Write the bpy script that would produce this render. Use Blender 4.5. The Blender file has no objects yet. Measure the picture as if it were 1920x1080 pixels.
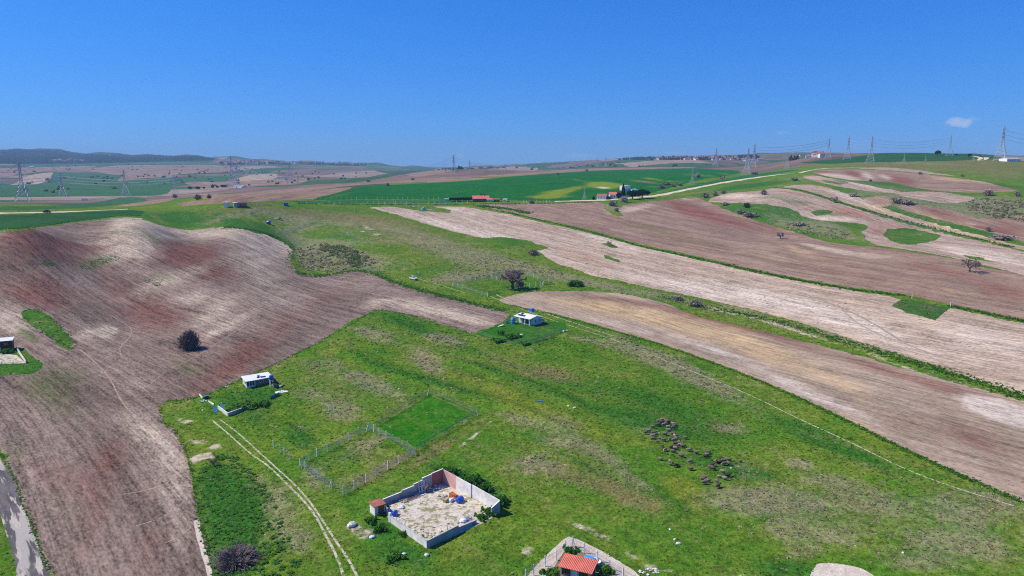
import bpy, bmesh, math, random
import numpy as np
from mathutils import Vector, Matrix, geometry
R = math.radians
random.seed(7); rng = np.random.default_rng(7)
sc = bpy.context.scene
col = sc.collection

# ------------------------------------------------------------------ camera, sky, sun, exposure
CAM_H, PITCH, F = 60.0, R(9.7), 1300.0
cam_d = bpy.data.cameras.new('camera'); cam = bpy.data.objects.new('camera', cam_d); col.objects.link(cam)
cam.location = (0, 0, CAM_H); cam.rotation_euler = (R(90) - PITCH, 0, 0)
cam_d.sensor_width = 36.0; cam_d.lens = 36.0 * F / 1920.0
cam_d.clip_start = 1.0; cam_d.clip_end = 60000.0
sc.camera = cam

SUN_EL, SUN_AZ = R(45), R(-79)            # azimuth from +Y towards +X
world = bpy.data.worlds.new('World'); sc.world = world; world.use_nodes = True
wt = world.node_tree; wt.nodes.clear()
wo = wt.nodes.new('ShaderNodeOutputWorld'); wb = wt.nodes.new('ShaderNodeBackground')
sky = wt.nodes.new('ShaderNodeTexSky'); sky.sky_type = 'NISHITA'; sky.sun_disc = False
sky.sun_elevation = SUN_EL; sky.sun_rotation = SUN_AZ
sky.altitude = 200; sky.air_density = 1.0; sky.dust_density = 0.0; sky.ozone_density = 6.0
wb.inputs['Strength'].default_value = 0.1
wt.links.new(wb.outputs[0], wo.inputs[0])
sep = wt.nodes.new('ShaderNodeSeparateColor'); comb = wt.nodes.new('ShaderNodeCombineColor')
wt.links.new(sky.outputs[0], sep.inputs[0])
for i_, (gm, gn) in enumerate(((1.428, .126), (.819, .83), (.597, 2.74))):      # the camera's tone response to the sky
    pw = wt.nodes.new('ShaderNodeMath'); pw.operation = 'POWER'; pw.inputs[1].default_value = gm; wt.links.new(sep.outputs[i_], pw.inputs[0])
    ga = wt.nodes.new('ShaderNodeMath'); ga.operation = 'MULTIPLY'; ga.inputs[1].default_value = gn; wt.links.new(pw.outputs[0], ga.inputs[0])
    wt.links.new(ga.outputs[0], comb.inputs[i_])
# a few small fair-weather clouds low in the sky, placed by direction
tc = wt.nodes.new('ShaderNodeTexCoord')
def pixdir(u, v):
    x, y = (u - 960) / F, (540 - v) / F
    d = Vector((x, math.cos(PITCH) + y * math.sin(PITCH), -math.sin(PITCH) + y * math.cos(PITCH)))
    return d.normalized()
last = comb.outputs[0]
nz = wt.nodes.new('ShaderNodeTexNoise'); nz.inputs['Scale'].default_value = 55; nz.inputs['Detail'].default_value = 6
nz.inputs['Roughness'].default_value = 0.62
wt.links.new(tc.outputs['Generated'], nz.inputs['Vector'])
for (u, v, ru, rv, s) in ((1799, 230, 26, 10, .5), (1828, 224, 20, 5, .22), (1466, 249, 20, 5, .14), (1580, 242, 12, 3, .12),
                          (866, 277, 12, 5, .18), (864, 290, 16, 8, .2), (1090, 292, 60, 5, .14), (1265, 287, 30, 4, .16)):
    d = pixdir(u, v); rt = Vector((d.y, -d.x, 0)).normalized(); up = rt.cross(d)
    mask = []
    for ax, rr in ((rt, ru / F), (up, rv / F)):
        dp = wt.nodes.new('ShaderNodeVectorMath'); dp.operation = 'DOT_PRODUCT'
        dp.inputs[1].default_value = ax / rr; wt.links.new(tc.outputs['Generated'], dp.inputs[0])
        ml = wt.nodes.new('ShaderNodeMath'); ml.operation = 'MULTIPLY'
        wt.links.new(dp.outputs['Value'], ml.inputs[0]); wt.links.new(dp.outputs['Value'], ml.inputs[1]); mask.append(ml.outputs[0])
    ad = wt.nodes.new('ShaderNodeMath'); ad.operation = 'ADD'; wt.links.new(mask[0], ad.inputs[0]); wt.links.new(mask[1], ad.inputs[1])
    fr = wt.nodes.new('ShaderNodeVectorMath'); fr.operation = 'DOT_PRODUCT'; fr.inputs[1].default_value = d
    wt.links.new(tc.outputs['Generated'], fr.inputs[0])
    gt = wt.nodes.new('ShaderNodeMath'); gt.operation = 'GREATER_THAN'; gt.inputs[1].default_value = 0.5; wt.links.new(fr.outputs['Value'], gt.inputs[0])
    sb = wt.nodes.new('ShaderNodeMath'); sb.operation = 'SUBTRACT'; sb.inputs[0].default_value = 0.62; wt.links.new(ad.outputs[0], sb.inputs[1])
    hf = wt.nodes.new('ShaderNodeMath'); hf.operation = 'MULTIPLY_ADD'; hf.inputs[1].default_value = 0.55; hf.inputs[2].default_value = -0.9
    wt.links.new(sb.outputs[0], hf.inputs[0])
    sm = wt.nodes.new('ShaderNodeMath'); sm.operation = 'MULTIPLY_ADD'; sm.inputs[1].default_value = 1.9
    wt.links.new(nz.outputs['Fac'], sm.inputs[0]); wt.links.new(hf.outputs[0], sm.inputs[2])
    rg = wt.nodes.new('ShaderNodeMapRange'); rg.interpolation_type = 'SMOOTHSTEP'
    rg.inputs['From Min'].default_value = 0.0; rg.inputs['From Max'].default_value = 0.6; rg.inputs['To Max'].default_value = s
    wt.links.new(sm.outputs[0], rg.inputs['Value'])
    mm = wt.nodes.new('ShaderNodeMath'); mm.operation = 'MULTIPLY'; wt.links.new(rg.outputs[0], mm.inputs[0]); wt.links.new(gt.outputs[0], mm.inputs[1])
    mx = wt.nodes.new('ShaderNodeMix'); mx.data_type = 'RGBA'; mx.inputs['B'].default_value = (7.0, 7.2, 8.0, 1)
    wt.links.new(mm.outputs[0], mx.inputs['Factor']); wt.links.new(last, mx.inputs['A']); last = mx.outputs['Result']
wt.links.new(last, wb.inputs['Color'])

sd = bpy.data.lights.new('sun', 'SUN'); sd.energy = 5.0; sd.angle = R(0.53); sd.color = (1.0, 0.915, 0.77)
sun = bpy.data.objects.new('sun', sd); col.objects.link(sun); sun.location = (-200, 100, 300)
sun_dir = Vector((math.sin(SUN_AZ) * math.cos(SUN_EL), math.cos(SUN_AZ) * math.cos(SUN_EL), math.sin(SUN_EL)))
sun.rotation_euler = sun_dir.to_track_quat('Z', 'Y').to_euler()
sc.render.engine = 'CYCLES'
sc.view_settings.view_transform = 'Standard'; sc.view_settings.look = 'None'
sc.view_settings.exposure = 0.1; sc.view_settings.gamma = 1.0; sc.view_settings.use_curve_mapping = False
sc.cycles.use_denoising = False; sc.cycles.pixel_filter_type = 'BLACKMAN_HARRIS'; sc.cycles.filter_width = 1.1; sc.cycles.max_bounces = 5; sc.cycles.transparent_max_bounces = 24
sc.cycles.diffuse_bounces = 2; sc.cycles.volume_bounces = 0; sc.cycles.caustics_reflective = False; sc.cycles.caustics_refractive = False

# ------------------------------------------------------------------ terrain: height field from surveyed points
def rays(uv):
    uv = np.asarray(uv, float); x = (uv[:, 0] - 960) / F; y = (540 - uv[:, 1]) / F
    return np.stack([x, math.cos(PITCH) + y * math.sin(PITCH), -math.sin(PITCH) + y * math.cos(PITCH)], 1)
ZC = []   # (u, v, height) near points
for v, row in {1080: (-3, -2.5, -2, -1, 0, 2), 960: (-3.2, -2.6, -1.5, -.5, .5, 2.5), 860: (-3.2, -3, -1.0, .2, 1, 3.5),
               780: (-3, -2.5, -.2, .8, 1.8, 5), 700: (-2.5, -1.8, 1, 2, 3, 7), 640: (-1, -.5, 2, 3, 4, 8.5),
               600: (1.5, .2, 2.6, 4, 5, 9.5), 540: (8.5, 7, 5.2, 7, 9, 13), 500: (15, 13.5, 8.5, 10, 12.5, 16)}.items():
    for u, z in zip((0, 270, 620, 960, 1440, 1920), row): ZC.append((u, v, z))
ZC += [(420, 560, 5.5), (440, 500, 12.5), (430, 460, 19), (430, 432, 23.5), (330, 445, 20.5), (560, 470, 12), (600, 450, 16), (720, 460, 15.5), (720, 430, 20),
       (0, 460, 21.5), (0, 432, 27), (240, 460, 19.8), (240, 425, 28.2), (120, 440, 24.5), (960, 460, 15), (960, 420, 21), (1200, 460, 15.5), (1200, 420, 21.5),
       (1440, 460, 17), (1440, 420, 22), (1230, 390, 29.5), (1300, 376, 32.5), (1700, 460, 18.5), (1920, 460, 20), (1700, 420, 23), (1920, 420, 25), (560, 420, 23), (420, 405, 29)]
DC = [(0, 403, 425), (240, 396, 432), (420, 385, 520), (560, 384, 560), (720, 384, 590), (960, 382, 610), (1140, 378, 600), (1440, 385, 560), (1700, 385, 580), (1920, 385, 590),
      (0, 392, 560), (240, 388, 600), (0, 383, 820), (240, 380, 840), (0, 374, 1150), (240, 373, 1180), (400, 372, 900), (480, 366, 860),
      (0, 350, 1750), (240, 350, 1750), (450, 350, 1650), (0, 330, 2700), (240, 330, 2700), (480, 330, 2400), (0, 313, 4000), (240, 313, 4000), (480, 312, 3900),
      (0, 283, 7200), (50, 281, 7200), (110, 283, 7200), (160, 289.5, 7000), (230, 288, 7000), (330, 292, 6800), (420, 296, 6400), (480, 300, 6000), (560, 303, 5700), (640, 306, 5400),
      (700, 308, 5200), (760, 312, 5000), (800, 316.5, 4600),
      (640, 352, 900), (720, 360, 760), (720, 342, 1150), (640, 335, 1900), (720, 330, 1900), (720, 321, 3200), (600, 318, 3600),
      (880, 345, 850), (880, 330, 1250), (880, 322, 2000), (900, 314.5, 3800), (1000, 311, 3600), (1000, 345, 820), (1000, 327, 1150), (1000, 320, 1700),
      (1080, 307, 3400), (1160, 299.5, 3300), (1200, 297, 3300), (1250, 295, 3300), (1350, 293, 3200), (1480, 291.5, 3000), (1200, 345, 800), (1200, 322, 1300), (1200, 312, 2100),
      (1330, 335, 850), (1330, 318, 1400), (1330, 306, 2300), (1440, 350, 740), (1440, 332, 900), (1440, 318, 1250), (1480, 305, 1900), (1540, 340, 760), (1540, 322, 930), (1540, 308, 1150),
      (1700, 350, 740), (1700, 325, 900), (1700, 308, 1050), (1600, 295.5, 1240), (1640, 292, 1250), (1680, 289, 1260), (1750, 290, 1260), (1830, 291.5, 1240), (1880, 297.5, 1200), (1930, 298.5, 1200),
      (1920, 350, 720), (1920, 325, 880), (1920, 306, 1080), (1540, 297, 1260), (1500, 301, 1280)]
P_, Q_ = [], []
def add_ctrl(u, v, d=None, z=None):
    r = rays([(u, v)])[0]; hz = math.hypot(r[0], r[1]); t = r[2] / hz
    if d is None: d = (z - CAM_H) / t
    z = CAM_H + d * t
    P_.append((math.atan2(r[0], r[1]), math.log(d))); Q_.append(z / (d + 200))
    return d, z
for u, v, z in ZC: add_ctrl(u, v, z=z)
for u, v, d in DC: add_ctrl(u, v, d=d)
for u, v, d in DC:                                  # ground falls away behind the crests
    if d in (1240, 1250, 1260, 1200) : add_ctrl(u, v + 7, d=d * 1.7)
    elif d > 4900: add_ctrl(u, v + 5, d=d * 1.5)
for a in np.radians((-70, -52, 52, 70)):
    for d, z in ((60, -1), (100, -1 + (a > 0) * 3), (200, 1 + (a > 0) * 5), (400, 22), (900, 40), (2000, 50), (6000, 120)):
        P_.append((a, math.log(d))); Q_.append(z / (d + 200))
for a in np.radians(np.arange(-45, 46, 15)): P_.append((a, math.log(55))); Q_.append(-1.5 / 255)
P_ = np.array(P_); Q_ = np.array(Q_)
AK, CK = 2.6, 0.10
def kern(A, B):
    d2 = ((A[:, None, 0] - B[None, :, 0]) * AK) ** 2 + ((A[:, None, 1] - B[None, :, 1])) ** 2
    return np.sqrt(d2 + CK * CK)
n_ = len(P_)
K_ = np.zeros((n_ + 1, n_ + 1)); K_[:n_, :n_] = kern(P_, P_) + np.eye(n_) * -0.004
K_[:n_, n_] = 1; K_[n_, :n_] = 1
W_ = np.linalg.solve(K_, np.append(Q_, 0))
NA, NL, L0, L1 = 560, 430, math.log(45), math.log(14000)
TAB = np.empty((NA, NL)); _l = np.linspace(L0, L1, NL)
for _i, _a in enumerate(np.linspace(-1.25, 1.25, NA)): TAB[_i] = kern(np.stack([np.full(NL, _a), _l], 1), P_) @ W_[:n_] + W_[n_]
BANKS = []      # (N x 2 polyline, half width, height) grassy terrace banks, filled below
def H(x, y, fine=True):
    x = np.asarray(x, float); y = np.asarray(y, float); sh = x.shape; x = x.ravel(); y = y.ravel()
    d = np.clip(np.hypot(x, y), 45, 14000); a = np.arctan2(x, y); a = np.clip(a, -1.25, 1.25)
    fa = (a + 1.25) / 2.5 * (NA - 1); fl = (np.log(d) - L0) / (L1 - L0) * (NL - 1)
    ia = np.clip(fa.astype(int), 0, NA - 2); il = np.clip(fl.astype(int), 0, NL - 2); ta = fa - ia; tl = fl - il
    out = ((TAB[ia, il] * (1 - tl) + TAB[ia, il + 1] * tl) * (1 - ta) + (TAB[ia + 1, il] * (1 - tl) + TAB[ia + 1, il + 1] * tl) * ta) * (d + 200)
    if fine:
        k = np.clip((d - 60) / 80, 0, 1)
        out += k * (.25 * np.sin(x / 9.1 + 1.3 * np.sin(y / 13.7)) * np.sin(y / 11.3 + .7) + .12 * np.sin(x / 3.7 + y / 5.1) * np.sin(y / 4.3 - x / 7.9))
        far = np.clip((d - 1300) / 1500, 0, 1)
        out += far * (7 * np.sin(x / 310 + 1.1 * np.sin(y / 420)) * np.sin(y / 270) + 3 * np.sin(x / 120 + y / 150))
        out += np.clip((d - 4300) / 1700, 0, 1) * (11 * np.sin(a * 57 + .6) * np.sin(a * 23) + 7 * np.sin(a * 131 + 1) + 4 * np.sin(a * 317 + np.log(d) * 40))
        for pl, wd, hh in BANKS:
            bb = (x > pl[:, 0].min() - 9) & (x < pl[:, 0].max() + 9) & (y > pl[:, 1].min() - 9) & (y < pl[:, 1].max() + 9)
            if bb.any(): out[bb] += hh * np.exp(-(seg_dist(np.stack([x[bb], y[bb]], 1), pl) / wd) ** 2)
    return out.reshape(sh)
def seg_dist(p, pl):
    best = np.full(len(p), 1e9)
    for a, b in zip(pl[:-1], pl[1:]):
        ab = b - a; t = np.clip(((p - a) @ ab) / max(ab @ ab, 1e-9), 0, 1)
        best = np.minimum(best, np.linalg.norm(p - (a + t[:, None] * ab), axis=1))
    return best
DSTEP = np.exp(np.linspace(math.log(50), math.log(9500), 700))
def ground(uv):
    """where the lines of sight through photo positions meet the land -> (N,3)"""
    r = rays(uv); out = np.zeros((len(r), 3))
    hz = np.hypot(r[:, 0], r[:, 1]); dx, dy, t = r[:, 0] / hz, r[:, 1] / hz, r[:, 2] / hz
    for i0 in range(0, len(r), 200):
        s = slice(i0, i0 + 200); m = len(dx[s])
        X = dx[s][:, None] * DSTEP; Y = dy[s][:, None] * DSTEP
        g = CAM_H + t[s][:, None] * DSTEP - H(X, Y)
        neg = g < 0; hit = neg.any(1); k = np.where(hit, neg.argmax(1), (g / DSTEP).argmin(1)); k = np.clip(k, 1, len(DSTEP) - 1)
        ii = np.arange(m); g0, g1 = g[ii, k - 1], g[ii, k]
        f = np.where(hit, g0 / np.where(np.abs(g0 - g1) < 1e-9, 1, g0 - g1), 1.0); f = np.clip(f, 0, 1)
        d = DSTEP[k - 1] + f * (DSTEP[k] - DSTEP[k - 1])
        out[s, 0] = dx[s] * d; out[s, 1] = dy[s] * d
    out[:, 2] = H(out[:, 0], out[:, 1])
    return out
def at(u, v): return Vector(ground([(u, v)])[0])
def zat(x, y): return float(H(np.array([x]), np.array([y]))[0])
# ------------------------------------------------------------------ node helper
class NT:
    def __init__(s, name, rough=0.95, spec=0.02):
        s.m = bpy.data.materials.new(name); s.m.use_nodes = True; s.t = s.m.node_tree
        s.b = s.t.nodes['Principled BSDF']; s.b.inputs['Roughness'].default_value = rough
        s.b.inputs['Specular IOR Level'].default_value = spec; s._c = None
    def n(s, typ, **kw):
        k = s.t.nodes.new('ShaderNode' + typ)
        for a, b in kw.items(): setattr(k, a, b)
        return k
    def set(s, sock, v):
        if hasattr(v, 'is_linked') or isinstance(v, bpy.types.NodeSocket): s.t.links.new(v, sock)
        elif isinstance(v, (tuple, list)) and len(v) == 3 and sock.type == 'RGBA': sock.default_value = (*v, 1)
        else: sock.default_value = v
    def obj(s):
        if s._c is None: s._c = s.n('TexCoord')
        return s._c.outputs['Object']
    def uv(s, name):
        k = s.n('UVMap'); k.uv_map = name; return k.outputs[0]
    def attr(s, name):
        k = s.n('Attribute'); k.attribute_name = name; return k.outputs['Fac']
    def attrc(s, name):
        k = s.n('Attribute'); k.attribute_name = name; return k.outputs['Color']
    def rnd(s): return s.n('ObjectInfo').outputs['Random']
    def scale(s, vec, v3):
        k = s.n('VectorMath', operation='MULTIPLY'); s.set(k.inputs[0], vec); k.inputs[1].default_value = v3; return k.outputs[0]
    def noise(s, vec, sc_, det=3, ro=.55, dist=0):
        k = s.n('TexNoise'); s.set(k.inputs['Vector'], vec); k.inputs['Scale'].default_value = sc_
        k.inputs['Detail'].default_value = det; k.inputs['Roughness'].default_value = ro; k.inputs['Distortion'].default_value = dist
        return k.outputs['Fac']
    def voro(s, vec, sc_, out='Distance', feat='F1', rand=1.0):
        k = s.n('TexVoronoi', feature=feat); s.set(k.inputs['Vector'], vec); k.inputs['Scale'].default_value = sc_; k.inputs['Randomness'].default_value = rand
        return k.outputs[out]
    def math(s, op, a, b=0.0, c=0.0, clamp=False):
        k = s.n('Math', operation=op); k.use_clamp = clamp
        for i, v in enumerate((a, b, c)): s.set(k.inputs[i], v)
        return k.outputs[0]
    def ss(s, v, lo, hi, a=0.0, b=1.0):
        k = s.n('MapRange', interpolation_type='SMOOTHSTEP'); s.set(k.inputs['Value'], v)
        k.inputs['From Min'].default_value = lo; k.inputs['From Max'].default_value = hi
        k.inputs['To Min'].default_value = a; k.inputs['To Max'].default_value = b
        return k.outputs[0]
    def mix(s, f, a, b, mode='MIX'):
        k = s.n('Mix', data_type='RGBA', blend_type=mode); s.set(k.inputs['Factor'], f); s.set(k.inputs['A'], a); s.set(k.inputs['B'], b)
        return k.outputs['Result']
    def mul(s, c, v):      # colour times value
        k = s.n('VectorMath', operation='SCALE'); s.set(k.inputs[0], c); s.set(k.inputs['Scale'], v); return k.outputs[0]
    def bump(s, h, dist, strength=1.0):
        k = s.n('Bump'); s.set(k.inputs['Height'], h); k.inputs['Distance'].default_value = dist; k.inputs['Strength'].default_value = strength
        s.t.links.new(k.outputs[0], s.b.inputs['Normal'])
    def out(s, c):
        s.set(s.b.inputs['Base Color'], c); return s.m

# ------------------------------------------------------------------ land: patches (channel, u, v, ru, rv, rotation, strength)
SOILCH = ('red', 'pale', 'weed', 'ochre', 'dark'); GRASSCH = ('dry', 'lush', 'yellow', 'bare', 'brown')
PATCH = {
 # left ploughed hill
 'soil': [
  ('red', 130, 462, 110, 14, 6, .9), ('red', 390, 500, 80, 30, 20, .9), ('dark', 400, 480, 110, 30, 18, .7), ('dark', 120, 470, 130, 26, 5, .6), ('red', 60, 560, 70, 18, 18, .7), ('dark', 180, 580, 120, 26, 20, .7), ('dark', 250, 650, 90, 24, 25, .5), ('red', 250, 600, 60, 20, 24, .6), ('dark', 540, 640, 90, 26, -30, .9), ('red', 560, 600, 80, 20, -28, .3), ('dark', 660, 560, 60, 18, -15, .7), ('red', 430, 700, 90, 20, -30, .3), ('dark', 400, 690, 80, 24, -25, .5),
  ('pale', 320, 432, 50, 5, 4, .9), ('pale', 500, 455, 50, 14, 22, .7), ('pale', 190, 455, 60, 6, -12, .9), ('pale', 360, 560, 60, 14, -10, .7), ('pale', 430, 610, 60, 10, -28, .9), ('dark', 200, 830, 60, 70, 50, .6), ('red', 200, 860, 40, 60, 40, .5), ('dark', 130, 1000, 40, 80, 20, .5), ('red', 280, 1030, 30, 60, 10, .5), ('dark', 250, 960, 40, 60, 30, .5), ('weed', 70, 720, 60, 30, 0, .5), ('dark', 150, 720, 90, 30, 10, .7), ('weed', 310, 520, 24, 8, 20, .8),
  ('pale', 320, 900, 30, 60, 20, .5), ('pale', 60, 900, 20, 60, -25, .5), ('pale', 250, 790, 50, 30, 30, .45), ('dark', 300, 745, 60, 16, 0, .5),
  ('dark', 1350, 430, 110, 8, 15, .6), ('dark', 1700, 520, 130, 10, 11, .6), ('red', 1880, 545, 60, 12, 11, .7), ('pale', 1540, 465, 60, 4, 12, .6), ('ochre', 1500, 470, 60, 10, 20, .7), ('dark', 1880, 830, 80, 20, 22, .5), ('dark', 1750, 760, 80, 14, 20, .5), ('red', 1830, 830, 60, 10, 22, .6), ('pale', 1600, 770, 70, 8, 26, .5), ('red', 1350, 610, 90, 5, 14, .6),
  ('red', 1600, 400, 30, 8, 10, .8), ('red', 1650, 430, 30, 10, 20, .6), ('red', 1480, 362, 40, 5, 5, .5), ('pale', 1860, 480, 60, 8, 12, .8), ('red', 1900, 430, 40, 8, 12, .7), ('dark', 1880, 353, 60, 4, 4, .4), ('ochre', 1850, 440, 60, 5, 16, .9),
  ('red', 120, 470, 130, 22, 10, .9), ('red', 350, 470, 90, 26, -8, .7), ('red', 270, 560, 90, 30, 22, .8), ('red', 90, 540, 70, 30, 20, .8), ('red', 440, 680, 80, 26, -35, .7), ('red', 310, 590, 40, 30, 20, .6),
  ('red', 380, 640, 60, 30, -30, .5), ('red', 520, 610, 70, 24, -28, .3), ('red', 100, 900, 40, 90, -60, .5), ('red', 170, 1000, 30, 90, 25, .45), ('red', 200, 880, 30, 60, 30, .35), ('red', 620, 550, 60, 16, -20, .5),
  ('pale', 250, 412, 40, 9, 5, 1.6), ('pale', 420, 435, 70, 9, 4, 1.2), ('pale', 270, 440, 60, 12, 0, .9), ('pale', 200, 480, 90, 16, -12, .55), ('pale', 330, 520, 90, 16, -20, .7), ('pale', 400, 590, 60, 20, -30, .8),
  ('pale', 200, 622, 18, 10, 0, 1.7), ('pale', 160, 625, 16, 8, 0, 1.2), ('pale', 480, 500, 70, 40, 35, .7), ('pale', 510, 460, 40, 20, 20, .8), ('pale', 560, 560, 60, 20, -10, .3), ('pale', 20, 600, 50, 30, 20, .9),
  ('pale', 700, 570, 30, 8, -10, .7), ('pale', 850, 590, 100, 14, 12, 1.1), ('pale', 780, 568, 60, 14, 8, .8), ('pale', 260, 720, 50, 40, 40, .45), ('pale', 300, 830, 40, 60, -50, .6), ('pale', 340, 980, 26, 90, 0, .6), ('pale', 200, 650, 60, 20, 20, .3),
  ('weed', 180, 492, 34, 12, -15, 1.2), ('weed', 90, 495, 16, 4, 0, 1.5), ('weed', 290, 450, 24, 8, 30, 1.0), ('weed', 130, 700, 60, 24, 10, .55), ('weed', 110, 760, 70, 40, 20, .5), ('weed', 350, 690, 40, 16, 10, .7),
  ('weed', 30, 840, 26, 40, 20, .6), ('weed', 55, 630, 26, 10, 35, 1.3), ('weed', 120, 950, 20, 80, -20, .4), ('weed', 350, 640, 24, 14, 0, .8), ('weed', 240, 430, 60, 10, 0, .5),
  ('dark', 120, 740, 120, 30, 10, .5), ('dark', 60, 480, 80, 20, 10, .4), ('dark', 220, 900, 40, 90, 35, .45), ('dark', 450, 640, 70, 20, -30, .5), ('dark', 300, 480, 60, 20, -10, .4), ('dark', 20, 520, 50, 30, 0, .4),
  # central and right fields
  ('pale', 830, 420, 80, 8, 14, .9), ('pale', 960, 455, 70, 9, 18, 1.0), ('red', 1000, 425, 120, 7, 14, .55), ('red', 1090, 482, 70, 10, 18, .6), ('red', 1300, 500, 120, 8, 13, .35), ('pale', 1130, 450, 80, 6, 15, 1.0),
  ('pale', 1300, 540, 160, 14, 13, 1.0), ('pale', 1450, 560, 150, 14, 14, 1.0), ('pale', 1600, 610, 140, 18, 18, .9), ('pale', 1850, 640, 120, 30, 15, .8), ('dark', 1560, 590, 60, 9, 25, .7), ('dark', 1480, 550, 90, 8, 12, .35), ('dark', 1650, 640, 50, 8, 28, .6),
  ('ochre', 1760, 610, 120, 24, 12, .4), ('ochre', 1000, 470, 60, 8, 18, .35), ('red', 1740, 560, 90, 10, 12, .4), ('pale', 860, 395, 50, 5, 12, .9),
  ('pale', 1190, 390, 40, 7, -8, .9), ('red', 1290, 390, 60, 12, 14, 1.2), ('red', 1380, 418, 80, 8, 16, .8), ('red', 1450, 430, 60, 6, 15, .5), ('weed', 1210, 425, 110, 6, 12, .55), ('weed', 1300, 455, 130, 8, 13, .5), ('ochre', 1450, 480, 100, 5, 15, .6),
  ('dark', 1100, 405, 120, 6, 12, .5), ('dark', 1400, 470, 160, 7, 14, .35), ('red', 1750, 505, 120, 7, 11, .8), ('red', 1600, 510, 140, 5, 12, .4), ('pale', 1600, 475, 110, 3.5, 8, .9), ('ochre', 1780, 545, 130, 5, 12, .55), ('weed', 1600, 485, 110, 5, 10, .4), ('pale', 1280, 372, 20, 3, 10, .8),
  ('ochre', 1120, 575, 120, 14, 10, .9), ('ochre', 1280, 610, 150, 22, 16, .8), ('ochre', 1450, 665, 130, 24, 22, .6), ('ochre', 1620, 800, 70, 10, 30, .5), ('ochre', 1580, 720, 80, 12, 25, .4), ('red', 1150, 562, 90, 6, 8, .9), ('red', 1300, 592, 100, 7, 14, .9), ('red', 1480, 640, 120, 10, 16, .8), ('red', 1700, 705, 150, 10, 16, .8), ('red', 1850, 750, 100, 10, 16, .8),
  ('red', 1800, 800, 90, 14, 20, .6), ('red', 1700, 790, 90, 12, 24, .5), ('red', 1880, 880, 60, 24, 24, .5), ('pale', 1890, 776, 80, 13, 18, 3.2), ('pale', 1900, 780, 50, 9, 18, 2.0), ('pale', 1500, 730, 90, 12, 24, .8), ('pale', 1350, 660, 90, 9, 20, .8), ('pale', 1180, 612, 100, 8, 15, .6), ('pale', 1000, 562, 50, 8, 5, .3), ('dark', 1030, 552, 60, 5, 4, .5), ('dark', 1650, 755, 110, 12, 22, .3),
  # upper right patchwork
  ('pale', 1385, 368, 40, 5, -3, 1.2), ('pale', 1460, 372, 50, 5, 6, .8), ('red', 1570, 392, 40, 8, 10, .6), ('weed', 1450, 370, 40, 4, 5, 1.0), ('weed', 1560, 400, 40, 4, 5, 1.0), ('weed', 1500, 380, 30, 4, 5, .8), ('pale', 1560, 410, 50, 4, 4, 1.2), ('pale', 1800, 470, 90, 9, 12, 1.0), ('red', 1650, 438, 24, 8, 20, .4), ('red', 1690, 426, 30, 3, 8, 1.0),
  ('ochre', 1660, 393, 70, 6, 14, 1.0), ('ochre', 1780, 425, 70, 6, 16, 1.3), ('pale', 1580, 365, 60, 5, 14, .9), ('pale', 1570, 330, 40, 4, 8, 1.5), ('red', 1540, 322, 26, 3, 4, 1.2), ('red', 1600, 326, 18, 5, 20, 1.2), ('pale', 1625, 328, 12, 5, 30, 1.3), ('pale', 1660, 332, 14, 5, 20, 1.0), ('red', 1690, 338, 30, 8, 10, 1.2), ('ochre', 1780, 336, 50, 3, 6, 1.4), ('pale', 1840, 341, 30, 2.5, 7, .7), ('dark', 1800, 352, 90, 6, 4, .3),
  ('red', 1760, 400, 40, 6, 14, .9), ('red', 1850, 428, 60, 5, 12, .9), ('pale', 1830, 421, 30, 2, 8, .8), ('pale', 1730, 367, 30, 3, 4, .6), ('red', 1770, 377, 20, 2, 4, .8), ('ochre', 1530, 333, 20, 2, 10, .9), ('pale', 1620, 348, 50, 3, 10, .9), ('red', 1640, 375, 30, 8, 0, .3)],
 'grass': [
  ('dry', 1600, 385, 320, 60, 8, .42), ('lush', 1600, 385, 320, 60, 8, .45), ('brown', 1750, 305, 260, 12, 0, .5), ('dry', 640, 420, 260, 34, 4, .25), ('brown', 660, 425, 240, 34, 4, .3), ('dry', 660, 845, 60, 20, -22, .55), ('brown', 680, 850, 50, 18, -22, .4),
  ('lush', 1650, 345, 200, 14, 6, .7), ('lush', 1450, 395, 120, 20, 12, .7), ('lush', 1700, 400, 160, 20, 14, .7), ('dry', 1650, 350, 120, 6, 6, .5), ('dry', 1750, 400, 120, 8, 12, .5), ('dry', 1400, 375, 60, 6, 4, .4), ('brown', 1700, 300, 200, 6, 0, .7), ('lush', 300, 405, 140, 14, 0, .6), ('brown', 560, 400, 120, 10, 4, .5), ('dry', 660, 420, 120, 14, 6, .35), ('brown', 800, 440, 120, 12, 12, .5), ('dry', 860, 470, 120, 14, 12, .5), ('dry', 740, 490, 60, 14, 10, .4),
  ('dry', 1500, 940, 160, 40, 8, .3), ('dry', 1700, 960, 200, 50, 16, .35), ('brown', 1150, 900, 160, 40, 22, .5), ('dry', 1000, 880, 120, 30, 12, .35), ('dry', 1250, 690, 160, 16, 25, .5), ('dry', 1080, 830, 100, 20, 20, .35), ('dry', 640, 720, 120, 40, 10, .35), ('dry', 820, 660, 120, 30, 18, .3), ('brown', 900, 850, 90, 30, -10, .3), ('dry', 530, 970, 50, 60, 20, .4), ('brown', 1620, 980, 140, 40, 10, .4), ('lush', 1300, 770, 120, 30, 20, .5), ('lush', 1150, 780, 140, 30, 18, .4), ('lush', 1480, 800, 140, 20, 22, .4), ('lush', 680, 1000, 120, 60, 0, .35), ('lush', 960, 1010, 90, 50, 0, .3),
  # near meadow
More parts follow.
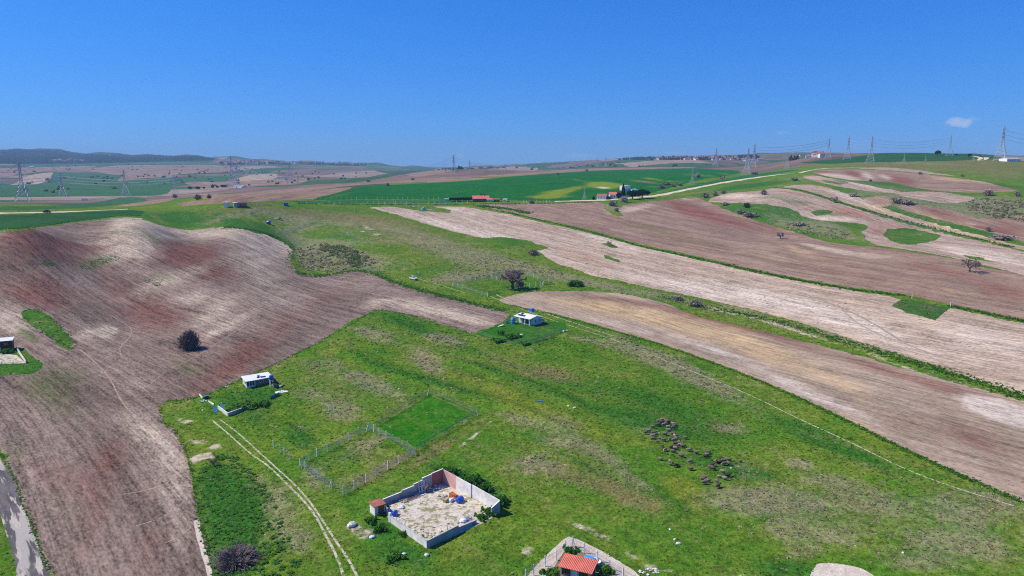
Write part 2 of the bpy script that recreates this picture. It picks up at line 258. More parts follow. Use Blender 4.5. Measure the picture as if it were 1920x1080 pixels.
  ('dry', 800, 680, 30, 14, 30, 1.3), ('dry', 690, 620, 50, 7, 8, 1.0), ('dry', 710, 635, 40, 8, 5, .8), ('dry', 820, 630, 30, 6, 5, .9), ('dry', 850, 640, 34, 8, 10, .7), ('dry', 700, 720, 60, 12, 20, 1.0), ('dry', 640, 770, 40, 22, 10, .9), ('dry', 600, 680, 40, 12, 0, .5), ('dry', 580, 740, 30, 12, 0, .6),
  ('dry', 560, 800, 30, 10, 0, .4), ('brown', 1030, 700, 60, 14, 6, 1.1), ('brown', 930, 670, 50, 12, 20, .6), ('dry', 1220, 665, 90, 12, 24, 1.0), ('dry', 1320, 710, 80, 12, 28, .9), ('dry', 1110, 640, 60, 6, 15, .8), ('dry', 1370, 805, 40, 12, 6, .8), ('brown', 1350, 800, 30, 10, 0, .7), ('dry', 1420, 940, 110, 22, 4, 1.2), ('dry', 1520, 1000, 100, 26, 5, .7),
  ('dry', 1500, 870, 22, 10, 0, 1.2), ('dry', 1560, 900, 50, 12, 10, .7), ('dry', 1800, 960, 60, 26, 30, 1.1), ('dry', 1860, 940, 60, 16, 24, 1.2), ('dry', 1760, 1010, 60, 16, 0, .8), ('dry', 1720, 1050, 70, 20, 0, .9), ('dry', 1640, 940, 70, 20, 10, .5), ('dry', 1840, 1030, 60, 22, 10, .8), ('dry', 1400, 880, 50, 12, 10, .4), ('dry', 1500, 1040, 40, 16, 0, .5),
  ('dry', 1120, 850, 60, 12, 25, .6), ('dry', 1190, 900, 40, 12, 30, .9), ('brown', 1180, 930, 60, 16, 28, .8), ('brown', 1060, 890, 60, 14, 20, .7), ('dry', 1000, 870, 40, 16, 10, .6), ('dry', 980, 790, 70, 12, 15, .6), ('dry', 1040, 830, 50, 10, 10, .5), ('brown', 900, 800, 30, 10, -20, .4), ('brown', 1000, 920, 50, 20, 20, .3), ('dry', 1060, 790, 40, 8, 20, .7),
  ('brown', 810, 850, 60, 7, -32, 1.1), ('bare', 880, 825, 26, 3.5, -38, 1.6), ('bare', 915, 795, 12, 2.5, -35, .9), ('brown', 730, 870, 60, 7, -25, 1.3), ('brown', 690, 900, 50, 6, -25, 1.0), ('bare', 735, 880, 40, 4, -25, .5), ('dry', 700, 830, 40, 10, -25, .5), ('dry', 590, 895, 22, 22, 45, .8), ('dry', 640, 905, 40, 8, -20, .6), ('brown', 660, 815, 30, 10, -30, .4),
  ('bare', 690, 1000, 30, 14, 0, .9), ('bare', 660, 985, 12, 8, 0, 1.0), ('bare', 790, 1052, 26, 10, 0, .8), ('dry', 520, 940, 24, 34, 20, .6), ('dry', 560, 1010, 30, 24, 0, .8), ('dry', 490, 900, 16, 24, 0, .5), ('bare', 390, 855, 16, 7, 0, 1.0), ('bare', 405, 838, 12, 5, 0, 1.6), ('bare', 370, 828, 30, 5, 0, .8), ('bare', 340, 780, 14, 12, 30, .8), ('bare', 350, 790, 26, 4, 0, .8), ('bare', 365, 862, 12, 10, 0, 1.0),
  ('bare', 1085, 985, 26, 8, 20, .7), ('bare', 1130, 1005, 34, 8, 20, .8), ('bare', 1010, 990, 14, 12, 0, .7), ('bare', 990, 1035, 16, 12, -20, .9), ('bare', 1240, 1068, 40, 10, 5, .8), ('bare', 1290, 1000, 8, 20, 20, .6), ('bare', 1180, 1040, 30, 9, 25, .7), ('bare', 1390, 1080, 30, 6, 0, .8), ('bare', 1040, 965, 30, 6, -10, .5), ('bare', 940, 870, 20, 16, 30, .3), ('bare', 1000, 1055, 10, 6, 0, .6),
  ('lush', 760, 600, 70, 14, 16, .9), ('lush', 840, 640, 110, 7, 20, .8), ('lush', 700, 680, 70, 6, 22, .9), ('lush', 780, 705, 60, 6, 18, 1.0), ('lush', 860, 730, 60, 8, 20, .8), ('lush', 920, 690, 70, 7, 20, .9), ('lush', 1040, 735, 90, 10, 20, .7), ('lush', 1180, 740, 120, 26, 20, .6), ('lush', 1250, 800, 120, 20, 15, .6), ('lush', 1340, 870, 90, 12, 10, .9), ('lush', 440, 950, 60, 70, 20, 1.2), ('lush', 430, 1040, 40, 60, 0, 1.2),
  ('lush', 560, 820, 36, 22, 30, 1.1), ('lush', 480, 780, 30, 20, 0, .8), ('lush', 400, 900, 30, 40, 0, .9), ('lush', 850, 890, 70, 16, 20, 1.0), ('lush', 910, 920, 30, 16, 20, 1.0), ('lush', 760, 1040, 60, 20, 0, .8), ('lush', 720, 995, 24, 14, 0, 1.0), ('lush', 1060, 720, 60, 12, 10, .4), ('lush', 1540, 820, 90, 16, 22, .8), ('lush', 1640, 870, 90, 14, 24, .6), ('lush', 1390, 890, 60, 10, 5, .9), ('lush', 1500, 1070, 70, 20, 0, .7), ('lush', 1440, 1060, 60, 20, 0, .5),
  ('lush', 980, 625, 60, 18, 10, 1.5), ('lush', 1030, 610, 30, 10, 10, 1.0), ('lush', 470, 745, 70, 18, -10, 1.2), ('lush', 650, 860, 60, 14, -20, .5), ('lush', 1010, 860, 30, 6, 20, .7), ('lush', 1090, 870, 90, 7, 25, .8), ('lush', 870, 575, 90, 7, 14, .9), ('lush', 780, 545, 80, 6, 16, 1.0), ('lush', 690, 505, 40, 8, 20, 1.0), ('lush', 1080, 1050, 20, 10, 0, 1.0),
  ('yellow', 900, 720, 90, 10, 20, .9), ('yellow', 980, 760, 80, 12, 20, .9), ('yellow', 1080, 800, 80, 16, 20, .8), ('yellow', 1280, 915, 50, 24, 30, 1.2), ('yellow', 760, 665, 90, 10, 18, .6), ('yellow', 560, 850, 24, 8, -20, 1.3), ('yellow', 1200, 830, 60, 10, 10, .5), ('yellow', 1560, 820, 60, 6, 25, .8), ('yellow', 960, 690, 60, 10, 10, .6), ('yellow', 620, 660, 40, 10, -20, .6), ('yellow', 470, 800, 60, 10, 0, .5), ('yellow', 1060, 700, 60, 8, 10, .5), ('yellow', 680, 790, 60, 10, 0, .4),
  ('yellow', 430, 970, 10, 10, 0, .3), ('yellow', 900, 560, 40, 4, 15, .7), ('yellow', 1000, 960, 70, 16, 0, .4),
  # middle distance meadow
  ('dry', 620, 485, 70, 22, 8, 1.3), ('dry', 590, 462, 60, 8, 10, 1.0), ('dry', 680, 490, 30, 10, 10, 1.2), ('dry', 640, 455, 60, 5, 0, .8), ('dry', 900, 490, 90, 14, 10, 1.0), ('dry', 880, 515, 50, 8, 0, 1.3), ('dry', 840, 525, 40, 6, 0, .7), ('brown', 850, 525, 50, 6, 0, .8), ('dry', 980, 500, 90, 8, 16, .9), ('dry', 1080, 525, 70, 7, 12, .9), ('dry', 1180, 545, 80, 6, 12, .9), ('dry', 780, 440, 90, 6, 14, .5), ('dry', 540, 410, 40, 10, 10, .8), ('dry', 560, 428, 40, 8, -10, .7),
  ('dry', 440, 405, 40, 6, 0, .6), ('dry', 380, 420, 40, 4, -5, .6), ('brown', 660, 410, 90, 10, 4, .4), ('bare', 690, 428, 14, 4, 10, 1.0), ('bare', 702, 440, 16, 3, 0, 1.0), ('bare', 680, 434, 6, 2.5, 0, 1.0), ('brown', 730, 450, 60, 10, 0, .5), ('yellow', 800, 480, 90, 8, 14, .4), ('lush', 620, 480, 40, 6, 14, .6), ('lush', 460, 425, 60, 7, 18, 1.2), ('lush', 520, 440, 50, 6, 24, 1.2), ('lush', 545, 475, 8, 20, 0, 1.2), ('lush', 600, 518, 50, 5, 0, 1.2), ('lush', 350, 410, 60, 10, 0, 1.0), ('lush', 650, 445, 40, 6, 0, .5), ('lush', 960, 455, 60, 8, 0, .6), ('lush', 900, 435, 80, 5, 16, .4), ('lush', 980, 540, 40, 5, 0, 1.0),
  ('lush', 1500, 440, 60, 10, 10, .5), ('dry', 1480, 420, 40, 6, 10, .9), ('dry', 1560, 435, 60, 8, 14, .9), ('dry', 1540, 425, 30, 8, 10, .8), ('dry', 1870, 385, 90, 14, 6, 1.5), ('dry', 1840, 400, 70, 8, 6, 1.2), ('brown', 1830, 393, 50, 5, 4, .8), ('dry', 1700, 380, 30, 8, 20, 1.2), ('dry', 1600, 366, 16, 4, 0, 1.3), ('dry', 1270, 560, 60, 6, 14, .9), ('dry', 1440, 600, 120, 6, 15, 1.0), ('bare', 1340, 580, 90, 3.5, 13, 1.0), ('bare', 1500, 622, 90, 4, 18, .9), ('bare', 1700, 690, 90, 4, 20, .9), ('dry', 1600, 640, 120, 6, 18, .9), ('dry', 1840, 735, 90, 6, 18, .9), ('dry', 1620, 355, 40, 4, 12, .9),
  ('brown', 1800, 312, 160, 9, 2, 1.1), ('dry', 1720, 306, 120, 4, 2, .6), ('brown', 1880, 330, 60, 8, 2, .7), ('lush', 1850, 345, 90, 5, 6, .9), ('lush', 1650, 353, 120, 5, 8, .8), ('lush', 1780, 372, 120, 6, 6, .7), ('dry', 1560, 338, 60, 4, 8, .5), ('brown', 420, 395, 60, 5, 0, .6), ('lush', 600, 400, 90, 8, 6, .5), ('brown', 700, 415, 90, 6, 4, .5), ('dry', 480, 395, 40, 4, 0, .7), ('dry', 800, 460, 90, 8, 12, .5), ('lush', 1400, 395, 80, 6, 10, .8), ('lush', 1440, 345, 60, 4, -8, .9), ('lush', 1380, 352, 60, 4, -8, .9), ('brown', 1640, 308, 90, 4, 0, .6), ('dry', 1150, 388, 16, 8, 10, 1.4), ('dry', 1340, 360, 40, 4, 0, .5), ('yellow', 1200, 370, 60, 2.5, -4, 1.0), ('yellow', 1290, 363, 40, 2.5, -5, .9), ('dry', 1490, 335, 30, 3, 0, .8), ('yellow', 1470, 340, 16, 3, 0, .8)],
 'wheat': [('yellow', 1132, 347, 26, 5, 2, 2.6), ('bare', 1132, 352, 12, 2, 6, 1.6), ('yellow', 1045, 360, 30, 5, -4, 1.5), ('yellow', 1080, 352, 16, 3, -4, .9), ('yellow', 1025, 369, 40, 4, 0, 1.2), ('yellow', 1220, 335, 16, 2, 4, 1.1), ('yellow', 1085, 338, 20, 2, 10, .7), ('yellow', 1260, 340, 26, 2.5, 4, .6), ('dry', 1205, 340, 30, 2, 8, 1.3), ('yellow', 1310, 328, 40, 2, 4, .7), ('yellow', 1360, 326, 20, 1.5, 4, .7), ('yellow', 640, 365, 30, 3, -10, .5), ('dry', 1225, 350, 16, 2, 5, .8)],
}
def eval_patches(xy, lst, chans):
    res = {c: np.zeros(len(xy)) for c in chans}
    uv = []
    for (c, u, v, ru, rv, rot, s) in lst:
        cr, sr = math.cos(R(rot)), math.sin(R(rot))
        uv += [(u, v), (u + ru * cr * .5, v + ru * sr * .5), (u - rv * sr * .5, v + rv * cr * .5)]
    g = ground(uv)[:, :2].reshape(-1, 3, 2)
    for (c, u, v, ru, rv, rot, s), (p, a, b) in zip(lst, g):
        M = np.stack([(a - p) * 2, (b - p) * 2], 1)
        if abs(np.linalg.det(M)) < 1e-3: continue
        q = (xy - p) @ np.linalg.inv(M).T
        r2 = (q ** 2).sum(1)
        res[c] += s * np.exp(-r2 * 0.9)
    return res

# ------------------------------------------------------------------ land: field outlines traced on the ground
def spline(pts, closed, step):
    p = np.array(pts, float); n = len(p); out = []
    for i in range(n if closed else n - 1):
        p0, p1, p2, p3 = (p[(i - 1) % n], p[i], p[(i + 1) % n], p[(i + 2) % n]) if closed else (p[max(i - 1, 0)], p[i], p[i + 1], p[min(i + 2, n - 1)])
        k = max(1, int(np.linalg.norm(p2 - p1) / step))
        for j in range(k):
            t = j / k
            out.append(.5 * ((2 * p1) + (-p0 + p2) * t + (2 * p0 - 5 * p1 + 4 * p2 - p3) * t * t + (-p0 + 3 * p1 - 3 * p2 + p3) * t ** 3))
    if not closed: out.append(p[-1])
    return np.array(out)
def lin(pts, closed, step):
    p = np.array(pts, float); n = len(p); out = []
    for i in range(n if closed else n - 1):
        a, b = p[i], p[(i + 1) % n]; k = max(1, int(np.linalg.norm(b - a) / step))
        for j in range(k): out.append(a + (b - a) * j / k)
    if not closed: out.append(p[-1])
    return np.array(out)
def ribbon(pts, w0, w1=None):
    """a lane along a traced centre line, w in metres -> world outline"""
    g = ground(spline(pts, False, 7))[:, :2]; w1 = w1 or w0
    keep = [0]
    for i in range(1, len(g)):
        if np.linalg.norm(g[i] - g[keep[-1]]) > .8: keep.append(i)
    g = g[keep]
    for _ in range(2): g[1:-1] = (g[:-2] + 2 * g[1:-1] + g[2:]) / 4
    t = np.gradient(g, axis=0); t /= np.linalg.norm(t, axis=1)[:, None] + 1e-9
    nn = np.stack([-t[:, 1], t[:, 0]], 1); w = np.linspace(w0, w1, len(g))[:, None] / 2
    w = w * (1 + .25 * np.sin(np.arange(len(g)) * 1.7)[:, None] * rng.random((len(g), 1)))
    return np.concatenate([g + nn * w, (g - nn * w)[::-1]])
LAND = []   # name, world outline, material key, two photo points giving the furrow direction, label words
def field(name, pts, mat, furrow=None, smooth=True, jit=.35, bend=0.0):
    uv = spline(pts, True, 7) if smooth else lin(pts, True, 7)
    g = ground(uv)[:, :2]
    d = np.linalg.norm(g, axis=1)[:, None]
    g = g + rng.normal(size=g.shape) * jit * np.clip(d / 250, .4, 2.0)
    LAND.append((name, g, mat, furrow, bend))
def lane(name, pts, mat, w0, w1=None): LAND.append((name, ribbon(pts, w0, w1), mat, None, 0))

# terrace banks in the near meadow
for pl, wd, hh in (([(640, 652), (720, 690), (800, 715), (880, 738), (960, 765), (1050, 800)], 2.2, .8), ([(710, 632), (800, 660), (900, 690), (1000, 720), (1080, 760)], 2.0, .7), ([(1250, 870), (1330, 885), (1420, 890), (1480, 885)], 1.6, .5),
                   ([(960, 870), (1060, 850), (1180, 900), (1260, 960)], 2.5, .5), ([(420, 426), (480, 434), (540, 452), (548, 480), (560, 512), (620, 516)], 2.5, .6)):
    BANKS.append((ground(spline(pl, False, 12))[:, :2], wd, hh))

field('wooded_hills', [(-200, 262), (-60, 274), (0, 272), (110, 274), (160, 280), (240, 279), (330, 283), (400, 288), (400, 302), (330, 304), (240, 306), (120, 307), (0, 308), (-200, 309)], 'wood', jit=0)
field('hill_pasture', [(-100, 308), (60, 310), (150, 308), (240, 305), (330, 303), (480, 306), (640, 306), (760, 309), (790, 315), (720, 319), (660, 314), (560, 312), (430, 310), (240, 310), (60, 313), (-100, 313)], 'farpasture', jit=0)
# valley patchwork on the left
field('valley_field', [(-60, 347), (20, 346), (50, 330), (100, 324), (78, 343), (40, 346), (-60, 349)], 'tan', [(0, 345), (80, 325)], jit=0)
field('valley_crop', [(-60, 349), (80, 344), (102, 324), (160, 325), (235, 329), (228, 333), (218, 341), (270, 335), (330, 332), (420, 330), (440, 334), (400, 345), (330, 350), (300, 366), (160, 368), (-60, 369)], 'farwheat', [(250, 340), (245, 362)], jit=0)
field('hillside_field', [(112, 319), (150, 317), (200, 326), (235, 328), (300, 326), (420, 323), (440, 315), (330, 310), (180, 314)], 'farbrown', [(120, 318), (300, 326)], jit=0)
field('hillside_field', [(-60, 320), (90, 313), (180, 312), (112, 319), (60, 324), (-60, 342)], 'farbrown', jit=0)
field('hillside_field', [(222, 340), (240, 329), (330, 327), (330, 331), (270, 334)], 'farbrown', jit=0)
field('hillside_field', [(440, 338), (470, 328), (520, 326), (510, 337), (470, 340)], 'tan', jit=0)
field('hillside_field', [(350, 342), (440, 340), (520, 336), (575, 334), (560, 345), (480, 348), (380, 350)], 'farbrown', jit=0)
field('valley_crop', [(-60, 388), (90, 386), (180, 379), (230, 370), (260, 370), (275, 376), (230, 383), (150, 390), (-60, 396)], 'farwheat', [(0, 390), (200, 376)], jit=.2)
field('ploughed_strip', [(220, 386), (250, 381), (300, 374), (330, 372), (300, 380), (250, 386)], 'brown', [(220, 386), (300, 376)], jit=.2)
lane('valley_road', [(-40, 377), (60, 377), (150, 376), (190, 372), (260, 369), (330, 367)], 'asphalt', 16, 8)
lane('valley_track', [(-40, 371), (120, 371), (220, 369), (330, 366), (400, 365)], 'palefar', 12, 8)
field('wheat_field', [(-60, 404), (0, 403), (100, 400), (190, 396), (245, 394), (272, 397), (262, 405), (232, 404), (200, 408), (130, 416), (60, 426), (0, 430), (-60, 437)], 'wheatdark', [(0, 415), (200, 402)])
lane('dirt_lane', [(-60, 401.5), (0, 399.8), (90, 398), (150, 396), (190, 394), (215, 393), (240, 392)], 'paleroad', 5, 3)
# ploughed strips behind the huts
field('ploughed_strip', [(330, 381), (420, 373), (500, 368), (560, 360), (640, 352), (660, 352), (630, 362), (590, 372), (500, 377), (420, 381), (340, 386)], 'brown', [(420, 378), (620, 357)], jit=.2)
field('ploughed_strip', [(380, 368), (500, 358), (600, 350), (700, 343), (790, 336), (860, 331), (800, 340), (720, 344), (640, 350), (520, 365), (400, 374)], 'brown', [(420, 370), (700, 344)], jit=.2)
field('ploughed_strip', [(800, 342), (880, 338), (920, 335), (880, 334), (820, 337)], 'brown', jit=.2)
field('ploughed_strip', [(900, 331), (960, 326), (1060, 318), (1160, 314.5), (1280, 313.5), (1300, 315), (1160, 318), (1060, 323), (960, 330)], 'farbrown', [(960, 328), (1200, 316)], jit=.2)
field('hill_field', [(760, 327), (790, 322), (830, 318.5), (850, 319), (820, 326), (780, 331)], 'farbrown', jit=0)
# deep green wheat
field('wheat_field', [(588, 374), (640, 360.5), (680, 350), (760, 345.5), (860, 340), (920, 335), (960, 331), (1040, 325), (1120, 320), (1200, 318), (1280, 316), (1340, 317.5), (1388, 321), (1372, 328), (1320, 336), (1270, 348), (1215, 364), (1180, 370), (1110, 375), (1040, 376.5), (900, 375.5), (760, 373.5), (680, 373.5)], 'wheat', [(960, 350), (1060, 336)])
field('wheat_field', [(1222, 367), (1290, 349), (1350, 337), (1400, 329), (1460, 321), (1496, 317.5), (1480, 322), (1400, 334), (1300, 355), (1230, 368.5)], 'wheatlight', [(1250, 360), (1450, 325)])
field('crop_strip', [(545, 376.5), (700, 375), (880, 376), (890, 379.5), (780, 381), (640, 381), (560, 381)], 'wheatlight', [(560, 378), (880, 378)], smooth=False)
field('hill_crop', [(1500, 305), (1560, 299), (1600, 294), (1650, 288), (1700, 284), (1840, 286), (1840, 296), (1800, 301), (1700, 303), (1600, 305), (1560, 307)], 'wheatfar', jit=0)
lane('dirt_road', [(1040, 377.5), (1100, 376), (1140, 374.5), (1180, 371.5), (1230, 366.8), (1290, 355), (1350, 343.5), (1410, 334), (1460, 327.5), (1490, 324.5)], 'paleroad', 5.5, 8)
lane('dirt_road', [(1500, 324), (1520, 319), (1545, 316), (1580, 315), (1640, 314.5)], 'paleroad', 6, 4)
lane('hilltop_road', [(1822, 292.5), (1838, 294.5), (1846, 297), (1838, 300), (1830, 301.5), (1842, 301.5), (1855, 297), (1850, 295)], 'paleroad', 7, 6)
# right hand fields
field('ploughed_field', [(690, 389), (735, 387.5), (760, 391), (790, 396), (845, 399), (846, 394), (815, 387), (870, 387.5), (950, 401), (1000, 413), (1100, 436), (1200, 463), (1300, 485), (1400, 508), (1500, 528), (1600, 545), (1670, 556), (1690, 562), (1672, 574), (1700, 586), (1752, 600), (1782, 577), (1850, 592), (1960, 616), (1960, 752), (1880, 728), (1800, 702), (1700, 668), (1600, 636), (1500, 604), (1400, 578), (1300, 556), (1220, 540), (1160, 526), (1112, 517), (1060, 499), (1030, 487), (1008, 471), (1028, 465), (985, 450), (940, 444), (905, 446.5), (850, 434), (800, 420), (740, 401)], 'rightsoil', [(900, 420), (1400, 545)], smooth=False)
field('ploughed_field', [(893, 384.5), (950, 381.5), (1040, 381), (1124, 379), (1135, 392), (1150, 403), (1166, 404.5), (1159, 395), (1166, 386), (1200, 380), (1260, 374), (1292, 370.5), (1312, 372), (1345, 386), (1400, 408), (1480, 432), (1560, 455), (1640, 463), (1700, 471), (1790, 486), (1840, 500), (1960, 528), (1960, 606), (1850, 584), (1780, 570), (1690, 551), (1600, 539), (1500, 522), (1400, 502), (1300, 479), (1200, 457), (1100, 430), (1000, 408), (950, 396), (900, 387.5)], 'brownsoil', [(1000, 395), (1500, 500)])
field('ploughed_field', [(936, 565), (958, 554), (1000, 547.5), (1060, 546), (1130, 548), (1180, 553), (1250, 570), (1300, 590), (1380, 610), (1440, 624), (1500, 639), (1600, 664), (1700, 693), (1800, 720), (1920, 752), (1990, 772), (1990, 975), (1920, 940), (1800, 888), (1700, 842), (1600, 792), (1500, 745), (1400, 702), (1300, 665), (1200, 632), (1100, 604), (1040, 588), (980, 575)], 'nearsoil', [(1100, 590), (1600, 740)])
field('fallow_field', [(1330, 378), (1345, 367), (1380, 361), (1430, 357), (1455, 352.5), (1500, 359), (1560, 377), (1620, 396), (1700, 420), (1780, 440), (1860, 458), (1960, 486), (1960, 522), (1850, 498), (1760, 478), (1700, 468), (1640, 458), (1622, 447), (1617, 435), (1628, 424), (1600, 418), (1540, 413), (1505, 405), (1495, 397), (1470, 388), (1430, 383), (1390, 381)], 'patchsoil', [(1450, 365), (1800, 460)])
field('fallow_field', [(1470, 351), (1500, 346), (1540, 349), (1580, 360), (1620, 374), (1660, 391), (1700, 404), (1780, 427), (1850, 444), (1960, 474), (1960, 480), (1860, 453), (1780, 435), (1700, 415), (1620, 391), (1560, 372), (1500, 354.5)], 'patchsoil', [(1500, 350), (1800, 435)])
field('ploughed_field', [(1522, 321), (1560, 318), (1620, 318), (1700, 323), (1780, 332), (1840, 340), (1880, 350), (1905, 357.5), (1880, 360), (1820, 361), (1760, 358), (1710, 350.5), (1670, 342), (1600, 338), (1560, 332), (1535, 327)], 'brownsoil', [(1530, 324), (1860, 350)])
field('ploughed_strip', [(1612, 315.5), (1660, 314), (1720, 319), (1792, 330), (1760, 327.5), (1700, 322), (1640, 317.5)], 'patchsoil')
field('ploughed_strip', [(1505, 333), (1525, 329), (1600, 342), (1650, 352), (1690, 360), (1660, 361.5), (1600, 354), (1555, 346)], 'patchsoil', [(1520, 331), (1650, 356)])
field('ploughed_strip', [(1680, 363), (1720, 359), (1780, 362), (1830, 372), (1800, 379), (1780, 381), (1730, 375), (1700, 369)], 'patchsoil', [(1700, 362), (1800, 376)])
field('ploughed_strip', [(1618, 371), (1645, 368), (1668, 370), (1670, 385), (1640, 387), (1624, 379)], 'brownsoil', [(1620, 370), (1660, 385)])
field('fallow_field', [(1684, 386), (1720, 383), (1780, 394), (1850, 413), (1960, 442), (1960, 462), (1860, 437), (1800, 421), (1740, 406), (1700, 395)], 'brownsoil', [(1700, 388), (1900, 440)])
field('fallow_field', [(1838, 410), (1880, 405.5), (1960, 411), (1960, 436), (1880, 422)], 'brownsoil', [(1850, 410), (1940, 430)])
field('grass_patch', [(1658, 441), (1668, 430), (1700, 428), (1735, 434), (1760, 442), (1752, 451), (1710, 459), (1682, 455)], 'grassgreen')
field('grass_patch', [(1518, 399), (1540, 393), (1562, 396), (1555, 402), (1530, 404)], 'grassgreen')
field('grass_patch', [(1540, 337), (1560, 339), (1585, 344.5), (1575, 346), (1550, 342)], 'grassgreen', jit=.45)
field('grass_patch', [(1560, 335), (1590, 341), (1592, 344), (1570, 339)], 'grassgreen', jit=.45)
field('grass_patch', [(1128, 478), (1140, 480), (1160, 487), (1165, 491), (1148, 488), (1132, 483)], 'grassgreen', jit=.45)
field('grass_patch', [(1130, 456), (1145, 457), (1158, 465), (1140, 463)], 'grassgreen', jit=.45)
field('grass_patch', [(1800, 478), (1830, 482), (1862, 490), (1830, 487)], 'grassgreen', jit=.45)
# left ploughed hill with the meadow edge
field('ploughed_hill', [(-90, 448), (0, 436), (60, 429), (130, 419), (200, 411), (232, 407), (262, 409), (282, 417), (312, 426), (350, 431), (395, 428), (425, 427), (460, 431), (500, 441), (533, 456), (546, 470), (542, 490), (560, 511), (600, 517), (640, 511), (670, 508), (695, 514), (740, 531), (790, 548), (850, 560), (900, 571), (940, 583), (956, 590), (948, 601), (905, 619), (880, 625), (840, 612), (800, 599), (745, 586), (712, 580.5), (690, 588), (660, 600), (630, 622), (600, 640), (560, 660), (520, 683), (480, 698), (440, 716), (400, 735), (350, 748), (310, 753), (300, 766), (306, 790), (330, 810), (346, 840), (356, 870), (363, 905), (369, 945), (379, 990), (392, 1040), (402, 1100), (108, 1100), (90, 1062), (62, 1000), (42, 950), (12, 862), (-10, 822), (-90, 740)], 'leftsoil', [(110, 830), (230, 1060)], smooth=False, bend=1, jit=.5)
field('grass_patch', [(44, 584), (58, 580), (80, 588), (104, 604), (126, 626), (140, 648), (136, 655), (122, 652), (92, 630), (58, 606), (45, 594)], 'grassgreen', jit=.45)
field('grass_patch', [(-60, 664), (10, 655), (42, 652), (62, 668), (78, 687), (62, 699), (20, 703), (-60, 706)], 'grassgreen', jit=.25)
field('asphalt_road', [(-70, 780), (-20, 830), (0, 857), (24, 898), (46, 955), (68, 1015), (92, 1076), (104, 1110), (36, 1110), (30, 1060), (14, 1010), (-4, 955), (-40, 890)], 'asphaltold', [(0, 880), (70, 1080)], jit=.12)
# tracks
lane('wheel_rut', [(398, 788), (430, 815), (460, 842), (480, 858), (500, 871), (535, 904), (570, 940), (590, 965), (612, 1006), (634, 1050), (650, 1100)], 'rut', .36, .45)
lane('wheel_rut', [(412, 786), (450, 815), (484, 846), (520, 879), (550, 906), (577, 936), (602, 971), (630, 1015), (652, 1047), (680, 1100)], 'rut', .3, .42)
lane('wheel_rut', [(918, 555), (945, 567), (985, 582), (1030, 598), (1080, 614), (1150, 637), (1200, 656), (1240, 673), (1300, 697), (1400, 738), (1500, 786), (1600, 832), (1700, 880), (1800, 917), (1980, 972)], 'rut', .3, .28)
lane('wheel_rut', [(930, 552), (955, 564), (995, 578), (1040, 593), (1090, 610), (1150, 630)], 'rut', .5, .35)
lane('wheel_rut', [(782, 522), (810, 530), (840, 539), (880, 552)], 'rut', .35)
lane('tractor_mark', [(1500, 548), (1560, 570), (1610, 592), (1660, 620), (1700, 645), (1760, 668), (1840, 690)], 'mark', 1.1, .6)
lane('tractor_mark', [(1570, 570), (1600, 600), (1630, 618), (1680, 640)], 'mark', .6, .5)
lane('tractor_mark', [(232, 926), (280, 918), (318, 902), (342, 880), (350, 862)], 'gully', .25, .2)
lane('tractor_mark', [(255, 986), (300, 972), (335, 950), (356, 925)], 'gully', .25, .2)
lane('tractor_mark', [(310, 1018), (340, 1004), (362, 985)], 'gully', .25, .2)
lane('eroded_edge', [(368, 975), (372, 1000), (380, 1030), (390, 1062), (398, 1095)], 'bareearth', .9, .7)
lane('erosion_gully', [(150, 655), (190, 690), (212, 720), (222, 742), (240, 768), (262, 784)], 'gully', .45, .3)
lane('erosion_gully', [(205, 590), (222, 600), (248, 617), (240, 637), (222, 652), (228, 668)], 'gully', .3, .22)
lane('erosion_gully', [(480, 600), (440, 622), (400, 648), (360, 672), (310, 697), (280, 722)], 'gully', .28, .22)
# yards and bare earth
field('yard', [(719, 948), (830, 903), (885, 934), (937, 962), (915, 975), (880, 992), (801, 1028), (730, 978)], 'yard', smooth=False, jit=0)
field('bare_earth', [(1526, 1100), (1528, 1064), (1548, 1056), (1592, 1060), (1630, 1074), (1650, 1100)], 'bareearth', jit=.15)
field('dirt_perimeter', [(970, 1100), (1015, 1050), (1058, 1010), (1066, 1006), (1090, 1014), (1130, 1034), (1180, 1064), (1225, 1100)], 'bareearth', smooth=False, jit=.12)
field('house_yard', [(1012, 1100), (1040, 1062), (1056, 1036), (1070, 1028), (1092, 1034), (1125, 1058), (1168, 1088), (1180, 1100)], 'weedy', smooth=False, jit=.1)
field('lawn', [(706, 800), (806, 741), (888, 776), (782, 839)], 'lawn', smooth=False, jit=.05)
field('lawn', [(893, 626), (960, 600), (1060, 604), (1062, 618), (985, 644), (940, 640)], 'lawn', smooth=False, jit=.1)
field('grass_patch', [(1670, 574), (1692, 561), (1784, 577), (1752, 600)], 'plot', smooth=False, jit=.15)
field('hut_yard', [(-60, 668), (0, 662), (32, 666), (49, 681), (-60, 684)], 'yard', smooth=False, jit=.05)

# ------------------------------------------------------------------ triangulate the whole land once, split it by outline
pts, edges = [], []
def addloop(g):
    i0 = len(pts); pts.extend(map(tuple, g)); n = len(g)
    edges.extend((i0 + i, i0 + (i + 1) % n) for i in range(n))
for nm, g, *_ in LAND: addloop(g)
az = np.radians(np.concatenate([np.arange(-180, -46, 6), np.arange(-44, -38, 1.0), np.arange(-38, 38.01, .22), np.arange(39, 45, 1.0), np.arange(46, 180, 6)]))
dd = [8, 20, 35, 50]; d_ = 60.0
while d_ < 10500: dd.append(d_); d_ *= 1.0125 if d_ < 1500 else 1.02
dd.append(10500)
A_, D_ = np.meshgrid(az, np.array(dd)); D_ = D_ * (1 + (rng.random(D_.shape) - .5) * .006 * (D_ > 55) * (D_ < 10400)); A_ = A_ + (rng.random(A_.shape) - .5) * .0025 * (np.abs(A_) < .66)
keep = (np.abs(A_) < .8) | (D_ < 900) | (rng.random(A_.shape) < .1) | (D_ > 10400)
gx, gy = (D_ * np.sin(A_))[keep], (D_ * np.cos(A_))[keep]
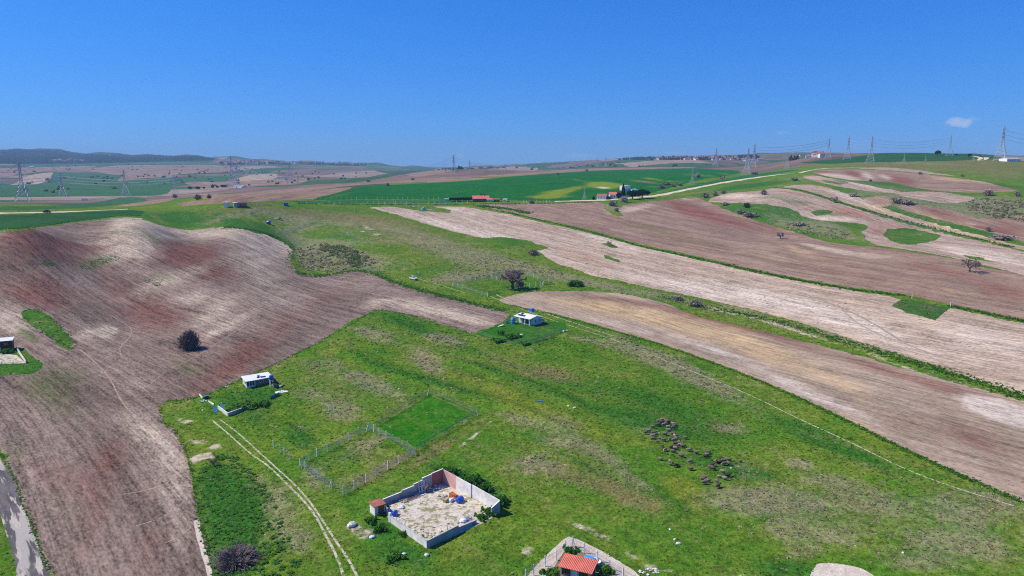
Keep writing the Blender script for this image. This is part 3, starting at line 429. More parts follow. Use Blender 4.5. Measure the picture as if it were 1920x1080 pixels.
pts.extend(zip(gx.tolist(), gy.tolist()))
res = geometry.delaunay_2d_cdt([Vector(p) for p in pts], edges, [], 0, 1e-3, False)
V2 = np.array([tuple(v) for v in res[0]]); T = np.array([t for t in res[2] if len(t) == 3])
C2 = V2[T].mean(1); own = np.full(len(T), -1)
def inside(p, poly):
    x, y = p[:, 0], p[:, 1]; c = np.zeros(len(p), bool); a = poly; b = np.roll(poly, -1, 0)
    for (x0, y0), (x1, y1) in zip(a, b):
        if y0 == y1: continue
        m = (y0 > y) != (y1 > y)
        c ^= m & (x < (x1 - x0) * (y - y0) / (y1 - y0) + x0)
    return c
for k, (nm, g, *_) in enumerate(LAND):
    bb = np.where((C2 >= g.min(0)).all(1) & (C2 <= g.max(0)).all(1))[0]
    own[bb[inside(C2[bb], g)]] = k
VZ = H(V2[:, 0], V2[:, 1]); VD = np.hypot(V2[:, 0], V2[:, 1])
far = (own == -1) & (np.hypot(C2[:, 0], C2[:, 1]) > 1150); own[far] = -2
nearfar = (own == -1) & (np.hypot(C2[:, 0], C2[:, 1]) > 640) & (C2[:, 0] < -60 - .12 * C2[:, 1]); own[nearfar] = -2
ATT = {}
for k, ch in (('soil', SOILCH), ('grass', GRASSCH), ('wheat', GRASSCH)): ATT[k] = eval_patches(V2, PATCH[k], ch)
# ------------------------------------------------------------------ land materials (real surface colours, procedural)
def soil_mat(name, base, base2, red=(0.200, 0.081, 0.056), pale=(0.520, 0.411, 0.288), ochre=(0.420, 0.258, 0.104), weed=(0.110, 0.134, 0.040), dark=(0.130, 0.091, 0.064), rows=1.0, dots=.0, rowstr=.35, clods=.3, patch=.5):
    t = NT(name); uv = t.uv('rows'); ob = t.obj()
    big = t.noise(t.scale(uv, (1 / 14, 1 / 60, 1)), 1.0, 4, .6); mid = t.noise(ob, 1 / 9, 5, .62)
    c = t.mix(t.ss(big, .3, .7), base, base2)
    wob = t.math('MULTIPLY_ADD', mid, 1.1, -.55)
    st = t.noise(t.scale(uv, (1 / 3.2, 1 / 45, 1)), 1.0, 4, .65)
    wob2 = t.math('MULTIPLY_ADD', st, 1.2, -.6)
    for ch, colr, w in (('dark', dark, .75), ('red', red, .9), ('ochre', ochre, .9), ('pale', pale, .85), ('weed', weed, .7)):
        a = t.math('ADD', t.attr(ch), t.math('MULTIPLY', t.math('ADD', wob, wob2), t.math('MULTIPLY', t.math('MINIMUM', t.attr(ch), 1.0), .9)))
        c = t.mix(t.ss(a, .1, 1.1, 0, w), c, colr)
    rn = t.noise(t.scale(uv, (1 / (1.1 * rows), 1 / 40, 1)), 1.0, 3, .7)
    rw = t.noise(t.scale(uv, (1 / (4.5 * rows), 1 / 160, 1)), 1.0, 2, .5)
    cl = t.noise(t.scale(uv, (1.9, .75, 1)), 1.0, 3, .75)
    cl2 = t.noise(t.scale(uv, (.8, .16, 1)), 1.0, 2, .7)
    v = t.math('ADD', t.ss(rn, .25, .75, 1 - rowstr, 1 + rowstr), t.ss(cl, .3, .72, -clods, clods))
    v = t.math('ADD', v, t.ss(cl2, .35, .65, -clods * .5, clods * .5))
    v = t.math('ADD', v, t.ss(rw, .35, .65, -.12, .12))
    v = t.math('ADD', v, t.ss(mid, .3, .7, -.10, .10))
    c = t.mul(c, t.math('MAXIMUM', v, .15))
    gz = t.math('MULTIPLY', t.ss(t.noise(ob, 1.1, 2, .8), .62, .72), t.ss(t.noise(ob, 1 / 22, 3), .42, .62, .04, .55))
    c = t.mix(gz, c, (.075, .12, .03))
    if dots:
        d1 = t.math('MULTIPLY', t.ss(t.voro(ob, .42), .20, .11), t.ss(t.noise(ob, 1 / 12, 3), .42, .58))
        d2 = t.math('MULTIPLY', t.ss(t.voro(ob, .13), .12, .07), t.ss(t.noise(ob, 1 / 25, 2), .45, .6))
        c = t.mix(t.math('MULTIPLY', t.math('MAXIMUM', d1, d2), dots), c, (.05, .06, .03))
    t.bump(t.math('ADD', rn, t.math('MULTIPLY', cl, .8)), .10, .7)
    return t.out(c)
def grass_mat(name, g1, g2, dryamt=.22, lushamt=.35, dry=(.33, .265, .18), lush=(.035, .135, .016), yel=(.175, .215, .022), bare=(.50, .41, .30), brown=(.22, .15, .075), fine=.35):
    t = NT(name); ob = t.obj()
    n15 = t.noise(ob, 1 / 17, 5, .6, .4); n4 = t.noise(t.scale(ob, (1, 1, 1)), 1 / 4.2, 4, .65); n60 = t.noise(ob, 1 / 60, 3, .5)
    nf = t.noise(ob, 1.5, 3, .75); nf2 = t.noise(ob, .5, 3, .7)
    c = t.mix(t.ss(t.math('ADD', n15, t.math('MULTIPLY_ADD', n4, .5, -.25)), .35, .66), g1, g2)
    w = t.math('ADD', t.math('MULTIPLY_ADD', n4, 1.6, -.8), t.math('MULTIPLY_ADD', nf2, 1.2, -.6))
    rag = t.math('ADD', w, t.math('MULTIPLY_ADD', n15, 1.2, -.6))
    c = t.mix(t.ss(t.math('ADD', n60, t.math('MULTIPLY', rag, .12)), .48, .66, 0, .35), c, yel)
    for ch, colr, wt_ in (('yellow', yel, .8), ('lush', lush, .9), ('brown', brown, .55), ('dry', dry, .46), ('bare', bare, .95)):
        am = t.attr(ch); k = {'bare': 1.3, 'dry': 1.0}.get(ch, .55)
        a = t.math('ADD', am, t.math('MULTIPLY', rag, t.math('MULTIPLY', t.math('MINIMUM', am, 1.0), k)))
        c = t.mix(t.ss(a, .18 if ch != 'bare' else .45, .95, 0, wt_), c, colr)
    strip = t.noise(t.scale(t.uv('rows'), (1 / 6.5, 1 / 75, 1)), 1.0, 4, .6, .3)      # long mowing and terrace strips
    c = t.mix(t.ss(strip, .52, .70, 0, .5), c, (.17, .19, .045)); c = t.mix(t.ss(strip, .46, .30, 0, .45), c, lush)
    # scattered dead stems and darker clumps everywhere
    c = t.mix(t.math('MULTIPLY', t.ss(t.math('ADD', n15, t.math('MULTIPLY', w, .3)), .56, .74), dryamt), c, dry)
    c = t.mix(t.math('MULTIPLY', t.ss(t.noise(ob, 1 / 7, 4, .7), .55, .7), lushamt), c, lush)
    v = t.math('ADD', t.ss(nf, .3, .72, 1 - fine, 1 + fine), t.ss(nf2, .35, .65, -fine * .55, fine * .55))
    c = t.mul(c, v)
    fl = t.math('MULTIPLY', t.ss(t.voro(ob, .5), .10, .05), t.ss(n15, .5, .6)); c = t.mix(t.math('MULTIPLY', fl, .8), c, (.6, .56, .42))
    t.bump(t.math('ADD', nf, nf2), .30, .75)
    return t.out(c)
def wheat_mat(name, g1, g2, yel=(.22, .26, .015), streak=.25, along=80, acr=5):
    t = NT(name); uv = t.uv('rows'); ob = t.obj()
    s = t.noise(t.scale(uv, (1 / acr, 1 / along, 1)), 1.0, 4, .6); n = t.noise(ob, 1 / 35, 4, .55); f = t.noise(ob, .8, 3, .7); n5 = t.noise(ob, 1 / 6, 3, .6)
    c = t.mix(t.ss(n, .35, .65), g1, g2)
    w = t.math('ADD', t.math('MULTIPLY_ADD', s, 1.6, -.8), t.math('MULTIPLY_ADD', n5, .8, -.4))
    for ch, colr, k in (('yellow', yel, .85), ('dry', (.2, .17, .1), .7), ('bare', (.6, .5, .4), .9)):
        am = t.attr(ch); c = t.mix(t.ss(t.math('ADD', am, t.math('MULTIPLY', w, t.math('MINIMUM', am, 1.0))), .15, 1.2, 0, k), c, colr)
    c = t.mix(t.ss(s, .56, .74, 0, streak), c, t.mix(.5, g2, yel))
    tram = t.n('TexWave', wave_type='BANDS', bands_direction='X'); t.set(tram.inputs['Vector'], uv); tram.inputs['Scale'].default_value = .026; tram.inputs['Distortion'].default_value = 1.0
    c = t.mul(c, t.ss(tram.outputs['Fac'], .95, .99, 1.0, 1.12))
    c = t.mul(c, t.math('ADD', t.ss(f, .3, .7, .82, 1.18), t.ss(n5, .3, .7, -.1, .1)))
    t.bump(f, .15, .6)
    return t.out(c)
def far_mat(name, cols, cell=1 / 260, stretch=(1, .55, 1)):
    t = NT(name); ob = t.obj()
    v = t.scale(ob, stretch); wob = t.n('VectorMath', operation='ADD'); nn = t.n('TexNoise'); t.set(nn.inputs['Vector'], v); nn.inputs['Scale'].default_value = 1 / 500
    sc3 = t.scale(nn.outputs['Color'], (420, 420, 0)); t.set(wob.inputs[0], v); t.set(wob.inputs[1], sc3)
    vo = t.n('TexVoronoi'); t.set(vo.inputs['Vector'], wob.outputs[0]); vo.inputs['Scale'].default_value = cell; vo.distance = 'CHEBYCHEV'
    sp = t.n('SeparateColor'); t.set(sp.inputs[0], vo.outputs['Color'])
    rp = t.n('ValToRGB'); rp.color_ramp.interpolation = 'CONSTANT'; e = rp.color_ramp.elements
    while len(e) < len(cols): e.new(.5)
    for i, cc in enumerate(cols): e[i].position = i / len(cols); e[i].color = (*cc, 1)
    t.set(rp.inputs[0], sp.outputs[0])
    n = t.noise(ob, 1 / 90, 5, .6); n2 = t.noise(ob, 1 / 25, 4, .65)
    c = t.mul(rp.outputs[0], t.math('ADD', t.ss(n, .3, .7, .8, 1.2), t.ss(n2, .3, .7, -.12, .12)))
    c = t.mix(t.ss(n2, .64, .72, 0, .7), c, (.05, .07, .035))
    return t.out(c)
def plain_soil(name, c1, c2, sc_=.6, rough=.95, bumpd=.06, c3=None):
    t = NT(name, rough); ob = t.obj(); n = t.noise(ob, sc_, 5, .65); f = t.noise(ob, sc_ * 5, 3, .7)
    c = t.mix(t.ss(n, .32, .68), c1, c2)
    if c3: c = t.mix(t.ss(t.noise(ob, sc_ * 1.7, 4, .7), .49, .60), c, c3)
    c = t.mul(c, t.ss(f, .3, .7, .8, 1.2)); t.bump(f, bumpd, .8); return t.out(c)
def asphalt_old(name):
    t = NT(name, .8, .3); uv = t.uv('rows'); n = t.noise(t.scale(uv, (1 / 2.2, 1 / 9, 1)), 1.0, 5, .62, .6); n2 = t.noise(t.scale(uv, (1 / 3.5, 1 / 22, 1)), 1.0, 4, .6, .3); f = t.noise(t.obj(), 4, 3, .7)
    c = t.mix(t.ss(n, .40, .62), (.075, .066, .062), (.15, .13, .12)); c = t.mix(t.ss(n2, .52, .57), c, (.40, .36, .31)); c = t.mix(t.ss(t.noise(t.scale(uv, (1 / 1.1, 1 / 12, 1)), 1.0, 5, .65), .55, .60), c, (.48, .42, .33))
    c = t.mul(c, t.ss(f, .3, .7, .85, 1.15)); return t.out(c)

M = {}
G1, G2 = (.074, .180, .014), (.132, .200, .020)
M['ground'] = grass_mat('meadow_grass', G1, G2)
M['grassgreen'] = grass_mat('verge_grass', (.045, .15, .014), (.085, .175, .02), dryamt=.22, lushamt=.35)
M['lawn'] = grass_mat('lawn_grass', (.018, .145, .005), (.04, .165, .007), dryamt=.06, lushamt=.3, fine=.3)
M['plot'] = grass_mat('plot_grass', (.045, .13, .02), (.09, .12, .05), dryamt=.3, lushamt=.35)
M['weedy'] = grass_mat('weedy_yard', (.04, .12, .012), (.25, .2, .12), dryamt=.35, lushamt=.5)
M['leftsoil'] = soil_mat('ploughed_soil_left', (.185, .134, .104), (.255, .188, .146), red=(.172, .080, .059), pale=(.46, .37, .27), dark=(.120, .085, .066), rows=.8, rowstr=.32, clods=.40)
M['rightsoil'] = soil_mat('stony_soil', (.40, .298, .208), (.50, .387, .282), red=(.36, .205, .138), pale=(.62, .51, .395), ochre=(.52, .40, .24), dark=(.26, .21, .145), dots=.95, rowstr=.28, clods=.34)
M['brownsoil'] = soil_mat('brown_soil', (.255, .165, .115), (.325, .222, .158), red=(.235, .100, .074), pale=(.56, .44, .32), ochre=(.44, .31, .17), weed=(.17, .145, .06), dark=(.17, .11, .08), rowstr=.24, clods=.26)
M['nearsoil'] = soil_mat('harrowed_soil', (0.310, 0.227, 0.158), (0.380, 0.290, 0.207), red=(0.220, 0.108, 0.079), pale=(.60, .51, .41), ochre=(.52, .37, .20), dots=.35, rowstr=.24, clods=.24)
M['patchsoil'] = soil_mat('fallow_soil', (.36, .255, .185), (.43, .32, .24), red=(.36, .18, .125), pale=(.62, .50, .375), ochre=(.54, .40, .22), weed=(.09, .14, .04), dots=.9, rowstr=.26, clods=.32)
M['brown'] = soil_mat('brown_strip_soil', (0.235, 0.147, 0.101), (0.310, 0.211, 0.145), rowstr=.15, clods=.15)
M['tan'] = soil_mat('tan_strip_soil', (0.360, 0.266, 0.176), (0.440, 0.335, 0.229), rowstr=.12, clods=.12)
M['farbrown'] = soil_mat('hillside_soil', (0.230, 0.147, 0.106), (0.300, 0.207, 0.145), rows=8, rowstr=.12, clods=.1)
M['wheat'] = wheat_mat('wheat_green', (.008, .11, .014), (.014, .13, .016))
M['wheatlight'] = wheat_mat('wheat_light_green', (.024, .12, .035), (.035, .14, .04), streak=.1)
M['wheatdark'] = wheat_mat('wheat_dark_green', (.020, .085, .022), (.032, .105, .025), streak=.1, along=30, acr=3)
M['wheatfar'] = wheat_mat('wheat_far_green', (.018, .085, .022), (.03, .10, .028), streak=.1)
M['farwheat'] = wheat_mat('valley_crop_green', (.035, .11, .04), (.05, .135, .045), streak=.3, acr=14, along=200)
M['far'] = far_mat('hill_patchwork', [(.045, .10, .035), (.20, .135, .105), (.05, .11, .035), (.15, .12, .075), (.055, .10, .04), (.30, .22, .165), (.06, .105, .04), (.17, .12, .09)])
M['farpasture'] = far_mat('hill_pasture_green', [(.045, .12, .04), (.06, .13, .045), (.05, .10, .04), (.07, .13, .05), (.16, .15, .09)], 1 / 300)
M['wood'] = far_mat('woodland_cover', [(.022, .045, .022), (.028, .055, .025), (.02, .04, .022), (.05, .085, .035)], 1 / 500)
M['paleroad'] = plain_soil('pale_gravel', (0.620, 0.525, 0.360), (0.720, 0.630, 0.448), .3)
M['palefar'] = plain_soil('pale_track', (0.360, 0.315, 0.216), (0.460, 0.401, 0.288), .05)
M['asphalt'] = plain_soil('asphalt_far', (.10, .10, .115), (.15, .15, .165), .05)
M['asphaltold'] = asphalt_old('worn_asphalt')
M['rut'] = plain_soil('rut_earth', (.42, .37, .27), (.60, .53, .43), .8, c3=(.15, .20, .04))
M['gully'] = plain_soil('gully_earth', (0.400, 0.296, 0.216), (0.480, 0.372, 0.272), 1.2, c3=(0.160, 0.115, 0.080))
M['mark'] = plain_soil('compacted_soil', (.30, .24, .19), (.38, .31, .25), .5)
M['yard'] = plain_soil('yard_earth', (.54, .475, .37), (.66, .59, .48), .5, c3=(.27, .26, .12))
M['bareearth'] = plain_soil('bare_earth', (.52, .435, .34), (.66, .575, .47), .7, bumpd=.12)
EARTHKEYS = {'leftsoil', 'rightsoil', 'brownsoil', 'nearsoil', 'patchsoil', 'brown', 'tan', 'farbrown'}
WHEATKEYS = {'wheat', 'wheatlight', 'wheatdark', 'wheatfar', 'farwheat'}

def land_mesh(name, sel, key, furrow=None):
    t = T[sel]; vs, inv = np.unique(t.ravel(), return_inverse=True); t = inv.reshape(-1, 3)
    co = np.stack([V2[vs, 0], V2[vs, 1], VZ[vs]], 1)
    # crops and grass stand a little above bare soil
    me = bpy.data.meshes.new(name); me.vertices.add(len(vs)); me.vertices.foreach_set('co', co.ravel())
    me.loops.add(len(t) * 3); me.loops.foreach_set('vertex_index', t.ravel()); me.polygons.add(len(t))
    me.polygons.foreach_set('loop_start', np.arange(len(t)) * 3); me.polygons.foreach_set('loop_total', np.full(len(t), 3))
    me.update(); me.polygons.foreach_set('use_smooth', np.ones(len(t), bool))
    dirv = np.array([.6, -.8])
    if furrow: a = ground(furrow)[:, :2]; dirv = (a[1] - a[0]) / (np.linalg.norm(a[1] - a[0]) + 1e-9)
    across = co[:, :2] @ np.array([-dirv[1], dirv[0]]); along = co[:, :2] @ dirv
    if key == 'leftsoil':            # the furrows sweep round the hill
        cc = np.array([-681.0, -382.0]); rel = co[:, :2] - cc; across = np.linalg.norm(rel, axis=1); along = np.arctan2(rel[:, 1], rel[:, 0]) * 800
    uvl = me.uv_layers.new(name='rows'); uvl.data.foreach_set('uv', np.stack([across, along], 1)[t.ravel()].astype('f').ravel())
    grp = 'soil' if key in EARTHKEYS else 'wheat' if key in WHEATKEYS else 'grass'
    for ch, arr in ATT[grp].items():
        at_ = me.attributes.new(ch, 'FLOAT', 'POINT'); at_.data.foreach_set('value', arr[vs].astype('f'))
    me.materials.append(M[key]); o = bpy.data.objects.new(name, me); col.objects.link(o); o['kind'] = 'structure'
    return o
land_mesh('ground', own == -1, 'ground')
land_mesh('distant_hills', own == -2, 'far')
for k, (nm, g, key, fur, bend) in enumerate(LAND):
    if (own == k).any(): land_mesh(nm, own == k, key, fur)

# ------------------------------------------------------------------ air
def haze(density):
    bm = bmesh.new(); bmesh.ops.create_cube(bm, size=1.0)
    me = bpy.data.meshes.new('haze'); bm.to_mesh(me); bm.free()
    o = bpy.data.objects.new('haze', me); col.objects.link(o); o['kind'] = 'stuff'; o['label'] = 'thin blue haze lying over the far hills'
    zmin = float(VZ.min()) - 2; zmax = max(float(VZ.max()), 330) + 5
    o.location = (0, 0, (zmin + zmax) / 2); o.scale = (21400, 21400, zmax - zmin)
    m = bpy.data.materials.new('haze_air'); m.use_nodes = True; t = m.node_tree; t.nodes.clear()
    ou = t.nodes.new('ShaderNodeOutputMaterial'); pv = t.nodes.new('ShaderNodeVolumePrincipled')
    pv.inputs['Color'].default_value = (.42, .71, 1.0, 1); pv.inputs['Density'].default_value = density; pv.inputs['Anisotropy'].default_value = 0.0
    t.links.new(pv.outputs[0], ou.inputs['Volume']); me.materials.append(m)
haze(0.000105)
# ------------------------------------------------------------------ object helpers
def mat(name, c, rough=.7, metal=0.0, spec=.3, var=.12, sc_=2.0, alpha=1.0):
    t = NT(name, rough, spec); t.b.inputs['Metallic'].default_value = metal
    n = t.noise(t.obj(), sc_, 4, .65)
    t.out(t.mul(c, t.ss(n, .3, .7, 1 - var, 1 + var)))
    if alpha < 1: t.b.inputs['Alpha'].default_value = alpha
    return t.m
def mat_rnd(name, cols, rough=.85, var=.15, sc_=2.0):
    """one of several colours, picked per object"""
    t = NT(name, rough, .1); rp = t.n('ValToRGB'); e = rp.color_ramp.elements; rp.color_ramp.interpolation = 'CONSTANT'
    while len(e) < len(cols): e.new(.5)
    for i, c in enumerate(cols): e[i].position = i / len(cols); e[i].color = (*c, 1)
    t.set(rp.inputs[0], t.rnd()); n = t.noise(t.obj(), sc_, 3, .6)
    return t.out(t.mul(rp.outputs[0], t.ss(n, .3, .7, 1 - var, 1 + var)))
class MB:
    def __init__(s): s.v, s.f, s.mi = [], [], []
    def add(s, vs, fs, m=0):
        o = len(s.v); s.v.extend(tuple(v) for v in vs); s.f.extend(tuple(i + o for i in f) for f in fs); s.mi.extend([m] * len(fs)); return s
    def box(s, x0, y0, z0, x1, y1, z1, m=0, M4=None):
        vs = [Vector((x, y, z)) for z in (z0, z1) for x, y in ((x0, y0), (x1, y0), (x1, y1), (x0, y1))]
        if M4 is not None: vs = [M4 @ v for v in vs]
        return s.add(vs, [(3, 2, 1, 0), (4, 5, 6, 7), (0, 1, 5, 4), (1, 2, 6, 5), (2, 3, 7, 6), (3, 0, 4, 7)], m)
    def tube(s, a, b, r0, r1=None, n=6, m=0, cap=True):
        a, b = Vector(a), Vector(b); r1 = r0 if r1 is None else r1; d = (b - a)
        if d.length < 1e-6: return s
        d.normalize(); p = d.orthogonal().normalized(); q = d.cross(p)
        vs = [c + (p * math.cos(t) + q * math.sin(t)) * r for c, r in ((a, r0), (b, r1)) for t in [2 * math.pi * i / n for i in range(n)]]
        fs = [(i, (i + 1) % n, n + (i + 1) % n, n + i) for i in range(n)]
        if cap: fs += [tuple(range(n))[::-1], tuple(range(n, 2 * n))]
        return s.add(vs, fs, m)
    def lathe(s, prof, n=14, m=0, M4=None):
        vs = [Vector((r * math.cos(2 * math.pi * i / n), r * math.sin(2 * math.pi * i / n), z)) for r, z in prof for i in range(n)]
        if M4 is not None: vs = [M4 @ v for v in vs]
        fs = [(k * n + i, k * n + (i + 1) % n, (k + 1) * n + (i + 1) % n, (k + 1) * n + i) for k in range(len(prof) - 1) for i in range(n)]
        fs += [tuple(range(n))[::-1], tuple(range((len(prof) - 1) * n, len(prof) * n))]
        return s.add(vs, fs, m)
    def poly(s, vs, m=0): return s.add(vs, [tuple(range(len(vs)))], m)
    def slab(s, vs, th, m=0):      # planar polygon given a thickness downwards along its normal
        vs = [Vector(v) for v in vs]; nrm = (vs[1] - vs[0]).cross(vs[2] - vs[0]).normalized()
        n = len(vs); lo = [v - nrm * th for v in vs]
        return s.add(vs + lo, [tuple(range(n)), tuple(range(2 * n - 1, n - 1, -1))] + [(i, n + i, n + (i + 1) % n, (i + 1) % n) for i in range(n)], m)
    def ball(s, c, rx, ry, rz, m=0, n=10, k=6, wob=0.0):
        vs, fs = [], []
        for i in range(k + 1):
            th = math.pi * i / k
            for j in range(n):
                ph = 2 * math.pi * j / n; w = 1 + wob * (random.random() - .5)
                vs.append((c[0] + rx * w * math.sin(th) * math.cos(ph), c[1] + ry * w * math.sin(th) * math.sin(ph), c[2] + rz * w * math.cos(th)))
        fs = [(i * n + j, (i + 1) * n + j, (i + 1) * n + (j + 1) % n, i * n + (j + 1) % n) for i in range(k) for j in range(n)]
        return s.add(vs, fs, m)
    def mesh(s, name, mats, smooth=False):
        me = bpy.data.meshes.new(name); me.from_pydata(s.v, [], s.f)
        for m in (mats if isinstance(mats, (list, tuple)) else [mats]): me.materials.append(m)
        if max(s.mi, default=0): me.polygons.foreach_set('material_index', s.mi)
        if smooth: me.polygons.foreach_set('use_smooth', [True] * len(me.polygons))
        me.update(); return me
    def build(s, name, mats, parent=None, smooth=False, label=None):
        o = bpy.data.objects.new(name, s.mesh(name, mats, smooth)); col.objects.link(o); o.parent = parent
        if label: o['label'] = label
        return o
def tag(o, label, cat, group=None):
    o['label'] = label; o['category'] = cat
    if group: o['group'] = group
    return o
def thing(name, label, cat, loc=(0, 0, 0), rz=0.0, group=None):
    o = bpy.data.objects.new(name, None); col.objects.link(o); o.location = loc; o.rotation_euler = (0, 0, rz); o.empty_display_size = .5
    return tag(o, label, cat, group)
def part(name, me, parent, loc=(0, 0, 0), rz=0.0, scale=None):
    o = bpy.data.objects.new(name, me); col.objects.link(o); o.parent = parent; o.location = loc; o.rotation_euler = (0, 0, rz)
    if scale: o.scale = scale if isinstance(scale, tuple) else (scale,) * 3
    return o
def dup(root, loc, rz=None, scale=None, label=None, group=None):
    def cp(o, par):
        c = o.copy(); col.objects.link(c); c.parent = par
        for ch in o.children: cp(ch, c)
        return c
    r = cp(root, None); r.location = loc
    if rz is not None: r.rotation_euler = (0, 0, rz)
    if scale is not None: r.scale = scale if isinstance(scale, tuple) else (scale,) * 3
    if label: r['label'] = label
    if group: r['group'] = group
    return r
def mpp(p): return (Vector(p) - Vector((0, 0, CAM_H))).length / F      # metres one photo pixel spans there

CONC = mat('concrete', (.50, .48, .45), .9, var=.2, sc_=.8)
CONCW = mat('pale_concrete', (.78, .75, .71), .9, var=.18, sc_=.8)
BLOCK = mat('shaded_grey_block', (.36, .35, .34), .9, var=.22, sc_=.9)  # grey block darkened in its colour for wall runs in shade
PINKW = mat('faded_pink_render', (.68, .38, .34), .9, var=.14, sc_=.9)
REDW = mat('dark_red_render', (.36, .12, .11), .9, var=.12, sc_=.9)
WHITE = mat('white_paint', (.80, .80, .79), .5, var=.05)
ROOFW = mat('white_sheet_roof', (.82, .83, .84), .45, var=.05, sc_=.6)
WALLW = mat('whitewashed_wall', (.62, .63, .65), .85, var=.07)
REDR = mat('red_tile_sheet', (.78, .22, .14), .6, var=.12, sc_=.7)
REDR2 = mat('weathered_red_roof', (.40, .14, .09), .75, var=.2, sc_=.8)
DARK = mat('dark_boards', (.045, .035, .03), .8, var=.25)
BROWN = mat('brown_timber', (.16, .085, .05), .8, var=.25)
WOOD = mat('weathered_plank', (.42, .36, .31), .85, var=.2)
GLASS = mat('dark_glass', (.02, .025, .03), .08, spec=.6, var=.05)
SOLAR = mat('solar_cells', (.015, .02, .06), .15, spec=.5, var=.2)
BLUE = mat('blue_plastic', (.016, .10, .55), .35, spec=.45, var=.08)
BLUE2 = mat('light_blue_plastic', (.05, .30, .70), .35, spec=.45, var=.1)
TEAL = mat('teal_sheet', (.05, .22, .23), .6, var=.12)
TEALT = mat('turquoise_tarp', (.16, .55, .50), .5, var=.2)
ORNG = mat('orange_hollow_brick', (.55, .16, .07), .85, var=.15)
STEEL = mat('galvanised_steel', (.42, .43, .45), .45, .5, var=.1)
STEELP = mat('pale_tower_steel', (.46, .48, .52), .5, .2, var=.1)
RUST = mat('rusty_iron', (.24, .09, .05), .85, var=.25)
BLACK = mat('black_rubber', (.015, .015, .016), .8, var=.1)
WIRE = mat('glint_aluminium', (.75, .76, .78), .4, .2, var=.03)  # sun glint on the cables put into this near-white colour
YEL = mat('yellow_plastic', (.65, .42, .03), .5, var=.1)
BARK = mat('bark', (.10, .075, .06), .95, var=.3, sc_=4)
TWIG = mat('bare_twigs', (.24, .185, .155), .95, var=.3, sc_=1.5)
TWIGP = mat('mauve_twigs', (.36, .29, .26), .95, var=.3, sc_=1.5)
STRAW = mat('dead_stems', (.40, .35, .29), .95, var=.3, sc_=1.5)
STONE = mat('white_stone', (.68, .65, .58), .9, var=.12)
def translucent(t, c, k=.45):
    """thin leaves: part of the light comes through"""
    d = t.n('BsdfDiffuse'); tr = t.n('BsdfTranslucent'); mx = t.n('MixShader'); mx.inputs[0].default_value = k
    t.set(d.inputs['Color'], c); t.set(tr.inputs['Color'], c); t.t.links.new(d.outputs[0], mx.inputs[1]); t.t.links.new(tr.outputs[0], mx.inputs[2])
    ou = [n for n in t.t.nodes if n.type == 'OUTPUT_MATERIAL'][0]; t.t.links.new(mx.outputs[0], ou.inputs['Surface']); return t.m
def leaf_mat(name, c1, c2):
    t = NT(name, .7, .15); n = t.noise(t.obj(), .9, 3, .7)
    return translucent(t, t.mix(t.ss(n, .35, .65), c1, c2))
LEAF = leaf_mat('leaf_green', (.08, .24, .026), (.14, .32, .05))
LEAFD = leaf_mat('evergreen_dark', (.008, .022, .009), (.016, .036, .014))
LEAFB = leaf_mat('bluish_weed', (.12, .28, .07), (.18, .34, .11))
BLOSS = leaf_mat('budding_twigs', (.36, .27, .25), (.46, .36, .33))
def net_mat(name, c, cover):
    m = bpy.data.materials.new(name); m.use_nodes = True; t = m.node_tree; b = t.nodes['Principled BSDF']
    b.inputs['Base Color'].default_value = (*c, 1); b.inputs['Roughness'].default_value = .6
    co = t.nodes.new('ShaderNodeTexCoord'); vo = t.nodes.new('ShaderNodeTexNoise'); vo.inputs['Scale'].default_value = 3.0
    t.links.new(co.outputs['Object'], vo.inputs['Vector']); mr = t.nodes.new('ShaderNodeMapRange')
    mr.inputs['To Min'].default_value = cover * .7; mr.inputs['To Max'].default_value = cover * 1.3
    t.links.new(vo.outputs['Fac'], mr.inputs['Value']); t.links.new(mr.outputs[0], b.inputs['Alpha']); return m
NET = net_mat('wire_netting', (.30, .30, .29), .17)
NETG = net_mat('green_netting', (.10, .22, .12), .2)

def axes(p0, px, py):
    """local frame at corner p0: x towards px, y on the side of py; returns root loc, rz, lengths"""
    d = px - p0; rz = math.atan2(d.y, d.x); e = py - p0
    w = -e.x * math.sin(rz) + e.y * math.cos(rz)
    return p0, rz, math.hypot(d.x, d.y), w
# ------------------------------------------------------------------ the walled yard and what lies in it
def wall_seg(root, a, b, h0, h1, th=.2, m=BLOCK, name='wall', base=-.5, label=None, cap=None):
    """a wall from ground point a to b (world), top heights h0/h1 above the ground, as a part of root"""
    R0 = root.location; mb = MB(); a = Vector(a) - R0; b = Vector(b) - R0
    d = (b - a); d.z = 0; d.normalize(); n = Vector((-d.y, d.x, 0)) * th / 2; up = Vector((0, 0, 1))
    vs = [a - n + up * base, b - n + up * base, b + n + up * base, a + n + up * base, a - n + up * h0, b - n + up * h1, b + n + up * h1, a + n + up * h0]
    mb.add(vs, [(3, 2, 1, 0), (4, 5, 6, 7), (0, 1, 5, 4), (1, 2, 6, 5), (2, 3, 7, 6), (3, 0, 4, 7)])
    o = mb.build(name, m, root, label=label)
    if cap:
        mc = MB(); n2 = n * 1.25
        mc.add([a - n2 + up * (h0 + .003), b - n2 + up * (h1 + .003), b + n2 + up * (h1 + .003), a + n2 + up * (h0 + .003)] +
               [a - n2 + up * (h0 + .07), b - n2 + up * (h1 + .07), b + n2 + up * (h1 + .07), a + n2 + up * (h0 + .07)],
               [(3, 2, 1, 0), (4, 5, 6, 7), (0, 1, 5, 4), (1, 2, 6, 5), (2, 3, 7, 6), (3, 0, 4, 7)]); mc.build('coping', cap, o)
    return o
def gnd(p): return Vector((p[0], p[1], zat(p[0], p[1])))
def lerp(a, b, t): return gnd(a.lerp(b, t))
yA, yF, yC, yD, yE, yR = at(731, 978), at(801, 1028), at(893, 980), at(831, 905), at(718, 947), at(937, 962)
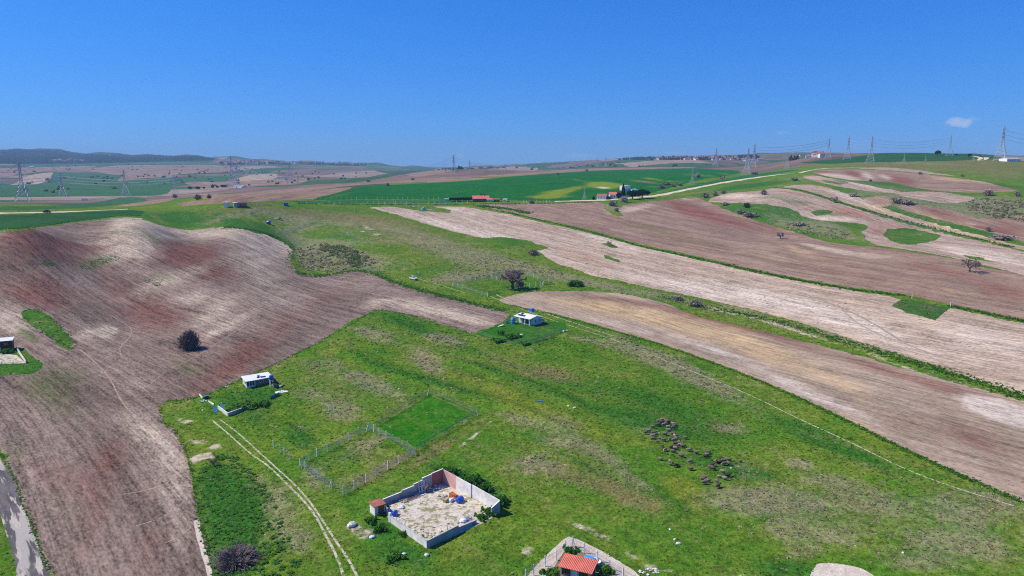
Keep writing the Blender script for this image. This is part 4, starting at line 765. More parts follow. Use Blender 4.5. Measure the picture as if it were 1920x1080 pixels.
enc = thing('walled_enclosure', 'roofless grey block walled yard with bare earth inside, in the near meadow', 'enclosure', at(815, 965))
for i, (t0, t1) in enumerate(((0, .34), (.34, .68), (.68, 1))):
    wall_seg(enc, lerp(yA, yF, t0), lerp(yA, yF, t1), 1.15 + .05 * i, 1.25 + .05 * i, m=CONCW, cap=CONC)  # sunlit run, its brightness put into the paler wall colour
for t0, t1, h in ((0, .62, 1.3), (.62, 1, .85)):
    wall_seg(enc, lerp(yF, yC, t0), lerp(yF, yC, t1), h, h * (.96 if t0 == 0 else .6), m=BLOCK, cap=CONC)  # run turned from the sun, shade put into the darker block colour
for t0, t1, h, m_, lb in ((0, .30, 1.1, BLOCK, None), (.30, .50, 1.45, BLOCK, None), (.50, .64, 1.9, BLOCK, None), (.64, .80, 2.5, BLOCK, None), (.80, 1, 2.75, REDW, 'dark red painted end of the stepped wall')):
    wall_seg(enc, lerp(yE, yD, t0), lerp(yE, yD, t1), h, h + .12, m=m_, cap=CONCW, label=lb)  # grey steps face away from the sun, shade painted into their block
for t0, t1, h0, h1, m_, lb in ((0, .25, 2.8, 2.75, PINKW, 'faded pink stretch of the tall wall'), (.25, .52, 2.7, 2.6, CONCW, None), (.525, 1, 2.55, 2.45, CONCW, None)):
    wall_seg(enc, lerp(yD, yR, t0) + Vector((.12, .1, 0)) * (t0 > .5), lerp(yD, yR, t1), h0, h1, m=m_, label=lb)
wall_seg(enc, yR, lerp(yR, yC, .36), 2.35, 1.6, m=BLOCK, cap=CONCW)  # outer face in shade, painted with the darkened block
wall_seg(enc, lerp(yA, yE, .0) + Vector((-.15, .1, 0)), lerp(yA, yF, .0) + Vector((.22, -.2, 0)), 1.7, 1.7, .34, m=WHITE, name='gate_post', label='white gate post')
wall_seg(enc, yE, lerp(yE, yA, .45), .25, .2, m=CONC)
g0 = lerp(yA, yE, .12); g1 = lerp(yA, yE, .92)
gm = MB(); gm.tube(g0 - enc.location + Vector((0, 0, 1.05)), g1 - enc.location + Vector((0, 0, 1.15)), .04); gm.tube(g0 - enc.location + Vector((0, 0, .3)), g1 - enc.location + Vector((0, 0, .4)), .04)
for k in range(5): q = lerp(g0, g1, k / 4) - enc.location; gm.tube(q, q + Vector((0, 0, 1.1)), .025)
gm.build('gate', RUST, enc)
for a, b, ks in ((yA, yF, (.2, .45, .7, .92)), (yF, yC, (.15, .4, .62)), (yE, yD, (.12, .3))):
    for k in ks:
        q = lerp(a, b, k) - enc.location; MB().tube(q, q + Vector((0, 0, 2.3)), .035).build('fence_post', STEEL, enc)
a1 = math.atan2(yD.y - yE.y, yD.x - yE.x); a2 = math.atan2(yR.y - yD.y, yR.x - yD.x)
# tool shed by the gate
sp = at(703, 968); sh = thing('tool_shed', 'small concrete shed with a flat red roof at the corner of the yard', 'shed', sp, a1)
w, dp, hh = 2.0, 1.9, 1.75
MB().box(-.0, 0, -.4, .14, dp, hh).build('wall', CONCW, sh); MB().box(.143, dp - .14, -.4, w, dp, hh).build('wall', CONC, sh)
MB().box(w - .14, 0.003, -.4, w, dp - .143, hh).build('wall', CONC, sh); MB().box(.143, 0, -.4, .7, .14, hh).build('wall', CONC, sh)
MB().box(.703, .03, -.1, w - .143, .10, hh - .1).build('door', BROWN, sh)
MB().slab([(-.2, -.25, hh + .12), (w + .2, -.25, hh + .10), (w + .2, dp + .2, hh + .22), (-.2, dp + .2, hh + .24)], .1).build('roof', REDR2, sh)
def barrel(name, label, p, rz, L, r, m_, lying=True, group=None):
    t = thing(name, label, 'barrel', p, rz, group)
    prof = [(r * .75, 0), (r * .93, .03 * L), (r, .08 * L), (r, .3 * L), (r * 1.04, .33 * L), (r, .36 * L), (r, .64 * L), (r * 1.04, .67 * L), (r, .7 * L), (r, .92 * L), (r * .93, .97 * L), (r * .75, L)]
    M4 = Matrix.Translation((-L / 2, 0, r)) @ Matrix.Rotation(R(90), 4, 'Y') if lying else Matrix.Identity(4)
    MB().lathe(prof, 18, M4=M4).build('body', m_, t, True)
    M5 = M4 @ Matrix.Translation((r * .4, 0, L)); MB().lathe([(r * .22, 0), (r * .22, .05)], 10, M4=M5).build('cap', m_, t)
    return t
barrel('water_barrel', 'large blue barrel lying in front of the tall white wall', at(862, 941), a1 + .3, 1.45, .52, BLUE)
barrel('water_barrel', 'smaller blue barrel lying beside the gate of the yard', at(740, 966), a1 + .5, 1.05, .42, BLUE)
barrel('white_drum', 'white drum lying between a beige box and a blue barrel', at(847, 940), a1 + .25, 1.0, .3, WHITE)
# orange bricks
bs = thing('brick_stack', 'heap of orange hollow bricks against the tall wall of the yard', 'bricks', at(851, 932), a2 + .15)
bme = MB().box(-.2, -.12, 0, .2, .12, .24).mesh('brick', ORNG)
for k in range(34):
    lx, ly = k % 4, (k // 4) % 3; lz = k // 12
    part('brick', bme, bs, ((lx - 1.5) * .43 + random.uniform(-.06, .06), (ly - 1) * .30 + random.uniform(-.06, .06), lz * .245), random.uniform(-.18, .18) if lz < 2 else random.uniform(-.5, .5))
t = thing('cardboard_box', 'beige box lying in front of the orange bricks', 'box', at(836, 940), a1 + .5)
MB().box(-.55, -.3, 0, .55, .3, .5).build('body', mat('cardboard', (.46, .32, .17), .9), t); MB().slab([(-.57, -.32, .52), (.57, -.32, .56), (.57, 0, .54), (-.57, 0, .53)], .02).build('flap', mat('cardboard_flap', (.5, .36, .2), .9), t)
t = thing('metal_gate_frame', 'white tubular gate frames leaning on the stepped grey wall', 'gate frame', at(795, 922), a1)
for k in range(3):
    b0 = -1.0 + k * .55; mb = MB()
    for x in (b0, b0 + .75): mb.tube((x, 0, 0), (x + .1, .55, 2.1), .065)
    for f_ in (.12, .55, .98): mb.tube((b0 + .1 * f_, .55 * f_, 2.1 * f_), (b0 + .75 + .1 * f_, .55 * f_, 2.1 * f_), .06)
    mb.build('frame', WHITE, t)
t = thing('rusty_cement_mixer', 'small rusty red machine beside the leaning gate frames', 'machine', at(801, 923), a1)
MB().lathe([(.12, .45), (.3, .6), (.36, .9), (.28, 1.2), (.2, 1.25)], 12).build('drum', RUST, t, True)
for x, y in ((-.3, -.3), (.3, -.3), (0, .35)): MB().tube((x, y, 0), (0, 0, .7), .04).build('leg', RUST, t)
pt = thing('timber_pile', 'long weathered planks lying along the foot of the stepped wall', 'timber', at(775, 935), a1)
for k in range(9):
    L = random.uniform(2.2, 4.4); MB().box(-L / 2, -.09, 0, L / 2, .09, .06).build('plank', [WOOD, WOOD, BROWN][k % 3], pt).matrix_local = Matrix.Translation((random.uniform(-.9, .9), -.3 + k * .14, .02 + .065 * (k % 3))) @ Matrix.Rotation(random.uniform(-.07, .07), 4, 'Z')
t = thing('timber_beam', 'single white beam lying apart from the planks', 'beam', at(791, 929), a1 + .05)
MB().box(-1.0, -.1, 0, 1.0, .1, .14).build('body', WHITE, t)
def heap(name, label, cat, p, mats, n, sx, sy, sz, size, rz=0.0, pname='piece'):
    t = thing(name, label, cat, p, rz)
    for k in range(n):
        a = random.uniform(0, 6.28); r = math.sqrt(random.random()); x, y = r * math.cos(a) * sx, r * math.sin(a) * sy
        s = random.uniform(.6, 1.3) * size; z = max(0, sz * (1 - r) * random.uniform(.5, 1)) - .04
        mb = MB().ball((0, 0, s * .3), s, s * random.uniform(.5, .9), s * random.uniform(.3, .6), n=6, k=4, wob=.45)
        mb.build(pname, mats[k % len(mats)], t).location = (x, y, z)
    return t
heap('sack_pile', 'white sacks dumped near the gate inside the yard', 'sacks', at(754, 951), [WHITE, CONCW], 5, .6, .5, .4, .4, pname='sack')
heap('rubble_heap', 'pale cement rubble in the far corner of the yard', 'rubble', at(815, 916), [CONCW, STONE], 16, 2.0, 1.2, .35, .32, pname='stone')
heap('tool_pile', 'yellow and black odds and ends behind the tool shed', 'tools', at(726, 951), [YEL, BLACK, RUST], 5, .5, .4, .3, .25)
heap('scrap_pile', 'grey scrap boards between the bricks and the rubble', 'scrap', at(830, 931), [CONC, WOOD, STEEL], 9, 1.0, .6, .3, .28)
heap('red_scrap', 'tiny red scraps lying in the middle of the yard', 'scrap', at(789, 943), [RUST, REDR], 3, .4, .2, .05, .12)
t = thing('rod_bundle', 'tangled grey rods and pale sheeting on the yard by the low wall', 'rods', at(876, 973), a1)
for k in range(26):
    a = random.uniform(-.6, 3.0); L = random.uniform(.8, 1.5); z = random.uniform(.05, .75)
    c = Vector((random.uniform(-.5, .5), random.uniform(-.4, .4), z)); d = Vector((math.cos(a), math.sin(a), random.uniform(-.3, .2))) * L / 2
    MB().tube(c - d, c + d, .03, n=5).build('rod', STEEL if k % 2 else WIRE, t)
MB().ball((-.9, -.2, .15), .8, .6, .3, n=9, k=5, wob=.35).build('sheet', WHITE, t)
for (u, v, s) in ((856, 985, .5), (820, 1000, .5), (770, 975, .5), (790, 1000, .6), (745, 985, .5), (810, 985, .4), (840, 995, .5)): pass

# ------------------------------------------------------------------ white roofed hut by the ploughed hill
def roof_panel(parent, vs, th, m_, ribs=0, name='roof'):
    o = MB().slab(vs, th).build(name, m_, parent)
    if ribs:
        a, b, c, d = [Vector(v) for v in vs]
        for k in range(1, ribs):
            f_ = k / ribs; p, q = a.lerp(b, f_), d.lerp(c, f_); nrm = (b - a).cross(d - a).normalized()
            MB().tube(p + nrm * .005, q + nrm * .005, .035, n=4).build('rib', m_, o)
    return o
def opening(parent, x0, z0, x1, z1, y, face='y', frame=WHITE, pane=GLASS, bars=1, name='window'):
    """window set into a wall: face 'y' lies in the plane y, face 'x' in the plane x (both facing the lower side)"""
    f_ = .07
    def bx(a0, b0, a1, b1, d0, d1): return (a0, y - d1, b0, a1, y - d0, b1) if face == 'y' else (y - d1, a0, b0, y - d0, a1, b1)
    mb = MB(); mb.box(*bx(x0, z0, x0 + f_, z1, .0, .07)); mb.box(*bx(x1 - f_, z0, x1, z1, .0, .07)); mb.box(*bx(x0 + f_, z0, x1 - f_, z0 + f_, .0, .068)); mb.box(*bx(x0 + f_, z1 - f_, x1 - f_, z1, .0, .068))
    for k in range(bars): xx = x0 + (x1 - x0) * (k + 1) / (bars + 1); mb.box(*bx(xx - .03, z0 + f_, xx + .03, z1 - f_, .0, .066))
    w_ = mb.build(name, frame, parent); MB().box(*bx(x0 + f_, z0 + f_, x1 - f_, z1 - f_, .005, .03)).build('pane', pane, w_); return w_
def solar(parent, M4, w=1.0, d=.6):
    MB().box(-w / 2, -d / 2, .0, w / 2, d / 2, .05, M4=M4).build('solar_panel', SOLAR, parent)
p0, rz, L, W = at(462.6, 728), R(33), 7.0, 4.8
h = thing('hut', 'white flat roofed hut with glazed porch at the edge of the ploughed hill', 'hut', p0, rz)
MB().box(0, .12, -.6, .12, W - .003, 2.0).build('wall', WALLW, h); MB().box(2.4, .5, -.6, L, .62, 1.95).build('wall', mat('brown_grey_board', (.22, .19, .17), .85), h)  # set-back half of the front is brownish grey board
MB().box(L - .12, .623, -.6, L, W - .003, 1.95).build('wall', WALLW, h); MB().box(.12, W - .003 - .12, -.6, L - .123, W - .006, 1.95).build('wall', WALLW, h)
MB().box(2.28, .003, -.6, 2.397, .497, 2.0).build('wall', WHITE, h); MB().box(-.02, -.02, -.6, 2.277, .1, .45).build('porch_parapet', WHITE, h)
for k in range(3): opening(h, .06 + k * .74, .47, .06 + (k + 1) * .74 - .03, 1.95, .10, bars=0)
opening(h, .5, .9, 1.5, 1.85, .0, 'x', bars=0); opening(h, 2.2, 1.1, 3.0, 1.8, .0, 'x', bars=1); opening(h, 3.6, .9, 4.8, 1.7, .5, bars=1)
rf = roof_panel(h, [(-.35, -.35, 2.06), (2.7, -.35, 2.10), (L + .25, .15, 2.14), (L + .25, W + .3, 2.32), (-.35, W + .3, 2.24)], .12, ROOFW)
for x, y in ((3.5, 1.35), (4.45, 1.3), (5.2, 1.25), (3.9, 2.6)): solar(rf, Matrix.Translation((x, y, 2.22 + .035 * y)), .72, .95)
tw = thing('water_tower', 'blue water tank on white concrete stilts behind the porch hut', 'water tank', at(509.5, 725), rz)
for x in (-.35, .35):
    for y in (-.35, .35): MB().tube((x * 1.25, y * 1.25, -.4), (x, y, 1.95), .1, n=6).build('leg', CONCW, tw)
MB().box(-.6, -.6, 1.953, .6, .6, 2.05).build('platform', CONC, tw)
MB().lathe([(.55, 2.053), (.62, 2.12), (.62, 2.6), (.65, 2.64), (.62, 2.68), (.62, 3.2), (.5, 3.32), (.2, 3.38)], 18).build('tank', BLUE, tw, True)
t = thing('lean_to', 'dark canvas lean-to with a red edge beside the water tower', 'shelter', at(518, 727), rz)
MB().slab([(-.9, -.5, 1.1), (.9, -.5, .95), (.9, 1.0, 1.25), (-.9, 1.0, 1.4)], .05).build('roof', DARK, t); MB().box(-.7, .3, -.3, .7, .9, .95).build('body', TEAL, t); MB().box(-.92, .95, 1.30, .4, 1.1, 1.5).build('red_edge', RUST, t)
for x in (-.8, .8): MB().tube((x, -.4, -.3), (x, -.4, 1.0), .05).build('leg', WOOD, t)
t = thing('concrete_slab', 'pale concrete slab with broken edge in front of the lean-to', 'slab', at(527, 735), rz)
MB().slab([(-1.4, -.8, .1), (1.6, -1.0, .1), (1.9, .6, .1), (.2, 1.1, .1), (-1.5, .7, .1)], .25).build('body', CONCW, t)
t = thing('lamp_post', 'short post with a white head standing on the concrete slab', 'post', at(526, 737), rz)
MB().tube((0, 0, 0), (.05, 0, 1.8), .06).build('pole', CONC, t); MB().box(-.2, -.12, 1.8, .35, .12, 2.15).build('head', WHITE, t)
hw = thing('garden_wall', 'low grey block wall around the weedy garden below the porch hut', 'garden wall', at(428, 781))
gF, gR, gL = at(428, 781), at(482, 758), at(409, 766)
wall_seg(hw, gF, lerp(gF, gR, .5), .95, .75, m=BLOCK, cap=CONCW); wall_seg(hw, lerp(gF, gR, .5), gR, .7, .3, m=BLOCK, cap=CONCW); wall_seg(hw, lerp(gF, gL, .02), gL, .95, .8, m=CONCW)  # shaded side in darkened block, sunlit side in the paler colour
wall_seg(hw, at(401, 760), at(391, 753), .4, .3, m=CONCW); wall_seg(hw, at(380, 748), at(374, 741), .5, .4, m=CONCW)
t = thing('teal_sheet', 'teal metal sheet standing upright on the garden wall corner', 'sheet', at(417, 772), math.atan2(gF.y - gL.y, gF.x - gL.x))
for k in range(5): MB().box(-1.7 + k * .68, .12, .3, -1.04 + k * .68, .16, 2.2 - .08 * k).build('panel', TEAL, t)
t = thing('teal_sheet', 'light blue crumpled sheet lying outside the garden wall', 'sheet', at(405, 772), .4)
MB().slab([(-.5, -.6, .05), (.3, -.5, .1), (.35, .7, 1.0), (-.5, .6, 1.05)], .03).build('body', BLUE2, t)
t = thing('dog_kennel', 'dark kennel by the gap in the garden wall', 'kennel', at(387, 747), rz)
MB().box(-.6, -.4, -.2, .6, .4, .7).build('body', DARK, t); MB().slab([(-.7, -.5, .75), (.7, -.5, .85), (.7, .5, .8), (-.7, .5, .72)], .06).build('roof', TEAL, t)
heap('stone_pile', 'white broken stones by the kennel at the garden corner', 'stones', at(381, 752), [STONE, CONCW], 7, .9, .5, .2, .3, pname='stone')
heap('stone_pile', 'loose stones at the left foot of the porch hut', 'stones', at(425, 726), [STONE, BROWN, CONC], 6, 1.0, .5, .2, .3, pname='stone')
nt = thing('net_fence', 'teal netting hung along the garden edge below the slab', 'fence', at(510, 750))
q0, q1 = at(507, 749), at(524, 741)
MB().poly([q0 - nt.location, q1 - nt.location, q1 - nt.location + Vector((0, 0, .9)), q0 - nt.location + Vector((0, 0, .8))]).build('netting', TEAL, nt)
for q in (q0, q1): MB().tube(q - nt.location, q - nt.location + Vector((0, 0, 1.0)), .05).build('post', STEEL, nt)

# ------------------------------------------------------------------ white house with porch in the middle
p0, rz, L, W = axes(at(993, 612), at(1016.5, 606), at(965.6, 605))
h = thing('porch_house', 'white bungalow with pale gable roof, posts and open porch in the meadow', 'house', p0, rz)
PX, E, RG = 2.0, 2.75, 3.45
MB().box(PX, .12, -.7, PX + .12, W - .12, E).build('wall', WALLW, h)
MB().box(L - .12, .12, -.7, L, W - .12, E).build('wall', WALLW, h)
for y0, y1 in ((0, .117), (W - .117, W)):
    MB().add([(PX, y0, -.7), (L, y0, -.7), (L, y0, E), (L / 2, y0, RG - .02), (PX, y0, E + (RG - E) * PX / (L / 2) - .05), (PX, y1, -.7), (L, y1, -.7), (L, y1, E), (L / 2, y1, RG - .02), (PX, y1, E + (RG - E) * PX / (L / 2) - .05)],
             [(0, 1, 2, 3, 4), (9, 8, 7, 6, 5), (0, 5, 6, 1), (1, 6, 7, 2), (2, 7, 8, 3), (3, 8, 9, 4), (4, 9, 5, 0)]).build('gable_wall', WALLW, h)
MB().box(3.55, -.03, -.6, 3.62, -.003, E + .2).build('downpipe', STEEL, h)
opening(h, 2.5, 1.0, 3.2, 2.0, 0, bars=0); opening(h, 4.6, 1.1, 5.6, 2.1, 0, bars=1)
opening(h, 1.2, .9, 2.2, 2.1, PX, 'x', bars=1); opening(h, 4.6, .9, 5.6, 2.1, PX, 'x', bars=1); opening(h, 2.9, .05, 3.8, 2.1, PX, 'x', frame=BROWN, pane=BROWN, bars=0, name='door')
MB().box(-.1, .0, -.7, PX - .003, W, .0).build('porch_deck', CONCW, h)
for k in range(4): MB().box(.02, .05 + (W - .25) * k / 3, .003, .17, .2 + (W - .25) * k / 3, E - .06).build('porch_post', WHITE, h)
MB().box(.04, .2, .55, .12, W - .2, .62).build('porch_rail', WHITE, h)
roof_panel(h, [(-.3, -.3, E - .06), (L / 2, -.3, RG), (L / 2, W + .3, RG), (-.3, W + .3, E - .06)], .08, ROOFW, 0)
roof_panel(h, [(L / 2, -.3, RG), (L + .3, -.3, E - .06), (L + .3, W + .3, E - .06), (L / 2, W + .3, RG)], .08, ROOFW, 0)
for k, (x, y) in enumerate(((1.2, 4.2), (1.2, 5.5), (1.2, 6.8), (2.5, 6.4))): solar(h, Matrix.Translation((x, y, E + .07 + (RG - E + .06) * (x + .3) / (L / 2 + .3))) @ Matrix.Rotation(-math.atan2(RG - E + .06, L / 2 + .3), 4, 'Y'), 1.0, 1.05)
q = p0 + Vector((math.cos(rz), math.sin(rz), 0)) * (L + 1.2) + Vector((-math.sin(rz), math.cos(rz), 0)) * (W - 1.2)
t = thing('rooftop_tank', 'square blue tank on a stand behind the roof of the bungalow', 'water tank', gnd(q), rz)
for x in (-.6, .6):
    for y in (-.6, .6): MB().tube((x, y, -.3), (x, y, 3.0), .07).build('leg', STEEL, t)
MB().box(-.8, -.8, 3.0, .8, .8, 3.1).build('platform', STEEL, t); MB().box(-.75, -.75, 3.103, .75, .75, 4.2).build('tank', BLUE, t); MB().box(-.5, -.5, 4.203, .5, .5, 4.3).build('lid', BLUE2, t)
t = thing('water_barrel', 'big upright light blue tank at the left end of the porch', 'barrel', at(962, 607), 0)
MB().lathe([(.75, -.2), (.8, .1), (.8, .7), (.84, .75), (.8, .8), (.8, 1.5), (.84, 1.55), (.8, 1.6), (.8, 2.1), (.6, 2.3), (.2, 2.4)], 18).build('body', BLUE2, t, True); MB().lathe([(.2, 2.4), (.2, 2.5)], 10).build('cap', BLUE, t)
barrel('small_drum', 'small blue drum with white top left of the big porch tank', at(950.5, 606), 0, 1.0, .32, BLUE, False)
def tub(label, p, rz, w, d, hgt, m_, name='white_tub'):
    t = thing(name, label, 'tub', p, rz); mb = MB()
    mb.box(-w / 2, -d / 2, 0, w / 2, -d / 2 + .1, hgt); mb.box(-w / 2, d / 2 - .1, 0, w / 2, d / 2, hgt); mb.box(-w / 2, -d / 2 + .1, 0, -w / 2 + .1, d / 2 - .1, hgt); mb.box(w / 2 - .1, -d / 2 + .1, 0, w / 2, d / 2 - .1, hgt); mb.build('rim', m_, t)
    MB().box(-w / 2 + .1, -d / 2 + .1, .02, w / 2 - .1, d / 2 - .1, .1).build('floor', DARK, t); return t
tub('white open tub standing alone in the grass right of the bungalow', at(1060, 621), .3, 1.6, 1.1, .4, WHITE)
def sheet(label, p, rz, w, d, m_, name='metal_sheet', lift=.18, cat='sheet'):
    t = thing(name, label, cat, p, rz); n = 5; mb = MB()
    vs = [(w * (i / n - .5), d * (j / 2 - .5), .12 + lift * (i / n) + .05 * math.sin(i * 2.1 + j)) for j in range(3) for i in range(n + 1)]
    fs = [(j * (n + 1) + i, j * (n + 1) + i + 1, (j + 1) * (n + 1) + i + 1, (j + 1) * (n + 1) + i) for j in range(2) for i in range(n)]
    m2 = len(vs); vs2 = [(x, y, z - .05) for x, y, z in vs]; mb.add(vs + vs2, fs + [tuple(m2 + i for i in f[::-1]) for f in fs]); mb.build('body', m_, t); return t
sheet('grey metal sheet lying in the weeds left of the bungalow', at(939, 612), .5, 2.2, .8, CONCW, lift=.5)
sheet('white plastic sheet lying in the grass below the bungalow', at(975, 628), .1, 2.0, .9, CONCW)
heap('shadow_heap', 'dark heap added for the house shadow beside the right wall of the bungalow', 'heap', at(1025, 608), [DARK, BROWN, CONCW], 7, 1.1, .6, .4, .4, pname='log')  # dark pieces added where the bungalow casts its shadow
sheet('long light blue plastic strip lying alone in the open meadow', at(1013, 753), -.5, 1.9, .4, BLUE2, 'plastic_strip')

# ------------------------------------------------------------------ dark hut at the left edge
p0, rz, L, W = axes(at(24, 657), at(-34, 659), at(30, 648))
rz = math.atan2((at(24, 657) - at(-34, 661)).y, (at(24, 657) - at(-34, 661)).x)
h = thing('stilt_hut', 'tall dark timber hut with white roof at the left edge of the picture', 'hut', at(24, 657), rz)
for k in range(9): MB().box(-8 + k * .89, 0, -.5, -8 + (k + 1) * .89 - .02, .12, 3.6).build('board', DARK, h)
MB().box(-.12, .123, -.5, 0, 3.2, 3.6).build('wall', BROWN, h); MB().box(-8, 3.08, -.5, -.123, 3.2, 3.6).build('wall', BROWN, h); MB().box(-8, .123, -.5, -7.88, 3.077, 3.6).build('wall', BROWN, h)
opening(h, -2.4, 2.0, -1.0, 3.0, 0, frame=DARK, bars=0); opening(h, -4.4, .4, -3.4, 1.7, 0, frame=WHITE, pane=CONCW, bars=0)
roof_panel(h, [(-8.3, -.5, 3.7), (.35, -.5, 3.7), (.35, 3.6, 4.1), (-8.3, 3.6, 4.1)], .12, ROOFW)
t = thing('yard_wall', 'low pale wall on the right side of the dark hut yard', 'wall', at(41, 668)); wall_seg(t, at(31, 655), at(49, 681), .9, .8, .2, m=CONCW, cap=CONC)
t = thing('yard_fence', 'dark netting fence in front of the dark hut yard', 'fence', at(20, 683)); pr = None
for u in (-20, 3, 26, 50):
    q = at(u, 684) - t.location; MB().tube(q, q + Vector((0, 0, 1.2)), .05).build('post', STEEL, t)
    if pr is not None: MB().poly([pr, q, q + Vector((0, 0, 1.0)), pr + Vector((0, 0, 1.0))]).build('netting', NET, t)
    pr = q

# ------------------------------------------------------------------ red roofed house at the bottom edge
p0, rz, L, W = axes(at(1107, 1097), at(1117, 1078), at(1052, 1080))
h = thing('red_roof_house', 'small brick house with bright red sheet roof at the bottom edge', 'house', p0, rz)
W = abs(W); PINKB = mat('pale_pink_brick', (.50, .36, .33), .9, var=.12)
e = 2.0; L = 2.7; W = 4.7
MB().box(0, 0, -.6, .12, W, e).build('wall', PINKB, h); MB().box(L - .12, 0, -.6, L, W, e + .22).build('wall', PINKB, h)
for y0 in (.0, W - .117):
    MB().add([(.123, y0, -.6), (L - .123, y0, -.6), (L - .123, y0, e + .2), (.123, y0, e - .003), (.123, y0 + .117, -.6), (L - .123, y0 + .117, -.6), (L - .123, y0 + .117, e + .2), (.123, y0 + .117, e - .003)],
             [(0, 1, 2, 3), (7, 6, 5, 4), (0, 4, 5, 1), (1, 5, 6, 2), (2, 6, 7, 3), (3, 7, 4, 0)]).build('side_wall', mat('shaded_brick', (.10, .07, .065), .9) if y0 == 0 else PINKB, h)  # right end wall painted dark for its shade, far end stays pale pink
opening(h, .45, .7, 1.75, 1.75, 0, 'x', frame=DARK, bars=1); opening(h, 3.2, .7, 4.5, 1.75, 0, 'x', frame=DARK, bars=1); opening(h, 2.1, 0, 2.9, 1.9, 0, 'x', frame=WHITE, pane=WALLW, bars=0, name='door')
roof_panel(h, [(-.4, -.35, e + .06), (L + .25, -.35, e + .42), (L + .25, W + .35, e + .42), (-.4, W + .35, e + .06)][::1], .09, REDR, 0)
for k in range(22): y = -.3 + (W + .6) * k / 21; MB().tube((-.4, y, e + .10), (L + .25, y, e + .46), .022, n=4).build('roof_rib', REDR, h)
MB().box(-1.5, .2, -.6, -.02, W - .1, -.05).build('terrace', CONCW, h); MB().slab([(-1.4, 2.9, .25), (-.6, 2.9, .7), (-.6, 4.4, .7), (-1.4, 4.4, .25)], .05).build('solar_panel', SOLAR, h)
t = thing('ribbed_tank', 'light blue ribbed tank lying behind the red sheet roof', 'water tank', at(1106, 1064), rz + 1.25)
M4 = Matrix.Translation((-1.0, 0, 1.0)) @ Matrix.Rotation(R(90), 4, 'Y')
MB().lathe([(.4, 0), (.72, .15)] + [(.75 + .05 * (k % 2), .25 + k * .17) for k in range(9)] + [(.72, 1.85), (.4, 2.0)], 18, M4=M4).build('tank', BLUE2, t, True)
for x in (-.6, .6): MB().box(x - .1, -.5, -.3, x + .1, .5, .35).build('cradle', WOOD, t)
t = thing('round_pool', 'white round rim of a small tub behind the blue ribbed tank', 'tub', at(1117, 1057), 0)
MB().lathe([(.75, 0), (.85, .5), (.9, .55), (.82, .57), (.74, .5), (.7, .1)], 20).build('rim', WHITE, t, True)

# ------------------------------------------------------------------ fences with concrete posts
POSTW = mat('whitened_concrete', (.80, .79, .76), .85, var=.06)
PM = MB().box(-.075, -.075, -.3, .075, .075, 1.8).add([(-.075, -.075, 1.8), (.075, -.075, 1.8), (.075, .075, 1.8), (-.075, .075, 1.8), (0, .04, 1.92)], [(0, 1, 4), (1, 2, 4), (2, 3, 4), (3, 0, 4)]).mesh('post', POSTW)
PG = MB().tube((0, 0, -.2), (0, 0, 1.5), .035).mesh('post', mat('green_post', (.08, .16, .10), .6))
def fence(name, label, runs, pme, net, corners=(), cat='fence', group=None, nh=1.45, scale=1.0):
    pts_ = [ground([(u, v)])[0] for run in runs for u, v in run]; c = Vector(np.mean(pts_, 0)); c.z = zat(c.x, c.y)
    t = thing(name, label, cat, c, 0, group)
    for run in runs:
        g = [Vector(x) - c for x in ground(run)]
        for q in g: part('post', pme, t, q, random.uniform(0, 1.5), scale=scale).rotation_euler.x = random.uniform(-.04, .04)
        if net:
            mb = MB()
            for a, b in zip(g[:-1], g[1:]): mb.add([a + Vector((0, 0, .05)), b + Vector((0, 0, .05)), b + Vector((0, 0, nh)), a + Vector((0, 0, nh))], [(0, 1, 2, 3)])
            mb.build('netting', net, t)
            mb = MB()
            for a, b in zip(g[:-1], g[1:]): mb.tube(a + Vector((0, 0, nh)), b + Vector((0, 0, nh)), .02, n=4); mb.tube(a + Vector((0, 0, .7)), b + Vector((0, 0, .7)), .02, n=4)
            mb.build('strand_wire', STEEL, t)
    for (u, v, du, dv) in corners:
        a = at(u, v) - c; b = at(u + du, v + dv) - c; MB().tube(b, a + Vector((0, 0, 1.6)), .06, n=5).build('brace', CONCW, t)
    return t
Z = lambda pts, ox, oy, k: [(ox + x / k, oy + y / k) for x, y in pts]
K1 = (540, 730, 5.333)
fence('pen_fence', 'white concrete post fence around the empty pen above the walled yard', [
    Z([(118, 775), (192, 722), (290, 670), (395, 622), (505, 571), (607, 512), (708, 459), (806, 408), (857, 425), (915, 455), (984, 492), (1053, 531), (1123, 565), (1195, 598), (1258, 655), (1203, 680), (1106, 745), (1000, 802), (888, 868), (780, 933), (662, 998), (556, 1055)], *K1),
    Z([(118, 775), (168, 798), (232, 852), (297, 888), (365, 946), (435, 988)], *K1)], PM, NET, [(691.1, 806.5, -5, 4), (691.1, 806.5, 5, 2), (775.9, 852.8, 4, 2), (621.6, 915, -4, -1), (644.2, 927.8, 7, 0), (562, 875, 4, 3)])
fence('lawn_fence', 'thin green wire fence around the dark green lawn plot', [Z([(885, 372), (1010, 290), (1140, 205), (1275, 125), (1413, 48), (1530, 95), (1650, 145), (1770, 200), (1885, 258), (1790, 318), (1690, 378), (1582, 440), (1460, 515), (1362, 570), (1285, 620)], *K1)], PG, NETG, [(805, 739, -4, 3), (893, 778, 3, 2)])
fence('stub_fence', 'short run of four posts beside the wheel track', [[(513, 840), (526, 848), (533, 855), (543, 862)]], PM, None)
fence('stub_fence', 'pair of lone posts in the grass above the pen', [[(616, 770), (625.5, 773)]], PM, None)
K2 = (760, 490, 6)
